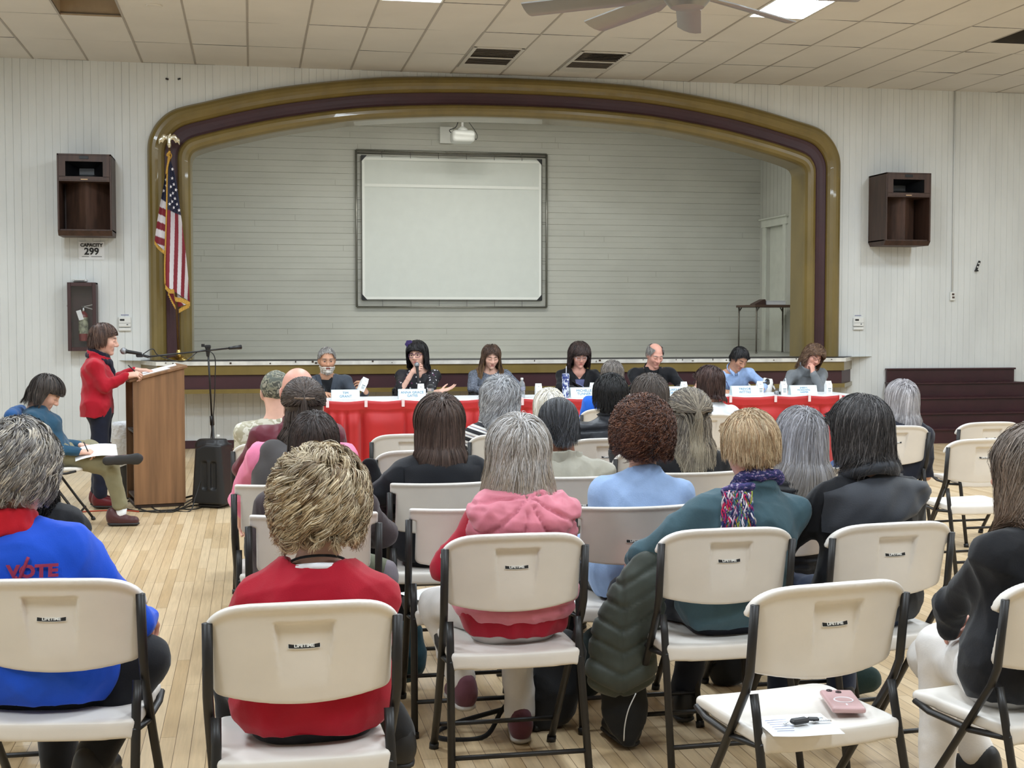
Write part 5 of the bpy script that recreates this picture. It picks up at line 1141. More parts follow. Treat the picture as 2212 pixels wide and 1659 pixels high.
def person(key, label, head, top, seat=None, loc=None, rz=0.0, hyaw=0, hpitch=0, hroll=0, hs=1.0, sw=.165, bulk=1.0, hair=None, skin='fair', face=False, female=True, lean=0, pants=None, legs=None, shoes=None,
           armL=None, armR=None, handL=None, handR=None, near=1.0, collar=None, hood=None, neck=.064, quilt=None, res=None, pose='sit', facekw={}, sleeve='long', folds=.0095, arm=1.0, lap=True, shz=0, hem=.46, extra=None, cat='person', vest=None, neckdrop=.0, chestf=0):
    """head = world point of the head's middle; joints are worked out from the seat and the head"""
    if seat: x, y, rz = CH_[seat]; loc = (x, y, 0)
    o = thing('person', label, cat, loc, rz); Ri = rotz(-rz); hc = Ri @ (np.asarray(head, float)-np.array(loc, float)); Rh = euler_head(hyaw, hpitch, hroll); o_ = P_OBJ[key] = o
    if pose == 'sit': hip = np.array([float(np.clip(hc[0]*.6, -.09, .09)), -.015, .545])
    else: hip = np.array([hc[0]*.3, hc[1]*.3-.02, .82])
    N = hc+Rh @ np.array([0, -.03, -.10])*hs+np.array([0, -.005, -.062]); up = unit(N-hip)
    C = hip+(N-hip)*.66+np.array([0, -.004+chestf, 0]); Wt = hip+(N-hip)*.30+np.array([0, .0, 0]); us = unit(up*.3+np.array([0, 0, .7])); lat = np.array([1.0, 0, 0]); lat = unit(lat-us*lat.dot(us)); fw = unit(np.cross(up, lat)); sw = sw*(1 if face else .89)
    sL, sR = N-lat*sw-up*(.062-shz)+fw*.0, N+lat*sw-up*(.062-shz)+fw*.0
    J = dict(hip=hip, N=N, C=C, sL=sL, sR=sR, hc=hc)
    def world(p): return Ri @ (np.asarray(p, float)-np.array(loc, float))
    def arm_(s, spec, sh):
        if spec is not None: return [world(q) if w_ else np.asarray(q, float) for q, w_ in spec]
        if pose != 'sit': return [sh+np.array([s*.06, -.02, -.27]), sh+np.array([s*.07, .05, -.5])]
        e = sh+np.array([s*.030, .045, -.285]); w_ = np.array([s*.10, max(e[1]+.2, .2), .63]); return [e, w_]
    eL, wL = arm_(-1, armL, sL); eR, wR = arm_(1, armR, sR); J.update(eL=eL, wL=wL, eR=eR, wR=wR)
    if legs: (kL, aL), (kR, aR) = [[world(q) if w_ else np.asarray(q, float) for q, w_ in l] for l in legs]
    elif pose == 'sit': kL, aL, kR, aR = np.array([-.12, .34, .505]), np.array([-.13, .36, .09]), np.array([.12, .34, .505]), np.array([.13, .36, .09])
    else: kL, aL, kR, aR = hip+np.array([-.08, .02, -.42]), np.array([hip[0]-.08, hip[1]-.01, .09]), hip+np.array([.08, .03, -.42]), np.array([hip[0]+.08, hip[1]+.03, .09])
    hL, hR = hip+np.array([-.085, .02, -.01]), hip+np.array([.085, .02, -.01])
    fine = (.0046 if face else (.007 if near > .6 else .009))
    # --- body: head with neck and shoulders, inner trunk and limbs, hands -> one mesh
    hv, hq, hcol = head_mesh(hc, Rh, hs, N, sL, sR, fine, face, female, skin=skin, up=up, fw=fw, **facekw); parts = [(hv @ Rh.T+hc, hq, hcol)]
    b = bulk; allp = np.array([hip, N, sL, sR, eL, eR, wL, wR, kL, kR, aL, aR, hL, hR]); lo, hi = allp.min(0)-.2, allp.max(0)+.2
    v = Vol(lo, hi, .02)
    v.cap(hip, C, .115*b, .12*b, k=.05, sq=(fw, .72)); v.cap(C, N-up*.06, .11, .07, k=.05, sq=(fw, .75)); v.cap(N, sL, .04, .04, k=.04); v.cap(N, sR, .04, .04, k=.04)
    for s, e, w_ in ((sL, eL, wL), (sR, eR, wR)): v.cap(s, e, .042*arm, .034, k=.03); v.cap(e, w_, .032, .026, k=.02)
    for h_, k_, a_ in ((hL, kL, aL), (hR, kR, aR)): v.cap(h_, k_, .07, .048, k=.04); v.cap(k_, a_, .046, .034, k=.03)
    V, Q = v.mesh(1); sc = lin(SKIN[skin] if isinstance(skin, str) else skin); parts.append((V, Q, np.tile(sc, (len(V), 1))))
    for s, hspec, w_, e_ in ((-1, handL, wL, eL), (1, handR, wR, eR)):
        if hspec is None: hspec = dict(fdir=unit(w_-e_)*.6+np.array([0, .3, -.35]), back=(s*.25, .1, 1), curl=.55)
        if hspec: 
            hk = {k_: v_ for k_, v_ in hspec.items()}; 
            for q in ('fdir', 'back'): hk[q] = hk[q] if not hk.pop('w_'+q, False) else Ri @ np.array(hk[q], float)
            if near > .45 or face: parts.append(hand_mesh(w_, e_, side=s, skin=skin, size=hk.pop('size', .95 if female else 1.05), **hk))
    V, Q, Cc = merge(parts); mk('body', V, Q, skin_m, o, cols=Cc)
    # --- top garment
    cell = res or (.0085 if near > .6 else .012); tp = np.array([hip, N+up*.1, sL, sR, eL, eR, wL, wR]); lo, hi = tp.min(0)-.2, tp.max(0)+.2; lo[2] = max(lo[2], hem-.1 if pose == 'sit' else hem-.1)
    v = Vol(lo, hi, cell); f2 = (fw, .76)
    v.cap(hip-lat*.075*b+up*.01, hip+lat*.075*b+up*.01, .125*b, k=.06, sq=(fw, .9)); v.cap(hip+up*.03, Wt, .150*b, .148*b, k=.06, sq=(fw, .76)); v.cap(Wt, C, .148*b, .155*(b*.5+.5), k=.06, sq=(fw, .72)); v.cap(C-lat*.05, C+lat*.05, .128*(b*.5+.5), k=.06, sq=(fw, .84))
    v.cap(N-up*.05-lat*.03, sL+up*.004, .064, .058*arm, k=.045); v.cap(N-up*.05+lat*.03, sR+up*.004, .064, .058*arm, k=.045); v.cap(C+up*.05, N-up*.075, .105, .085, k=.06, sq=(fw, .85))
    if female and face: 
        for s in (-1, 1): v.ell(C+fw*.085+lat*s*.062-up*.03, (.062, .055, .06), k=.05)
    for s, e, w_ in ((sL, eL, wL), (sR, eR, wR)):
        if sleeve == 'none': continue
        if sleeve == 'elbow': v.cap(s, s+(e-s)*.92, .060*arm, .056*arm, k=.03); continue
        v.cap(s, e, .058*arm, .050*arm, k=.035); v.cap(e, w_-(w_-e)*.05, .048*arm, .038*arm, k=.02)
    if pose != 'sit': v.cap(hip-lat*.06, (hip-lat*.06)*(1, 1, 0)+np.array([0, 0, hem-.16]), .13*b, .135*b, k=.04, sq=(fw, .95)); v.cap(hip+lat*.06, (hip+lat*.06)*(1, 1, 0)+np.array([0, 0, hem-.16]), .13*b, .135*b, k=.04, sq=(fw, .95))
    nt = N+Rh @ np.array([0, .01, .0])+up*(.028-neckdrop)
    if vest: v.path([sL-lat*.045-up*.13, sL-lat*.02, ], .0001)
    if hood:      # a hood lying on the upper back
        q = [N-lat*.105+fw*.03+up*.005, N-lat*.105-fw*.055-up*.02, N-lat*.06-fw*.115-up*.075, N-fw*.135-up*.10, N+lat*.06-fw*.115-up*.075, N+lat*.105-fw*.055-up*.02, N+lat*.105+fw*.03+up*.005]
        v.path(q, np.array([.026, .036, .046, .05, .046, .036, .026])*hood, k=.03); v.cap(N-fw*.07-up*.05, N-fw*.10-up*.12, .07*hood, .055*hood, k=.05)
    if collar:
        hgt, th_ = collar; ring = [N+lat*(neck+.012)*math.cos(a)+fw*(.006+(neck+.014)*math.sin(a))+up*(.008-.03*math.sin(a)) for a in np.linspace(0, 2*PI, 19)]
        for z in np.linspace(0, hgt, max(2, int(hgt/.018))): v.path([q+up*z+(hc-q)*.0 for q in ring], th_, k=.012)
    v.cap(nt+up*.0-up*.02, nt+up*.2, neck, neck+.012, k=.012, mode='-')
    if facekw is not None and extra and 'vneck' in extra: dep, wid = extra['vneck']; v.cap(N+fw*.12-up*.02, N+fw*.13-up*dep, wid, .006, k=.01, mode='-')
    v.half((0, 0, -1), -hem)
    V, Q = v.mesh(1); n_ = vnorm(V, Q); kk = 1/(1+np.exp(-(V[:, 2]-.62)*30)) if pose == 'sit' else 1
    V = V+n_*(fold(V, hash(key) % 997 if False else sum(map(ord, key)), 22, folds)+fold(V*np.array([1.0, 1.0, .55]), sum(map(ord, key))+7, 42, folds*.5))[:, None]
    if quilt:
        hq_, aq = quilt; ph = (V[:, 2]-.45)/hq_+.12*np.sin(V[:, 0]*9+sum(map(ord, key))); V = V+n_*(aq*(.35-1.3*np.exp(-((ph-np.round(ph))*hq_/.010)**2)))[:, None]
    G = mk(GN.get(key, 'shirt'), V, Q, top if not isinstance(top, tuple) else list(top), o); J['V'] = V; J['G'] = G; J['up'] = up; J['lat'] = lat; J['fw'] = fw; J['Rh'] = Rh; J['hs'] = hs
    # --- trousers and shoes
    pm = pants or cloth('dark_trousers', (30, 31, 36)); tp = np.array([hL, hR, kL, kR, aL, aR, hip]); lo, hi = tp.min(0)-.17, tp.max(0)+.17
    v = Vol(lo, hi, .0125 if near > .6 else .017)
    v.cap(hip-lat*.062*b-up*.03+fw*.02, hip+lat*.062*b-up*.03+fw*.02, .100*b, k=.05); 
    for h_, k_, a_ in ((hL, kL, aL), (hR, kR, aR)): v.cap(h_+fw*.02, k_, .084*(b*.5+.5), .066, k=.045); v.cap(k_, a_+unit(k_-a_)*.03, .066, .058, k=.03)
    if pose == 'sit': v.half((0, 0, -1), -.02)
    V, Q = v.mesh(1); V = V+vnorm(V, Q)*fold(V, 11+sum(map(ord, key)), 30, .005)[:, None]; J['PV'] = V; J['PG'] = mk('trousers', V, Q, pm, o)
    if shoes is not False and (near > .45 or pose != 'sit'):
        ms_, msl = shoes or (shoe_black, sole_dark)
        for a_, s in ((aL, -1), (aR, 1)):
            z = max(0, a_[2]-.085); d = np.array([s*.12, 1, 0]); shoe(a_-unit(d)*.06-np.array([0, 0, a_[2]-z]), a_+unit(d)*.19-np.array([0, 0, a_[2]-z]), o, ms_, msl)
    if hair:
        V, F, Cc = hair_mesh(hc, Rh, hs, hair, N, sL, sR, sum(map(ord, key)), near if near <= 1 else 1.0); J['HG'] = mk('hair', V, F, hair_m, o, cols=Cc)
    J['o'] = o; return J

def drape(J, u0, u1, top, bot, off, m_, name, nu=26, nv=14, sgn=-1, lift=None):
    """a cloth flap lying on the garment; top(u), bot(u) give heights, u runs across the body"""
    V, N = J['V'], J['N']; G = []
    for u in np.linspace(0, 1, nu):
        x = u0+(u1-u0)*u; row = []
        for w in np.linspace(0, 1, nv):
            z = top(u)*(1-w)+bot(u)*w; y = surf_y(V, x, z, sgn); e = off*(math.sin(min(1, w*6, (1-w)*9)*PI/2))*(math.sin(min(1, u*9, (1-u)*9)*PI/2)); row.append((x, y+sgn*(e+.001+(lift(u, w) if lift else 0)), z))
        G.append(row)
    G = np.array(G)
    for _ in range(3): G[1:-1, 1:-1, 1] = .5*G[1:-1, 1:-1, 1]+.125*(G[:-2, 1:-1, 1]+G[2:, 1:-1, 1]+G[1:-1, :-2, 1]+G[1:-1, 2:, 1])
    mb = MB(); mb.grid(G); return mb.build(name, m_, J['o'], smooth=True)
# ------------------------------------------------------------------ the audience, seen from behind
def hd(key, px, ytop, dz=.135, dy=.03):
    Y = CH_[key][1]+dy; p = at(px, ytop, Y); p[2] -= dz; return p
wp = lambda p: (np.array(p, float), True)       # a world point for arm_/leg specs
lp_ = lambda *p: (np.array(p, float), False)    # a point in the person's own frame
def neck_ring(J, rad, th, m_, name, dz=0, tilt=.03, arc=(0, 2*PI), fz=0):
    N, lat, fw, up = J['N'], J['lat'], J['fw'], J['up']; m = MB()
    m.tube([N+lat*rad*math.cos(a)+fw*(rad*math.sin(a)+fz)+up*(dz-tilt*math.sin(a)) for a in np.linspace(arc[0], arc[1], 28)], th, 8, closed=abs(arc[1]-arc[0]-2*PI) < .01); return m.build(name, m_, J['o'], smooth=True)
blk = cloth('black', (22, 23, 27)); jeans = cloth('dark_jeans', (40, 50, 72), vs=30)
white_cot = cloth('white_cotton', (206, 202, 198))
# woman in the red sweater (nearest, centre left)
J = person('red', 'person in a red sweater with curly ash blonde hair seen from behind, nearest the camera', hd('red', 690, 962, .168), cloth('red_knit', (166, 12, 38), bs=260), seat='red', hyaw=-.25, hpitch=.12, sw=.168, bulk=1.10, neck=.084, neckdrop=.006, arm=1.05, shz=-.008, pants=blk,
           armL=[lp_(-.195, .03, .650), lp_(-.12, .26, .62)], armR=[lp_(.195, .03, .650), lp_(.12, .27, .62)], legs=[[lp_(-.16, .36, .5), lp_(-.15, .34, .09)], [lp_(.17, .40, .52), wp(at(868, 1596, 4.02))]],
           hair=dict(n=7500, nape=.22, len=.165, lenvar=.2, vol=.036, grav=.07, lift=.6, mess=.10, amp=.017, wl=.075, helix=1.0, clump=.95, cpow=.5, per=34, jit=.003, r=.0009, back=-.70, front=.5, side=-.25, under=.5, flare=-.45, cols=[(196, 178, 146), (150, 126, 96), (116, 94, 70), (222, 208, 180)]))
neck_ring(J, .080, .0095, cloth('white_tee', (236, 236, 240)), 'undershirt_collar', dz=.002, tilt=.026); neck_ring(J, .071, .0036, blk, 'lanyard_cord', dz=.024, tilt=.03)
# person in the blue VOTE shirt (left edge)
J = person('vote', 'person in a blue VOTE shirt with wavy grey hair at the left edge', hd('vote', 36, 908, .150, .02), cloth('royal_blue', (24, 80, 204), bs=260), seat='vote', hyaw=-.30, hpitch=.10, sw=.18, bulk=1.15, female=True, pants=blk, arm=1.1, skin='pink',
           legs=[[lp_(-.16, .36, .5), lp_(-.14, .34, .09)], [wp(at(318, 1425, 3.98)), wp(at(196, 1648, 3.9))]], armL=[lp_(-.20, .05, .65), lp_(-.12, .28, .62)], armR=[lp_(.175, .06, .655), lp_(.14, .30, .62)],
           hair=dict(n=7000, nape=.3, len=.125, lenvar=.2, vol=.028, grav=.12, lift=.5, mess=.10, amp=.013, wl=.085, helix=.8, clump=.92, cpow=.6, per=30, jit=.003, r=.0009, back=-.74, front=.5, side=-.02, wB=.3, flare=-.3, cols=[(156, 152, 148), (112, 106, 104), (202, 192, 176), (90, 86, 86)]))
v = Vol(J['N']-.16, J['N']+.16, .007)
for z in np.linspace(-.012, .05, 5): v.path([J['N']+J['lat']*(.073+.010*(z < .01))*math.cos(a)+J['fw']*(.004+.075*math.sin(a))+J['up']*(z-.022*math.sin(a)) for a in np.linspace(0, 2*PI, 17)], .010, k=.012)
V, Q = v.mesh(1); V += vnorm(V, Q)*fold(V, 5, 60, .003)[:, None]; mk('red_collar', V, Q, cloth('collar_red', (190, 22, 38)), J['o'])
def drape_text(J, body, size, cx_, cz_, m_, name, bold=.002, sx=1.0, extra=None):
    V, F = text_mesh(body, size, .0003, 'CENTER', bold); V = V.copy(); X = V[:, 0]*sx+cx_; Z = V[:, 1]+cz_
    Y = np.array([surf_y(J['V'], x, z) for x, z in zip(X, Z)])-.0035-V[:, 2]
    return mk(name, np.stack([X, Y, Z], 1), F, m_, J['o'], smooth=False)
vl = rotz(-CH_['vote'][2]) @ (at(60, 1241, CH_['vote'][1]-.19)-np.array([CH_['vote'][0], CH_['vote'][1], 0]))
vm = mat('vote_print_red', (150, 40, 74), .7, var=.05)
drape_text(J, 'VOTE', .046, vl[0], vl[2], vm, 'printed_word', .0022, 1.12)
mm = MB(); q = [(vl[0]-.044, vl[2]-.012), (vl[0]-.034, vl[2]-.020), (vl[0]-.010, vl[2]+.040)]; mm.tube([(x, surf_y(J['V'], x, z)-.004, z) for x, z in spline(q, 14)], .0045, 6); mm.build('check_mark', vm, J['o'], smooth=True)
# woman in the pink puffer vest
pinkp = cloth('pink_puffer', (204, 118, 134), rough=.55, bs=30, bump=.5, sheen=.2)
J = person('pink', 'person in a pink puffer vest over red sleeves with a silver bob, seen from behind', hd('pink', 1119, 892, .140), cloth('red_sleeve', (160, 14, 40)), seat='pink', sw=.158, bulk=1.0, pants=white_cot, arm=.92, near=1, shoes=(cloth('sneaker_plum', (96, 56, 66)), mat('sole_grey', (176, 170, 162), .6, var=.05)),
           armL=[lp_(-.215, .03, .69), lp_(-.13, .24, .63)], armR=[lp_(.195, .05, .70), lp_(.12, .26, .63)], legs=[[wp(at(945, 1308, 4.86)), wp(at(1002, 1482, 4.80))], [lp_(.10, .34, .50), wp(at(1124, 1562, 4.74))]],
           hair=dict(n=7735, len=.265, lenvar=.07, vol=.020, grav=.26, lift=.22, mess=.06, amp=.006, wl=.15, helix=.2, clump=.72, per=15, jit=.006, r=0.00064, back=-.74, front=.5, wS=.9, wC=.7, part=.01, tuck=-.16, flare=.3, grow=1.2, cols=[(196, 192, 190), (160, 152, 144), (214, 212, 212), (132, 120, 108)], tips=(170, 156, 136)))
v = Vol(J['V'].min(0)-.05, J['V'].max(0)+.08, .0095); o_ = J; lat, fw, up, N, C, hip = J['lat'], J['fw'], J['up'], J['N'], J['C'], J['hip']
v.cap(hip-lat*.075+up*.07, hip+lat*.075+up*.07, .147, k=.05, sq=(fw, .95)); v.cap(hip+up*.08, C, .166, .168, k=.06, sq=(fw, .80)); v.cap(C-lat*.06, C+lat*.06, .142, k=.06, sq=(fw, .86))
for s in (-1, 1): v.cap(N-up*.05+lat*s*.03, N-up*.06+lat*s*.135, .078, .066, k=.05)
for s, sh, e in ((-1, J['sL'], J['eL']), (1, J['sR'], J['eR'])): v.cap(sh+lat*s*.035+up*.03, e+lat*s*.01, .060, .055, k=.012, mode='-')
v.cap(N+up*.0, N+up*.25, .07, .09, k=.01, mode='-'); v.half((0, 0, -1), -.515)
V, Q = v.mesh(1); n_ = vnorm(V, Q); ph = (V[:, 2]-.5)/.075+.12*np.sin(V[:, 0]*10); V += n_*(.010*(.35-1.3*np.exp(-((ph-np.round(ph))*.075/.009)**2))+fold(V, 4, 30, .007)+fold(V, 9, 70, .0035))[:, None]; vst = mk('puffer_vest', V, Q, pinkp, J['o'])
v = Vol(N-.26, N+.2, .0085)        # hood of the vest lying on the back
G0 = []
for u in np.linspace(-1, 1, 9): G0.append(N+lat*.165*math.sin(u*1.45)-fw*(.045+.075*math.cos(u*1.5))-up*(.005+.06*math.cos(u*1.35)**2))
v.path(G0, [.028, .046, .058, .064, .066, .064, .058, .046, .028], k=.03); v.cap(N-fw*.07-up*.02, N-fw*.10-up*.08, .08, .055, k=.05, sq=(fw, .8)); v.path([N+lat*.13*math.sin(u*1.5)-fw*.09*math.cos(u*1.4)+up*.012 for u in np.linspace(-1, 1, 7)], .032, k=.03)
V, Q = v.mesh(1); n_ = vnorm(V, Q); ang = np.arctan2((V-N) @ lat, -((V-N) @ up)+.03); qh = ang*1.55+.25; V += n_*(.011*(.35-1.3*np.exp(-((qh-np.round(qh))/.09)**2))+fold(V, 14, 36, .007)+fold(V, 19, 80, .0035))[:, None]; mk('vest_hood', V, Q, pinkp, J['o'])
# person in the teal fleece with a tasselled scarf
J = person('teal', 'person in a teal fleece and dark blue tasselled scarf with short blond hair', hd('teal', 1619, 886, .132), cloth('teal_fleece', (66, 92, 102), bs=120, bump=.35), seat='teal', sw=.178, bulk=1.06, hyaw=.14, hroll=-.05, collar=(.035, .014), neck=.062, female=False, arm=1.05, pants=cloth('navy_trousers', (26, 30, 42)), skin='pink',
           armL=[lp_(-.215, .09, .70), lp_(-.16, .32, .64)], armR=[lp_(.255, .06, .70), lp_(.14, .28, .63)], legs=[[lp_(-.17, .40, .5), lp_(-.24, .16, .09)], [lp_(.12, .36, .5), lp_(.06, .40, .09)]],
           hair=dict(n=7140, nape=.3, len=.075, lenvar=.2, vol=.016, grav=.24, lift=.30, mess=.10, amp=.003, wl=.09, helix=.1, clump=.7, per=14, jit=.004, r=0.00058, back=-.92, front=.55, side=-.06, wC=.8, wX=.5, crown=(-.25, -.25, .93), toplen=1.35, cols=[(206, 182, 146), (172, 140, 106), (222, 204, 172), (150, 118, 88)]))
N, lat, fw, up, V0 = J['N'], J['lat'], J['fw'], J['up'], J['V']
def scarf_fn(t):
    f = t.noise(t.coord((1, 1, 2.2)), 70, 2, .6); t.link(t.ramp(f, [(.38, lin((26, 34, 78))), (.52, lin((44, 50, 104))), (.6, lin((96, 60, 120))), (.66, lin((190, 186, 200))), (.72, lin((40, 44, 92)))]), t.p.inputs['Base Color'])
scm = mat('scarf_weave', (40, 44, 96), .8, var=0, bump=.5, bs=140, fn=scarf_fn); v = Vol(N-.17, N+.17, .007)
for k, (z, rr) in enumerate(((.040, .070), (.058, .066), (.048, .074))): v.path([N+lat*rr*math.cos(a)+fw*(.006+rr*math.sin(a))+up*(z-.03*math.sin(a)+.006*math.sin(3*a+k*2)) for a in np.linspace(0, 2*PI, 21)], .017, k=.006)
V, Q = v.mesh(1); V += vnorm(V, Q)*fold(V, 3, 90, .004)[:, None]; mk('scarf', V, Q, scm, J['o'])
rr = random.Random(9); tcol = [(30, 36, 92), (120, 40, 110), (196, 30, 80), (222, 214, 222), (150, 158, 60), (60, 100, 120), (40, 44, 90), (172, 150, 170)]; tv, tc, tf = [], [], []
sx0 = N[0]-.118; top_ = N-lat*.118-fw*.085
for k in range(96):
    x = sx0+rr.uniform(-.042, .042); L_ = rr.uniform(.09, .165); z0 = (N+up*.022)[2]+rr.uniform(-.012, .012); P = []
    for u in np.linspace(0, 1, 12):
        z = z0-L_*u; xx = x*(1)+(x-sx0)*.25*u+.006*math.sin(u*9+k); y = surf_y(V0, xx, min(z, N[2]-.03))-.010-.016*rr.random()*(1-u*.3)-.012*math.sin(u*PI); P.append((xx+N[0]*0, y, z))
    b_ = MB(); b_.tube(spline(P, 16), .0022+.0012*rr.random(), 5); c = lin(rr.choice(tcol)); c2 = lin(rr.choice(tcol)); n0 = sum(len(q) for q in tv); vv = b_.V[0]; tv.append(vv); tf += [tuple(i+n0 for i in f) for f in b_.F]; w = (np.sin(np.linspace(0, 9+k % 5, len(vv))) > .2)[:, None]; tc.append(np.where(w, c, c2))
mk('scarf_tassels', np.concatenate(tv), tf, mat('tassel_yarn', (255, 255, 255), .85, attr=True, var=0), J['o'], cols=np.concatenate(tc))
v = Vol(top_-.12, top_+.12, .007); v.path([N+lat*-.135-fw*.05+up*.012, N+lat*-.115-fw*.088+up*.026, N+lat*-.06-fw*.092+up*.036], .016, k=.02); V, Q = v.mesh(1); mk('scarf_knot', V, Q, scm, J['o'])
# person in the black jacket with a wide folded collar
J = person('black', 'person in a black jacket with wide dark grey collar and layered dark hair', hd('black', 1856, 853, .140, .05), cloth('black_wool', (20, 21, 26)), seat='black', sw=.185, bulk=1.08, hyaw=.35, hpitch=.10, arm=1.1, pants=jeans, armL=[lp_(-.25, .12, .72), lp_(-.16, .34, .64)], armR=[lp_(.245, .08, .69), lp_(.14, .30, .63)], shz=-.01,
           hair=dict(n=7735, nape=.5, len=.17, lenvar=.2, vol=.022, grav=.22, lift=.3, mess=.09, amp=.005, wl=.16, helix=.1, clump=.72, per=15, jit=.005, r=0.00064, back=-.86, front=.5, wC=.9, wX=-.35, tuck=.10, crown=(.1, -.2, .95), cols=[(62, 58, 58), (40, 37, 38), (104, 100, 100), (30, 28, 29)]))
ccl = cloth('charcoal_lining', (50, 53, 60), rough=.6); N = J['N']; nz = N[2]
drape(J, N[0]-.215, N[0]+.225, lambda u: nz+.035-.05*abs(u-.5)*2-.02*(1-u), lambda u: nz-.175+.10*u-.03*math.sin(u*PI), .020, ccl, 'wide_collar', 40, 18, lift=lambda u, w: .004*math.sin(u*22+w*9)+.006*math.sin(u*9-w*4))
v = Vol(N-.2, N+.25, .008); lat, fw, up = J['lat'], J['fw'], J['up']
v.path([N+lat*.088*math.cos(a)+fw*(.0+.088*math.sin(a))+up*(.012-.035*math.sin(a)) for a in np.linspace(PI*.9, PI*2.1, 13)], .020, k=.03); V, Q = v.mesh(1); V += vnorm(V, Q)*fold(V, 6, 40, .004)[:, None]; mk('collar_roll', V, Q, ccl, J['o'])
# woman in the black cardigan (right edge)
J = person('cardigan', 'person in a black cardigan and white trousers at the right edge of the photo', hd('cardigan', 2232, 916, .140, .0), cloth('black_cardigan', (19, 20, 25), bs=150), seat='cardigan', sw=.172, bulk=1.12, hyaw=.42, hpitch=.05, pants=cloth('white_trousers', (226, 222, 218)), arm=1.12, skin='pink', face=True,
           armL=[wp(at(2052, 1310, 3.66)), lp_(-.02, .24, .60)], legs=[[wp(at(2008, 1420, 4.12)), wp(at(2120, 1640, 3.98))], [lp_(.10, .40, .5), lp_(.06, .36, .09)]], facekw=dict(eyes='open'), handL=False,
           hair=dict(n=8330, len=.37, lenvar=.12, vol=.022, grav=.28, lift=.2, mess=.06, amp=.011, wl=.17, helix=.3, clump=.75, per=15, jit=.006, r=0.00064, back=-.7, front=.52, cheek=.09, facew=.04, wS=.9, wC=.6, grow=1.2, cols=[(132, 118, 108), (98, 86, 78), (160, 148, 138), (78, 66, 60)], tips=(128, 102, 82)))
glasses(J['o'], J['hc'], J['Rh'], J['hs'], mat('glasses_silver', (170, 168, 168), .25, metal=.8, var=0))
# woman in the light blue sweater
J = person('lightblue', 'person in a light blue sweater with curly auburn hair, seen from behind', hd('lightblue', 1386, 849, .172), cloth('light_blue_knit', (150, 176, 216), bs=200, bump=.5, vs=30, var=.03), seat='lightblue', sw=.175, bulk=1.0, collar=(.02, .010), neck=.058, arm=1.0, hem=.45, pants=blk, hroll=.03,
           hair=dict(n=7500, nape=.5, len=.10, lenvar=.2, vol=.040, grav=.05, lift=.8, mess=.25, amp=.0085, wl=.030, helix=1.0, clump=.8, per=16, jit=.0035, r=.0010, back=-.80, front=.5, side=-.35, under=.6, flare=-.2, cols=[(92, 54, 38), (64, 36, 28), (122, 78, 54), (46, 28, 24)]))
# person in the dark brown hoodie
J = person('hoodie', 'person in a dark brown hoodie with long straight dark hair, behind the curly blonde', hd('hoodie', 677, 888, .132), cloth('brown_hoodie', (62, 50, 52), bs=140), seat='hoodie', sw=.185, bulk=1.1, arm=1.15, pants=cloth('olive_trousers', (92, 94, 76)), shoes=(cloth('sneaker_grey', (118, 110, 116)), sole_pale),
           armR=[wp(at(828, 1150, 5.22)), lp_(.16, .32, .66)], legs=[[lp_(-.12, .36, .5), lp_(-.12, .36, .09)], [lp_(.17, .40, .54), wp(at(838, 1236, 5.52))]],
           hair=dict(n=6842, len=.30, lenvar=.05, vol=.015, grav=.36, lift=.12, mess=.03, clump=.45, per=16, r=0.00064, back=-.7, front=.5, wS=.8, wC=.6, cols=[(52, 40, 36), (38, 30, 28), (72, 56, 50)]))
# person with pink sleeves and grey hood
J = person('pinkhood', 'person with pink fleece sleeves and a dark grey hood, brown hair clipped up', hd('pinkhood', 655, 819, .132), cloth('pink_fleece', (232, 130, 164), bs=100), seat='pinkhood', sw=.20, bulk=1.12, hood=None, arm=1.25, armL=[wp(at(518, 1082, 6.2)), lp_(-.2, .2, .66)], near=.8,
           hair=dict(n=5652, len=.27, lenvar=.1, vol=.020, grav=.34, lift=.1, mess=.05, clump=.5, per=14, r=0.00070, back=-.75, front=.5, tie=(0, -.90, .30), tie_z=-.25, cols=[(78, 66, 60), (58, 48, 44), (100, 86, 78)]))
N, lat, fw, up = J['N'], J['lat'], J['fw'], J['up']; v = Vol(N-np.array([.36, .3, .56]), N+.26, .011)
v.cap(N-up*.13-lat*.07-fw*.03, N-up*.42-lat*.05-fw*.03, .155, .17, k=.06, sq=(fw, .86)); v.cap(N-up*.1-lat*.03-fw*.02, N-up*.1+lat*.10-fw*.02, .10, .10, k=.06)
v.path([N-lat*.14+fw*.02-up*.01, N-lat*.135-fw*.06-up*.02, N-lat*.07-fw*.13-up*.07, N+lat*.0-fw*.15-up*.12, N+lat*.08-fw*.12-up*.08, N+lat*.13-fw*.03-up*.03], [.036, .046, .052, .056, .05, .036], k=.035); v.cap(N+up*.0, N+up*.3, .07, .1, k=.01, mode='-')
V, Q = v.mesh(1); V += vnorm(V, Q)*fold(V, 12, 20, .006)[:, None]; mk('hooded_vest', V, Q, cloth('grey_hood', (74, 70, 70), bs=120), J['o'])
m = MB(); hc, Rh = J['hc'], J['Rh']; m.tube([Rh @ np.array(q)+hc for q in spline([(-.045, -.118, .055), (0, -.128, .05), (.045, -.118, .052)], 10)], [.004, .006, .008, .009, .009, .009, .009, .008, .006, .004], 8, sq=.6); m.build('hair_clip', mat('clip_bronze', (120, 100, 84), .35, metal=.5, var=0), J['o'], smooth=True)
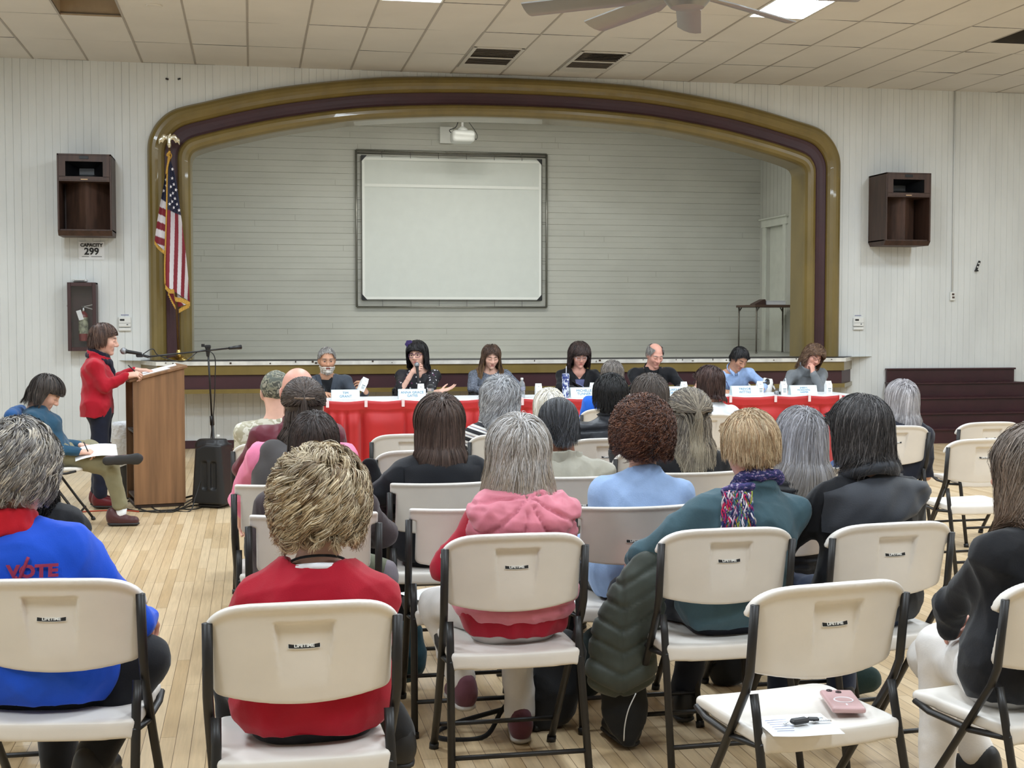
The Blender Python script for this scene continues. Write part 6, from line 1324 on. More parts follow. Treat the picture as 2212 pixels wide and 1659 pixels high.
# bald man and man in camouflage cap
J = person('bald', 'bald person in a maroon jacket seen from behind', hd('bald', 643, 797, .121), cloth('maroon_shell', (96, 30, 44), rough=.55), seat='bald', sw=.2, bulk=1.12, female=False, skin='pink', collar=(.03, .013), arm=1.2, near=.7, hs=1.06, armL=[lp_(-.26, .1, .76), lp_(-.18, .3, .64)])
def camo_fn(cols, sc):
    def f(t):
        n1 = t.noise(t.coord(), sc, 2, .6); t.link(t.ramp(n1, [(.36, lin(cols[0])), (.44, lin(cols[0])), (.45, lin(cols[1])), (.52, lin(cols[1])), (.53, lin(cols[2])), (.6, lin(cols[2])), (.61, lin(cols[3]))]), t.p.inputs['Base Color'])
    return f
camo = mat('camo_cap', (110, 112, 96), .8, var=0, fn=camo_fn([(88, 92, 84), (128, 126, 108), (70, 70, 62), (150, 146, 132)], 22)); camoj = mat('camo_jacket', (190, 186, 170), .8, var=0, fn=camo_fn([(196, 192, 176), (172, 166, 144), (208, 204, 190), (150, 146, 124)], 13))
J = person('camo', 'person in a camouflage cap and pale camouflage jacket, half hidden behind the bald head', hd('camo', 596, 802, .128), camoj, seat='camo', sw=.2, bulk=1.1, female=False, near=.6, arm=1.2, hs=1.04)
v = Vol((-.13, -.15, -.06), (.13, .24, .16), .008); v.ell((0, -.012, .038), (.087, .107, .092), k=.01); v.half((0, 0, -1), .035+.0); 
for z in (.0, ): v.ell((0, .13, .015), (.075, .09, .012), k=.02)
V, Q = v.mesh(1); V += vnorm(V, Q)*fold(V, 2, 60, .003)[:, None]; mk('cap', V*J['hs'] @ J['Rh'].T+J['hc'], Q, camo, J['o'])
# woman in the black coat with long brown hair
J = person('blackcoat', 'person in a black coat with long straight brown hair, seen from behind', hd('blackcoat', 949, 852, .140), cloth('black_coat', (20, 22, 28)), seat='blackcoat', sw=.19, bulk=1.12, arm=1.2, pants=blk, near=.95, armL=[lp_(-.25, .03, .76), lp_(-.16, .26, .64)],
           hair=dict(n=7437, len=.30, lenvar=.04, vol=.028, grav=.30, lift=.2, mess=.03, clump=.5, per=16, r=0.00070, back=-.7, front=.5, wS=1.0, wC=.6, part=.1, grow=.8, cols=[(84, 66, 58), (66, 50, 44), (104, 84, 74), (56, 44, 40)]))
N = J['N']; drape(J, N[0]-.17, N[0]+.17, lambda u: N[2]+.02-.06*abs(u-.5), lambda u: N[2]-.10-.05*math.sin(u*PI), .012, _MC['cloth_black_coat'], 'coat_collar')
# striped top, silver waves
def stripe_fn(t):
    c = t.new('ShaderNodeTexCoord'); s = t.new('ShaderNodeSeparateXYZ'); t.link(c.outputs['Object'], s.inputs[0]); f = t.math('FRACT', t.math('MULTIPLY', t.math('ADD', s.outputs[2], t.math('MULTIPLY', s.outputs[0], .35)), 17.0))
    t.link(t.ramp(f, [(0, lin((30, 30, 36))), (.42, lin((34, 34, 40))), (.44, lin((226, 224, 220))), (.62, lin((226, 224, 220))), (.64, lin((96, 120, 160))), (.76, lin((170, 140, 104))), (.78, lin((220, 218, 214)))]), t.p.inputs['Base Color'])
J = person('stripe', 'person in a striped top with long wavy silver hair, seen from behind', hd('stripe', 1080, 814, .140), mat('striped_knit', (200, 200, 200), .8, var=0, fn=stripe_fn), seat='stripe', sw=.19, bulk=1.05, near=.75, arm=1.1,
           hair=dict(n=6545, len=.40, lenvar=.12, vol=.032, grav=.24, lift=.3, mess=.08, amp=.014, wl=.12, helix=.5, clump=.72, per=14, jit=.008, r=0.00075, back=-.7, front=.5, wS=.8, wC=.6, grow=1.4, cols=[(190, 192, 196), (150, 150, 154), (212, 214, 218), (120, 116, 114)]))
J = person('blond', 'person with short white blond hair low in front of the skirt, seen from behind', hd('blond', 1186, 841, .138), cloth('beige_top', (196, 182, 160)), seat='blond', sw=.17, bulk=.95, near=.5, skin='fair',
           hair=dict(n=4462, len=.16, lenvar=.15, vol=.030, grav=.2, lift=.35, mess=.08, clump=.65, per=14, r=0.00081, back=-.8, front=.5, wS=.7, wC=.8, cols=[(226, 222, 212), (206, 196, 176), (236, 234, 230)]))
# man in khaki jacket
J = person('khaki', 'person in a pale khaki jacket with slicked dark grey hair, leaning left, seen from behind', hd('khaki', 1207, 862, .128, .02), cloth('khaki_shell', (172, 168, 154), rough=.55, bs=90), seat='khaki', sw=.21, bulk=1.15, female=False, skin='brown', hpitch=.18, arm=1.2, near=.85, collar=(.02, .016), neck=.07, folds=.016, hroll=-.06,
           hair=dict(n=5950, len=.11, lenvar=.15, vol=.010, grav=.12, lift=.08, mess=.03, clump=.55, per=14, r=0.00064, back=-.92, front=.55, side=-.03, wB=1.2, wC=.3, crown=(.2, .5, .8), wX=-.25, cols=[(36, 36, 38), (50, 50, 54), (96, 98, 104), (28, 28, 30)]))
# man in black puffer vest
bpv = cloth('black_puffer', (34, 36, 42), rough=.45)
J = person('vest', 'person in a black puffer vest with thick black hair, seen from behind', hd('vest', 1318, 808, .140), bpv, seat='vest', sw=.20, bulk=1.12, female=False, skin='tan', collar=(.055, .014), neck=.066, quilt=(.085, .014), arm=1.15, near=.75,
           hair=dict(n=5950, len=.07, lenvar=.2, vol=.026, grav=.2, lift=.4, mess=.12, clump=.4, r=0.00070, back=-.98, front=.5, side=-.08, wC=.8, cols=[(18, 17, 18), (26, 24, 25), (14, 13, 14)]))
m = MB(); zc = J['N'][2]-.115; xc = .02; wl = mat('white_print', (222, 224, 228), .6, var=0)
ys = lambda x: surf_y(J['V'], x, zc)-.006
m.lathe([(.0005, 0), (.017, 0)], 16, (xc-.05, ys(xc-.05), zc), R=rotx(PI/2), cap=False)
for k in range(5): m.box((xc-.018+k*.022, ys(xc-.018+k*.022), zc), (.013 if k % 2 else .017, .002, .013))
m.build('back_emblem', wl, J['o'])
J = person('bluefleece', 'person in a bright blue fleece with short grey hair, seen from behind', hd('bluefleece', 1322, 779, .128), cloth('bright_blue', (32, 98, 206)), seat='bluefleece', sw=.21, bulk=1.15, female=False, skin='pink', near=.5, arm=1.2, armL=[wp(at(1262, 905, 10.45)), lp_(-.2, .25, .66)],
           hair=dict(n=4462, len=.055, lenvar=.2, vol=.012, grav=.2, lift=.2, mess=.08, clump=.4, r=0.00081, back=-.95, front=.55, side=-.08, wC=.9, cols=[(120, 112, 106), (96, 90, 86), (146, 140, 134)]))
J = person('brownlong', 'person in a charcoal jacket with long brown hair, behind the curly auburn head', hd('brownlong', 1402, 807, .138), cloth('charcoal_jacket', (52, 54, 58)), seat='brownlong', sw=.19, bulk=1.05, near=.7, hyaw=.15,
           hair=dict(n=5652, len=.29, lenvar=.08, vol=.022, grav=.3, lift=.2, mess=.05, clump=.55, per=15, r=0.00070, back=-.7, front=.5, wS=.9, wC=.7, part=-.15, cols=[(84, 74, 68), (64, 55, 50), (104, 94, 88)]))
J = person('halfup', 'person in a black top with half tied blonde grey long hair, seen from behind', hd('halfup', 1487, 843, .138), cloth('black_knit', (24, 24, 28)), seat='halfup', sw=.18, bulk=1.0, near=.95,
           hair=dict(n=7735, len=.43, lenvar=.1, vol=.024, grav=.30, lift=.15, mess=.07, clump=.65, per=16, jit=.006, r=0.00070, amp=.007, wl=.2, helix=.2, back=-.72, front=.5, wS=.6, wC=.8, grow=2.2, tie=(0, -.99, .12), tie_z=.02, cols=[(160, 148, 132), (112, 104, 96), (190, 178, 158), (92, 84, 78)], tips=(196, 184, 160)))
m = MB(); hc, Rh = J['hc'], J['Rh']; m.tube([Rh @ (np.array([.012*math.cos(a), -.132+.008*math.sin(a), .048+.003*math.sin(2*a)]))+hc for a in np.linspace(0, 2*PI, 16)], .004, 6); m.build('hair_tie', mat('tie_copper', (150, 96, 60), .4, metal=.4, var=0), J['o'], smooth=True)
J = person('whiteshirt', 'person in a white shirt and glasses with short dark brown hair, head turned left', hd('whiteshirt', 1530, 791, .135), cloth('white_shirt', (226, 228, 232)), seat='whiteshirt', sw=.18, bulk=1.0, near=.5, face=True, hyaw=.75, skin='fair', facekw=dict(eyes='open'),
           hair=dict(n=5057, len=.13, lenvar=.15, vol=.022, grav=.24, lift=.25, mess=.05, clump=.5, r=0.00075, back=-.92, front=.5, side=-.2, wC=.9, tuck=.2, cols=[(66, 46, 42), (50, 34, 32), (84, 62, 56)]))
glasses(J['o'], J['hc'], J['Rh'], J['hs'], mat('glasses_dark', (40, 36, 36), .3, var=0))
J = person('quilt', 'person in a black quilted jacket with a straight silver bob, seen from behind', hd('quilt', 1728, 879, .138), cloth('black_quilted', (28, 29, 33), rough=.5, bs=60, bump=.8), seat='quilt', sw=.175, bulk=1.02, hyaw=.1, hpitch=.12, hroll=.04, near=.95, collar=(.05, .014), quilt=(.028, .007), neck=.066,
           hair=dict(n=7735, len=.27, lenvar=.05, vol=.022, grav=.3, lift=.2, mess=.035, clump=.6, per=16, r=0.00064, back=-.7, front=.5, wS=1.0, wC=.6, part=.12, tuck=.04, cols=[(170, 170, 178), (128, 126, 130), (196, 196, 204), (100, 96, 96)], tips=(150, 142, 132)))
J = person('navy', 'person in a navy jacket with light blue collar and silver bob, near the maroon steps', hd('navy', 1947, 821, .140), cloth('navy_jacket', (24, 28, 42)), seat='navy', sw=.19, bulk=1.05, near=.7, arm=1.1, hood=.8, hyaw=.12,
           hair=dict(n=5950, len=.235, lenvar=.05, vol=.028, grav=.28, lift=.25, mess=.05, clump=.6, per=15, r=0.00075, back=-.75, front=.5, wS=.9, wC=.7, tuck=.08, cols=[(186, 182, 186), (150, 146, 148), (206, 204, 208), (118, 112, 112)]))
neck_ring(J, .085, .013, cloth('pale_blue_fleece', (160, 190, 208)), 'light_blue_collar', dz=.012, tilt=.03)
# ------------------------------------------------------------------ more of the audience behind the front rows
x = cx(1858, 1000, 5.95); chair('B', x, 5.95, 0, 'white folding chair hidden behind the black jacketed person'); CH_['denim'] = (x, 6.185, 0)
J = person('denim', 'person in a denim jacket, mostly hidden behind the black jacketed person', hd('denim', 1862, 900, .128), cloth('denim', (62, 84, 130), vs=40), seat='denim', sw=.17, bulk=.95, near=.5, armL=[wp(at(1812, 1012, 6.30)), wp(at(1782, 1042, 6.42))], handL=dict(fdir=(-.6, .3, -.3), w_fdir=False, back=(0, .2, 1), curl=.4),
           hair=dict(n=1950, len=.16, vol=.018, grav=.28, lift=.2, mess=.05, clump=.5, r=0.00115, cols=[(70, 58, 50), (54, 44, 38)]))
x = cx(30, 1000, 4.55); chair('B', x, 4.55, 0, 'white folding chair hidden behind the VOTE shirt'); CH_['darkcurl'] = (x, 4.785, 0)
J = person('darkcurl', 'person in black with loose black curly hair, mostly hidden behind the VOTE person', hd('darkcurl', 42, 903, .152), cloth('black_jacket', (18, 19, 24)), seat='darkcurl', sw=.18, bulk=1.05, near=.7, arm=1.1,
           hair=dict(n=3380, len=.28, lenvar=.2, vol=.032, grav=.2, lift=.5, mess=.2, amp=.010, wl=.05, helix=1.0, clump=.6, per=9, r=0.00094, back=-.8, front=.5, cols=[(22, 20, 21), (34, 30, 30), (16, 15, 16)]))
# ------------------------------------------------------------------ the panel, facing the hall
def ph(px, ytop, Y=14.22, dz=.128): p = at(px, ytop, Y); p[2] -= dz; return p
TBL = [lp_(.265, .24, .80), lp_(.10, .52, .785)]; TBLL = [lp_(-.265, .24, .80), lp_(-.10, .52, .785)]
flat = lambda s: dict(fdir=(-s*.6, .8, -.06), back=(0, .1, 1), curl=.25)
def lapels(J, m_, depth=.30, wid=.05, top_w=.062):
    """jacket lapels and open front edges laid on the garment"""
    N, lat, fw, up, V = J['N'], J['lat'], J['fw'], J['up'], J['V']
    mb = MB()
    for s in (-1, 1):
        G = []
        for u in np.linspace(0, 1, 12):
            xi = s*(top_w*(1-u)+.008); xo = xi+s*wid*(1-.55*abs(u-.35))*(1 if u < .95 else .3); zc = N[2]+.018-depth*u; row = []
            for w in np.linspace(0, 1, 4): xx = N[0]+xi+(xo-xi)*w; y = surf_y(V, xx, zc-.03*w*0, +1); row.append((xx, y+.006+.004*math.sin(w*PI), zc))
            G.append(row)
        mb.grid(G)
    return mb.build('lapels', m_, J['o'], smooth=True)
def front_panel(J, m_, name, depth=.34, wt=.055, wb=.03, dz=.0):
    """shirt seen in the jacket opening"""
    N, V = J['N'], J['V']; G = []
    for u in np.linspace(0, 1, 14):
        z = N[2]-.012-dz-depth*u; w = wt*(1-u)+wb*u; G.append([(N[0]+x*w, surf_y(V, N[0]+x*w, z, +1)+.004, z) for x in np.linspace(-1, 1, 7)])
    mb = MB(); mb.grid(G); return mb.build(name, m_, J['o'], smooth=True)
def brim_beard(J, col, name='beard', drop=.012, mouth=(.0, .086, -.066), zt=-.045, mous=True):
    hv, hq, _ = head_mesh(J['hc'], J['Rh'], J['hs'], J['N'], J['sL'], J['sR'], .0046, True, bust=False, female=False)
    v = hv/J['hs']; n_ = vnorm(hv, hq); m_ = (v[:, 2] < zt+.25*np.maximum(0, .045-v[:, 1])*1.6) & (v[:, 2] > -.128) & (v[:, 1] > .006) & (np.abs(v[:, 0]) < .075)
    m_ &= ~((np.abs(v[:, 0]) < .017) & (np.abs(v[:, 2]+.066) < .0042) & (v[:, 1] > .07))
    if not mous: m_ &= ~((v[:, 2] > -.06) & (v[:, 1] > .07))
    keep = m_[hq].all(1); q = hq[keep]; ids = np.unique(q); mp = -np.ones(len(hv), int); mp[ids] = np.arange(len(ids)); vv = hv[ids]+n_[ids]*drop*np.clip((zt+.02-v[ids, 2])/.03, .25, 1)[:, None]*(1+.25*np.sin(v[ids]*300).sum(1))[:, None]
    return mk(name, vv @ J['Rh'].T+J['hc'], mp[q], cloth('beard', col, bump=.6, bs=300), J['o'])
# bearded man in grey blazer
J = person('tim', 'bearded person in a grey blazer and black tee holding up a white carton', ph(706, 752, dz=.130), cloth('grey_blazer', (70, 76, 86)), seat='tim', rz=PI, face=True, female=False, skin='tan', hs=1.07, hyaw=.06, hpitch=.12, sw=.20, bulk=1.05, arm=1.15, near=.9, neck=.068, facekw=dict(eyes='open', brow=(96, 88, 82)),
           armR=TBL, armL=[wp(at(772, 868, 14.2)), wp(at(791, 848, 13.96))], handL=dict(fdir=(-.45, -.25, .75), w_fdir=True, back=(.55, -.55, .55), w_back=True, curl=.55), handR=flat(1),
           hair=dict(n=2860, len=.028, lenvar=.2, vol=.008, grav=.1, lift=.35, mess=.1, clump=.3, r=0.00086, back=-.95, front=.66, side=.02, wF=.6, cols=[(150, 146, 142), (116, 112, 108), (178, 174, 170)]))
front_panel(J, blk, 'black_tee', wt=.060, wb=.05); lapels(J, cloth('grey_blazer', (70, 76, 86))); brim_beard(J, (206, 198, 190))
p = at(778, 833, 13.90); carton(p-np.array([0, 0, .05]), 'white drink carton held up by the bearded panelist', R=(.15, .42, .25))
# woman with microphone
def flor_fn(t):
    v_ = t.new('ShaderNodeTexVoronoi'); v_.inputs['Scale'].default_value = 26; v_.inputs['Randomness'].default_value = 1; t.link(t.coord(), v_.inputs['Vector'])
    n = t.noise(t.coord(), 60, 2); d = t.math('ADD', v_.outputs['Distance'], t.math('MULTIPLY', n, .35)); f = t.math('LESS_THAN', d, .42); s = t.new('ShaderNodeSeparateColor'); t.link(v_.outputs['Color'], s.inputs[0])
    pet = t.ramp(s.outputs[0], [(0, lin((226, 222, 228))), (.5, lin((216, 206, 206))), (.55, lin((104, 38, 84))), (.74, lin((110, 44, 90))), (.76, lin((190, 180, 188)))]); g2 = t.math('MULTIPLY', f, t.math('GREATER_THAN', s.outputs[1], .22))
    t.link(t.mix(g2, tuple(lin((24, 22, 28))), pet), t.p.inputs['Base Color'])
flor = mat('floral_print', (24, 22, 28), .7, var=0, fn=flor_fn)
J = person('anna', 'person in a black floral blouse speaking into a hand held microphone', ph(901, 737, dz=.150), flor, seat='anna', face=True, hyaw=-.42, hpitch=.02, hroll=.06, hs=1.06, sw=.178, bulk=1.2, arm=1.2, near=.95, sleeve='elbow', neck=.066, extra=dict(vneck=(.17, .05)), facekw=dict(eyes='open', lip=(150, 62, 66), brow=(60, 48, 44)),
           armR=[wp(at(868, 842, 13.98)), wp(at(891, 803, 13.92))], armL=[wp(at(925, 852, 14.02)), wp(at(951, 845, 13.84))], handR=dict(fdir=(.55, -.35, .45), w_fdir=True, back=(-.35, -.75, .4), w_back=True, curl=.85, thumb=.9), handL=dict(fdir=(.95, -.1, .22), w_fdir=True, back=(.05, .25, -1), w_back=True, curl=.16, spread=.2, thumb=.1),
           hair=dict(n=3900, len=.17, lenvar=.12, vol=.030, grav=.2, lift=.3, mess=.06, clump=.55, r=0.00101, back=-.85, front=.46, side=-.12, wC=.9, wX=-.5, tuck=.25, cols=[(22, 19, 21), (34, 30, 33), (16, 14, 16)], fringe=.062))
glasses(J['o'], J['hc'], J['Rh'], J['hs'], mat('glasses_plum', (74, 40, 74), .3, var=0), w=.028, h=.020, r_=.0026)
v = Vol((-.14, -.14, -.14), (.14, .14, .14), .006); 
for k in range(6): a = k*PI/3; v.ell((.026*math.cos(a), .0, .026*math.sin(a)), (.021, .010, .018), k=.006)
v.ell((0, .008, 0), (.012, .010, .012), k=.006); V, Q = v.mesh(1); mk('hair_flower', (V+np.array([.058, .055, .118]))*J['hs'] @ J['Rh'].T+J['hc'], Q, cloth('flower_purple', (58, 44, 92)), J['o'])
hm = thing('microphone', 'handheld microphone with silver head held by the woman in floral print', 'microphone', (0, 0, 0)); ma, mb_ = at(904, 826, 13.84), at(900, 782, 13.88); hm.location = [float(q) for q in ma]; mic_mesh(hm, (0, 0, 0), mb_-ma)
# woman in tweed
tweed = mat('tweed', (120, 126, 140), .85, var=.5, vs=60, vsc=(1, 1, 2.4), bump=.5, bs=150)
J = person('tweed', 'person in a grey tweed jacket with long brown to blonde hair, looking down', ph(1061, 743, dz=.140), tweed, seat='tweed', face=True, hpitch=.32, hyaw=.04, sw=.172, bulk=1.0, near=.9, arm=1.05, armR=TBL, armL=TBLL, handR=flat(1), handL=flat(-1), skin='fair', facekw=dict(lip=(160, 84, 80)),
           hair=dict(n=3640, len=.40, lenvar=.08, vol=.020, grav=.3, lift=.15, mess=.04, clump=.55, r=0.00101, amp=.007, wl=.14, helix=.2, back=-.7, front=.50, wS=1.1, wC=.35, wB=.25, part=.01, grow=1.0, flare=.5, cols=[(84, 62, 50), (64, 48, 40), (104, 78, 62)], tips=(186, 150, 112)))
front_panel(J, blk, 'black_blouse', depth=.34, wt=.036, wb=.03, dz=.06); 
# woman in black blazer by the tumbler
J = person('mich', 'person in a black blazer over a slate blue top with dark brown hair', ph(1252, 738, dz=.160), cloth('black_blazer', (24, 24, 28)), seat='mich', face=True, hpitch=.22, sw=.180, bulk=1.15, near=.9, arm=1.12, armR=TBL, armL=TBLL, handR=flat(1), handL=flat(-1), skin='pink', neck=.07, extra=dict(vneck=(.12, .055)), facekw=dict(lip=(170, 84, 80)),
           hair=dict(n=5200, len=.165, lenvar=.15, vol=.042, grav=.18, lift=.5, mess=.10, clump=.55, r=0.00101, amp=.006, wl=.10, helix=.4, back=-.8, front=.44, side=-.2, wC=.9, wF=.5, tuck=.1, cols=[(52, 38, 36), (38, 28, 28), (70, 52, 48)], fringe=.046))
glasses(J['o'], J['hc'], J['Rh'], J['hs'], mat('glasses_pale', (190, 186, 190), .25, metal=.5, var=0), r_=.0022); front_panel(J, cloth('slate_top', (92, 96, 132)), 'slate_top', depth=.26, wt=.052, wb=.040, dz=.085); lapels(J, cloth('black_blazer', (24, 24, 28)), wid=.042, top_w=.075)
# man in black jacket with pins
J = person('gary', 'person in a black jacket with round pins and thinning grey hair, looking down', ph(1415, 743, dz=.124), cloth('black_suit', (22, 23, 27)), seat='gary', face=True, female=False, hpitch=.42, hyaw=.16, sw=.205, bulk=1.12, hs=1.05, near=.9, arm=1.15, armR=TBL, armL=TBLL, handR=flat(1), handL=flat(-1), skin='pink', neck=.066, collar=(.015, .012), facekw=dict(brow=(130, 122, 116), lip=(170, 104, 96)),
           hair=dict(n=2340, len=.035, lenvar=.2, vol=.008, grav=.15, lift=.2, mess=.08, clump=.3, r=0.00086, back=-.95, front=.75, side=-.06, bald=.62, cols=[(150, 146, 142), (120, 116, 112), (172, 168, 164)]))
lapels(J, cloth('black_suit', (22, 23, 27)), top_w=.05)
for dx, dz_, nm in ((.10, -.12, 'white_pin'), (-.105, -.115, 'gold_pin')):
    xx, zz = J['N'][0]+dx, J['N'][2]+dz_; m = MB(); m.lathe([(.0005, .006), (.011, .005), (.013, 0)], 16, (xx, surf_y(J['V'], xx, zz, +1)+.008, zz), R=rotx(-PI/2)); m.build(nm, mat('pin_white', (224, 222, 214), .4, var=0) if dx > 0 else mat('pin_gold', (206, 186, 120), .3, metal=.6, var=0), J['o'], smooth=True)
# man in light blue shirt writing
shirtb = cloth('oxford_blue', (158, 184, 226), vs=30)
J = person('trev', 'person in a light blue shirt with black hair, bent over and writing with a pen', ph(1597, 752, 14.10, dz=.118), shirtb, seat='trev', face=True, female=False, hpitch=.62, hyaw=.28, hroll=-.12, sw=.185, bulk=.95, near=.9, skin='olive', neck=.062, collar=(.025, .009), facekw=dict(brow=(40, 32, 28), nose=1.15), arm=1.05,
           armR=[wp(at(1540, 848, 14.05)), wp(at(1560, 845, 13.80))], armL=TBLL, handL=flat(-1), handR=dict(fdir=(.9, -.3, -.12), w_fdir=True, back=(-.1, -.35, .9), w_back=True, curl=.6, thumb=.8),
           hair=dict(n=2860, len=.055, lenvar=.2, vol=.012, grav=.12, lift=.12, mess=.05, clump=.4, r=0.00094, back=-.92, front=.62, side=-.02, wS=.9, part=.3, wF=.3, cols=[(26, 24, 26), (36, 34, 36), (20, 19, 20)]))
N = J['N']; m = MB()
for sd in (-1, 1):
    G = [[(N[0]+sd*(.012+.05*u+.01*w), surf_y(J['V'], N[0]+sd*(.012+.05*u), N[2]+.01-.075*w+.03*u, +1)+.007, N[2]+.015-.085*w*(1-.55*u)+.02*u) for w in np.linspace(0, 1, 5)] for u in np.linspace(0, 1, 6)]; m.grid(G)
m.build('shirt_collar', shirtb, J['o'], smooth=True)
pn = MB(); a_, b_ = at(1578, 846, 13.72), at(1569, 824, 13.80); pn.tube([a_, a_*.9+b_*.1, b_], [.001, .0045, .0045], 8); tag(pn.build('pen', mat('pen_blue', (40, 48, 96), .35, var=0), smooth=True), 'dark blue pen in the writing hand of the man in the blue shirt', 'pen')
# woman in grey turtleneck leaning on her hand
grey_k = cloth('grey_turtleneck', (118, 122, 126), bs=160, bump=.4)
J = person('cher', 'person in a grey turtleneck with wavy light brown hair, leaning the head on one hand', ph(1757, 745, 14.12, dz=.140), grey_k, seat='cher', face=True, hpitch=.28, hyaw=.12, hroll=-.42, sw=.178, bulk=1.1, near=.9, arm=1.12, collar=(.075, .017), neck=.07, skin='pink', facekw=dict(lip=(166, 84, 84)),
           armL=[wp(at(1774, 842, 13.95)), wp(at(1756, 806, 13.94))], armR=[wp(at(1690, 845, 14.12)), wp(at(1697, 848, 13.72))], handR=dict(fdir=(.5, -.7, -.1), w_fdir=True, back=(0, -.2, 1), w_back=True, curl=.5), handL=dict(fdir=(.02, .28, .9), w_fdir=True, back=(.45, -.8, .1), w_back=True, curl=.75, thumb=.6),
           hair=dict(n=3640, len=.17, lenvar=.2, vol=.034, grav=.16, lift=.5, mess=.14, clump=.6, per=12, r=0.00101, amp=.010, wl=.075, helix=.8, back=-.8, front=.5, side=-.1, cheek=.03, facew=.064, wC=.8, wS=.3, cols=[(112, 86, 68), (86, 64, 52), (142, 112, 86)]))
glasses(J['o'], J['hc'], J['Rh'], J['hs'], mat('glasses_brown', (84, 62, 54), .3, var=0))
pn = MB(); a_, b_ = at(1700, 840, 13.66), at(1697, 820, 13.70); pn.tube([a_, b_], .0045, 8); pn.tube([b_, b_+(b_-a_)*.12], .0055, 8); tag(pn.build('pen', mat('pen_white', (226, 228, 232), .35, var=0), smooth=True), 'white tipped pen in the hand of the woman in the turtleneck', 'pen')
# bag with black and white pattern on the chair between them
bgp = at(1657, 838, 14.05)
def cow_fn(t): t.link(t.ramp(t.noise(t.coord(), 9, 1), [(.49, lin((34, 27, 26))), (.51, lin((226, 222, 216)))]), t.p.inputs['Base Color'])
v = Vol((-.16, -.13, -.32), (.17, .13, .16), .010); v.cap((-.05, 0, -.2), (.05, 0, -.2), .10, k=.04, sq=((0, 1, 0), .7)); v.cap((-.02, 0, -.05), (.02, 0, .03), .085, .05, k=.04, sq=((0, 1, 0), .7)); v.path([(-.06, 0, .0), (-.03, 0, .10), (.05, 0, .09), (.09, 0, -.02)], .014, k=.015); V, Q = v.mesh(1)
V += vnorm(V, Q)*fold(V, 3, 30, .006)[:, None]; o = mk('handbag', V, Q, mat('cow_print', (40, 32, 30), .6, var=0, fn=cow_fn)); o.location = [float(q) for q in bgp]; tag(o, 'dark brown and white patterned bag beside the woman in the turtleneck', 'bag')
# ------------------------------------------------------------------ standing speaker at the lectern
lx = float(at(208, 900, 11.40)[0]); ll = (lx, 11.40, 0)
redj = cloth('red_jacket', (172, 18, 38), bs=200)
def stand(key, **k): return person(key, **k)
hp = at(224, 697, 11.40); hp[2] -= .140
J = person('speaker', 'person in a red jacket and navy trousers standing at the lectern, reading with a pen', hp, redj, loc=ll, rz=-PI/2, pose='stand', face=True, hpitch=.16, hs=1.0, sw=.160, bulk=1.0, near=1, arm=1.1, hem=.745, neck=.076, pants=cloth('navy_slacks', (24, 28, 46)), shoes=(cloth('dark_red_leather', (96, 26, 32), rough=.4), sole_dark), collar=(.03, .012), skin='fair', facekw=dict(lip=(160, 74, 74), nose=1.2, brow=(84, 62, 50)),
           armR=[wp(at(226, 836, 11.22)), wp(at(274, 811, 11.24))], armL=[wp(at(236, 826, 11.58)), wp(at(293, 800, 11.50))], handR=dict(fdir=(.85, .2, .12), w_fdir=True, back=(-.1, -.5, .8), w_back=True, curl=.65, thumb=.8), handL=dict(fdir=(.95, -.1, .02), w_fdir=True, back=(0, -.15, 1), w_back=True, curl=.2),
           hair=dict(n=4160, nape=.45, len=.115, lenvar=.12, vol=.016, grav=.16, lift=.25, mess=.04, clump=.6, per=15, r=0.00108, back=-.80, front=.52, side=.12, cheek=.03, wC=.7, wF=.55, wX=.25, crown=(-.1, -.3, .95), tuck=.12, cols=[(84, 62, 54), (62, 46, 42), (112, 86, 72)]))
N, lat, fw, up = J['N'], J['lat'], J['fw'], J['up']; v = Vol(N-.16, N+.16, .007)
for z in np.linspace(-.02, .050, 5): v.path([N+lat*(.074+.016*(z < .0))*math.cos(a)+fw*(.006+(.078+.016*(z < 0))*math.sin(a))+up*(z+.012-.030*math.sin(a)) for a in np.linspace(0, 2*PI, 17)], .010, k=.012)
v.path([N+fw*.085-up*.03, N+fw*.115-up*.10, N+fw*.135-up*.18], [.032, .022, .010], k=.03); V, Q = v.mesh(1); mk('navy_collar', V, Q, cloth('navy_knit', (18, 20, 38)), J['o'])
pn = MB(); a_, b_ = at(291, 802, 11.20), at(277, 789, 11.24); pn.tube([a_, b_], .005, 8); tag(pn.build('pen', black, smooth=True), 'black pen held by the woman standing at the lectern', 'pen')
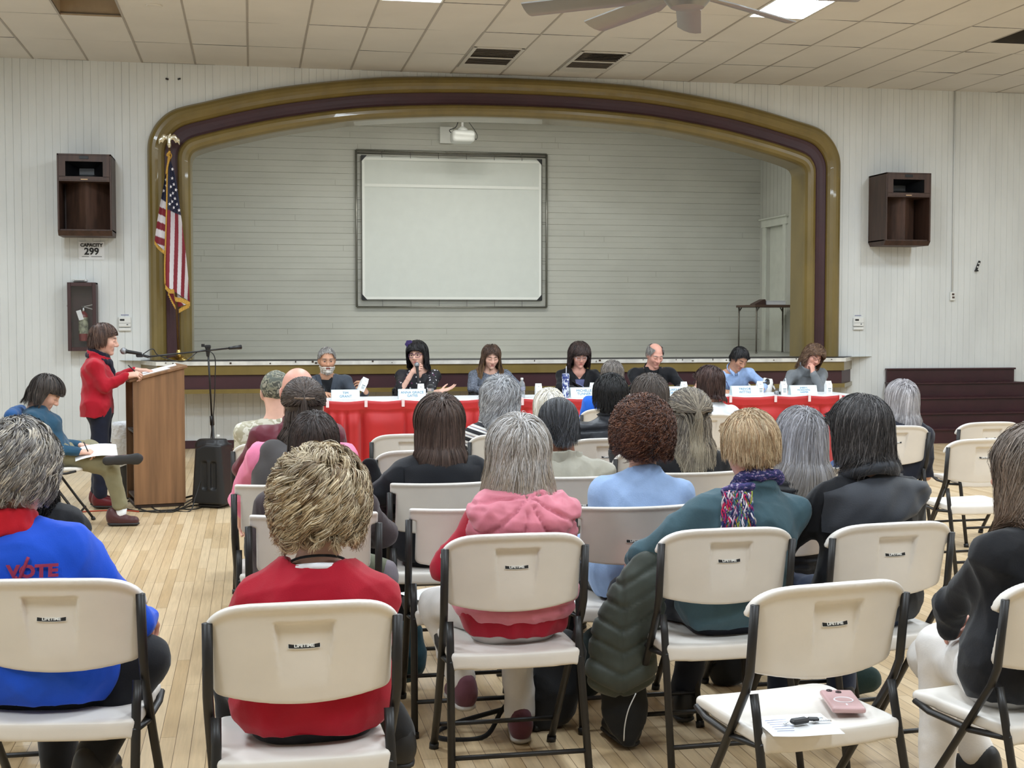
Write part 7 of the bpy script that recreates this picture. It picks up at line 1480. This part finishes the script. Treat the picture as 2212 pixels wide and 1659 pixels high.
# ------------------------------------------------------------------ note taker seated sideways
hp = at(99, 810, 10.50); hp[2] -= .138
khaki = cloth('khaki_chino', (132, 126, 98)); loafer = cloth('brown_leather', (74, 42, 42), rough=.35)
J = person('notes', 'person in a teal shirt and khaki trousers seated sideways with crossed leg, writing on paper', hp, cloth('teal_shirt', (36, 74, 98)), seat='notes', face=True, hpitch=.58, sw=.165, bulk=.98, near=1, arm=1.0, pants=khaki, shoes=False, skin='fair', facekw=dict(lip=(170, 100, 96), brow=(80, 70, 64)), hem=.47,
           armR=[wp(at(110, 968, 10.30)), wp(at(170, 976, 10.30))], armL=[wp(at(120, 960, 10.68)), wp(at(172, 962, 10.60))], handR=dict(fdir=(.9, .25, -.02), w_fdir=True, back=(-.1, -.35, .9), w_back=True, curl=.6, thumb=.8), handL=dict(fdir=(.9, -.2, -.1), w_fdir=True, back=(0, .1, 1), w_back=True, curl=.3),
           legs=[[wp(at(196, 968, 10.78)), wp(at(240, 992, 10.36))], [wp(at(238, 1012, 10.36)), wp(at(262, 1098, 10.36))]],
           hair=dict(len=.145, lenvar=.06, vol=.024, grav=.26, lift=.3, mess=.05, clump=.6, per=15, r=0.00115, back=-.72, front=.46, side=-.1, cheek=.018, fringe=.045, wC=.9, wF=.3, tuck=-.06, grow=.6, cols=[(62, 54, 50), (48, 42, 40), (92, 82, 76), (40, 35, 33)]))
o = J['o']; Ri = rotz(PI/2)
Wd = lambda p: Ri @ (np.array(p)-np.array([NTX, NTY, 0]))
f0, f1 = at_floor(232, 1136, 0), at_floor(305, 1133, 0); shoe(Wd((f0[0], 10.36, 0)), Wd((f1[0], 10.34, 0)), o, loafer, sole_dark)
m = MB(); m.tube([Wd(at(262, 1098, 10.36)), Wd(at(259, 1122, 10.36))], [.042, .040], 14); m.build('sock', cloth('white_sock', (226, 226, 226)), o, smooth=True)
a_, b_ = Wd(at(232, 995, 10.24)), Wd(at(300, 990, 10.24)); v = Vol(np.minimum(a_, b_)-.12, np.maximum(a_, b_)+.12, .0085); v.cap(a_, b_, .036, .034, k=.02); V, Q = v.mesh(1); u_ = mk('shoe', V, Q, loafer, o)
v = Vol(np.minimum(a_, b_)-.12, np.maximum(a_, b_)+.12, .0075); dv = Ri @ np.array([0, -.03, 0]); v.cap(a_+dv, (a_*.6+b_*.4)+dv, .034, .030, k=.012, sq=(Ri @ np.array([0, 1.0, 0]), .4)); v.cap((a_*.6+b_*.4)+dv, b_+dv-unit(b_-a_)*.012, .031, .044, k=.012, sq=(Ri @ np.array([0, 1.0, 0]), .4)); V, Q = v.mesh(1); mk('sole', V, Q, sole_dark, u_)
q0 = at(206, 976, 10.34); m = MB(); G = [[(x, y, -.02*(x/.14)**2+.004*math.sin(y*20)) for y in np.linspace(-.108, .108, 6)] for x in np.linspace(-.15, .15, 9)]; m.grid(G); pp = m.build('note_paper', paper, smooth=True); pp.location = [float(c) for c in q0+np.array([0, .02, .012])]; pp.rotation_euler = (.30, -.10, .12); tag(pp, 'white sheet of paper on the lap of the seated note taker', 'paper')
pn = MB(); a_, b_ = at(190, 975, 10.22), at(181, 955, 10.28); pn.tube([a_, b_], .0045, 8); tag(pn.build('pen', black, smooth=True), 'black pen in the hand of the seated note taker', 'pen')
# ------------------------------------------------------------------ jackets, bags and small things among the chairs
def blob(name, label, cat, m_, build, cell=.010, lo=None, hi=None, seed=3, fa=.006, ffr=24, qz=None):
    v = Vol(lo, hi, cell); build(v); V, Q = v.mesh(1); n_ = vnorm(V, Q); V = V+n_*fold(V, seed, ffr, fa)[:, None]
    if qz: ph_ = (V[:, 2]-.45*np.abs(V[:, 0]+.02)*qz[2])/qz[0]; V = V+n_*(qz[1]*(.35-1.3*np.exp(-((ph_-np.round(ph_))*qz[0]/.009)**2)-.7*np.exp(-((V[:, 0]+.02)/.008)**2)))[:, None]
    return V, Q
A_ = lambda px, py, Y: at(px, py, Y)
P0 = [A_(1396, 1222, 4.50), A_(1376, 1290, 4.50), A_(1350, 1380, 4.50), A_(1340, 1440, 4.50)]
jk = thing('puffer_jacket', 'olive grey puffer jacket hanging over the side of the chair under the teal fleece', 'jacket', (P0[2][0], 4.5, .3)); OJ = np.array(jk.location)
def bj(v): 
    v.path([q-OJ for q in P0], [.056, .082, .100, .108], k=.05, sq=((0, 1, 0), .5)); v.cap(A_(1300, 1455, 4.5)-OJ, A_(1385, 1450, 4.5)-OJ, .045, k=.05)
V, Q = blob('', '', '', None, bj, lo=np.array([-.3, -.2, -.3]), hi=np.array([.3, .2, .6]), cell=.009, qz=(.078, .0075, 1.2), fa=.005); mk('quilted_shell', V, Q, cloth('olive_puffer', (66, 72, 66), rough=.5, bs=40), jk)
def bl_(v): v.path([A_(1345, 1455, 4.52)-OJ, A_(1352, 1540, 4.54)-OJ, A_(1358, 1600, 4.55)-OJ], [.098, .060, .024], k=.04, sq=((0, 1, 0), .35))
V, Q = blob('', '', '', None, bl_, lo=np.array([-.3, -.2, -.5]), hi=np.array([.3, .2, .3]), fa=.005); mk('lining', V, Q, cloth('jacket_lining', (26, 27, 28)), jk)
m = MB(); m.tube([q-OJ-np.array([0, .045, 0]) for q in spline([A_(1366, 1490, 4.48), A_(1350, 1525, 4.48), A_(1342, 1560, 4.49), A_(1340, 1592, 4.5)], 16)], .0022, 6); m.build('white_piping', mat('piping_white', (210, 210, 208), .5, var=0), jk, smooth=True)
def bag(name, label, pts, rad, m_, sq=.7, cell=.011, cat='bag', strap=None):
    c = np.mean(pts, axis=0); c[2] = 0; o = thing(name, label, cat, c); v = Vol(np.min(pts, 0)-max(rad)-.08-c, np.max(pts, 0)+max(rad)+.08-c, cell); v.path([p-c for p in pts], rad, k=.05, sq=((0, 1, 0), sq)); v.half((0, 0, -1), -.004); V, Q = v.mesh(1); V = V+vnorm(V, Q)*fold(V, 7, 22, .008)[:, None]; V[:, 2] = np.maximum(V[:, 2], .003); mk('body', V, Q, m_, o)
    if strap is not None: m = MB(); m.tube(spline([np.array(q)-c for q in strap], 40), .010, 6, sq=.35); m.build('strap', m_, o, smooth=True)
    return o
bkb = cloth('bag_black', (24, 25, 28), rough=.6)
z0 = lambda px, py: at_floor(px, py, .0)
b0 = z0(1215, 1585); bag('shoulder_bag', 'black shoulder bag on the floor in front of the pink vest chair', [b0+np.array([-.04, .1, .10]), b0+np.array([.02, .1, .27])], [.13, .10], bkb, strap=[b0+np.array([-.10, .05, .22]), b0+np.array([-.22, .02, .10]), b0+np.array([-.30, -.02, .012]), b0+np.array([-.46, .0, .012]), b0+np.array([-.40, .14, .014]), b0+np.array([-.12, .08, .10])])
b1 = z0(1335, 1560); bag('tote_bag', 'dark tote bag on the floor behind the hanging puffer jacket', [b1+np.array([-.05, .35, .10]), b1+np.array([.02, .35, .22])], [.11, .08], cloth('tote_dark_green', (34, 44, 44)))
b2 = z0(1600, 1492); bag('small_bag', 'small black bag on the floor ahead of the teal fleece chair', [b2+np.array([-.02, .1, .07]), b2+np.array([.12, .1, .09])], [.085, .07], bkb)
b3 = z0(1860, 1515); bag('dark_green_bag', 'dark green bag on the floor ahead of the phone chair', [b3+np.array([-.06, .05, .07]), b3+np.array([.06, .05, .07])], [.07, .06], cloth('bag_green', (30, 52, 50)))
b4 = at(797, 1000, 6.15); b4f = np.array([b4[0], b4[1], 0]); bag('hanging_coat', 'black coat hanging from a chair left of the long brown hair', [b4f+np.array([0, 0, .86]), b4f+np.array([.01, 0, .70]), b4f+np.array([.0, 0, .42])], [.05, .085, .10], cloth('coat_hanging_black', (18, 19, 23)), sq=.6, cat='coat')
b5 = z0(880, 1490); bag('teal_bag', 'dark teal bag on the floor left of the pink vest chair', [b5+np.array([.0, .0, .11]), b5+np.array([.01, .0, .24])], [.085, .06], cloth('bag_teal', (28, 62, 74)))
# jacket on the note taker's chair
c = np.array([NTX-.235, NTY, 0]); o = thing('blue_jacket', 'blue jacket hung on the back of the chair of the note taker', 'jacket', c); v = Vol((-.22, -.34, .45), (.2, .34, 1.0), .012); v.cap((-.05, -.2, .84), (-.05, .2, .84), .055, k=.04); v.cap((-.09, -.15, .66), (-.09, .15, .66), .09, k=.06, sq=((1, 0, 0), .6)); v.box((.08, 0, .7), (.07, .3, .4), .02, k=.01, mode='-'); V, Q = v.mesh(1); V = V+vnorm(V, Q)*fold(V, 5, 26, .008)[:, None]; mk('body', V, Q, cloth('jacket_blue', (30, 76, 128)), o)
bp = at(101, 1098, 9.75); o = thing('drinking_bottle', 'blue drinking bottle on the floor beside the head of the VOTE person', 'bottle', (bp[0], 9.75, 0)); m = MB(); m.lathe([(.001, 0), (.034, .002), (.036, .01), (.036, .19), (.026, .215), (.024, .23)], 20); m.build('body', mat('bottle_blue', (34, 104, 160), .35, var=.02), o, smooth=True, autos=.7); m = MB(); m.lathe([(.026, .228), (.026, .255), (.001, .257)], 18); m.build('lid', black, o, smooth=True, autos=.7)
# things on the empty chair
ZS = .4565
pc = [at_floor(px, py, ZS) for px, py in ((1768, 1497), (1828, 1488), (1873, 1545), (1812, 1561))]; cpt = np.mean(pc, 0); ax = unit((pc[3]+pc[2]-pc[0]-pc[1])[:2]); ang = math.atan2(ax[1], ax[0])
phn = thing('phone', 'pink cased phone lying face down on the empty chair', 'phone', (cpt[0], cpt[1], ZS), ang); phn.scale = (1.22, 1.22, 1.22)
v = Vol((-.09, -.055, -.008), (.09, .055, .022), .0035); v.box((0, 0, .0065), (.0765, .0385, .0070), .006, k=.003); V, Q = v.mesh(1); V[:, 2] -= V[:, 2].min(); mk('case', V, Q, mat('phone_case_rose', (196, 160, 160), .3, var=.03), phn)
m = MB(); m.box((0, 0, .0128), (.138, .064, .0012), b=.0005); m.build('back_glass', mat('phone_back_pink', (224, 200, 212), .2, coat=.5, var=0), phn)
m = MB(); m.tube([(.012+.021*math.cos(a), .021*math.sin(a), .0138) for a in np.linspace(0, 2*PI, 33)[:-1]], .0018, 6, closed=True); m.box((.048, 0, .0136), (.013, .004, .001)); m.build('charge_ring', mat('phone_ring_white', (240, 236, 240), .4, var=0), phn, smooth=True)
m = MB()
for dx, dy in ((-.058, -.018), (-.046, .001)): m.lathe([(.0005, .003), (.0065, .003), (.0075, 0)], 16, (dx-.004, dy+.006 if 0 else dy, .0135))
m.build('camera_lens', mat('lens_dark', (44, 22, 28), .15, var=0), phn, smooth=True)
qc = [at_floor(px, py, ZS) for px, py in ((1622, 1552), (1772, 1540), (1826, 1588), (1670, 1592))]
m = MB(); G = [[(qc[0]*(1-u)+qc[1]*u)*(1-w)+(qc[3]*(1-u)+qc[2]*u)*w+np.array([0, 0, .0015+.002*math.sin(u*5+w*3)]) for w in np.linspace(0, 1, 6)] for u in np.linspace(0, 1, 9)]
m.grid(G, 0)
for k in range(6):
    w = .25+.11*k; a_, b_ = [(qc[0]*(1-u)+qc[1]*u)*(1-w)+(qc[3]*(1-u)+qc[2]*u)*w+np.array([0, 0, .0045]) for u in (.12, .42-.03*(k % 3))]; m.tube([a_, b_], .0008, 4, mi=1)
tag(m.build('printed_sheet', [paper, mat('faint_print', (150, 158, 190), .7, var=0)]), 'white printed sheet under the keys on the empty chair', 'paper')
kp = at_floor(1735, 1563, ZS+.004); ks = thing('keys', 'black car key fob and metal keys on the printed sheet', 'keys', (kp[0], kp[1], ZS+.004), .25)
m = MB(); m.box((-.012, 0, .009), (.052, .026, .014), b=.005); m.box((.036, .004, .007), (.03, .018, .008), b=.003, rz=-.5); m.build('fob', black, ks)
m = MB(); m.tube([(.024+.013*math.cos(a), .001+.013*math.sin(a), .004) for a in np.linspace(0, 2*PI, 19)[:-1]], .0012, 6, closed=True); m.box((.052, -.012, .004), (.05, .008, .0022), rz=-.35); m.box((.05, .010, .003), (.046, .009, .002), rz=.15); m.box((-.045, .014, .004), (.03, .006, .002), rz=.5); m.build('key_blade', chrome, ks, smooth=False)
es = CH_['empty3']; m = MB(); G = [[(x, y, .002+.006*math.sin(x*14)*math.sin(y*9)) for y in np.linspace(-.14, .14, 7)] for x in np.linspace(-.1, .1, 7)]; m.grid(G); o = m.build('seat_paper', paper, smooth=True); o.location = (es[0]-.11, es[1]+.0, .462); o.rotation_euler = (0, 0, .3); tag(o, 'white sheet of paper on the seat of the half hidden empty chair', 'paper')
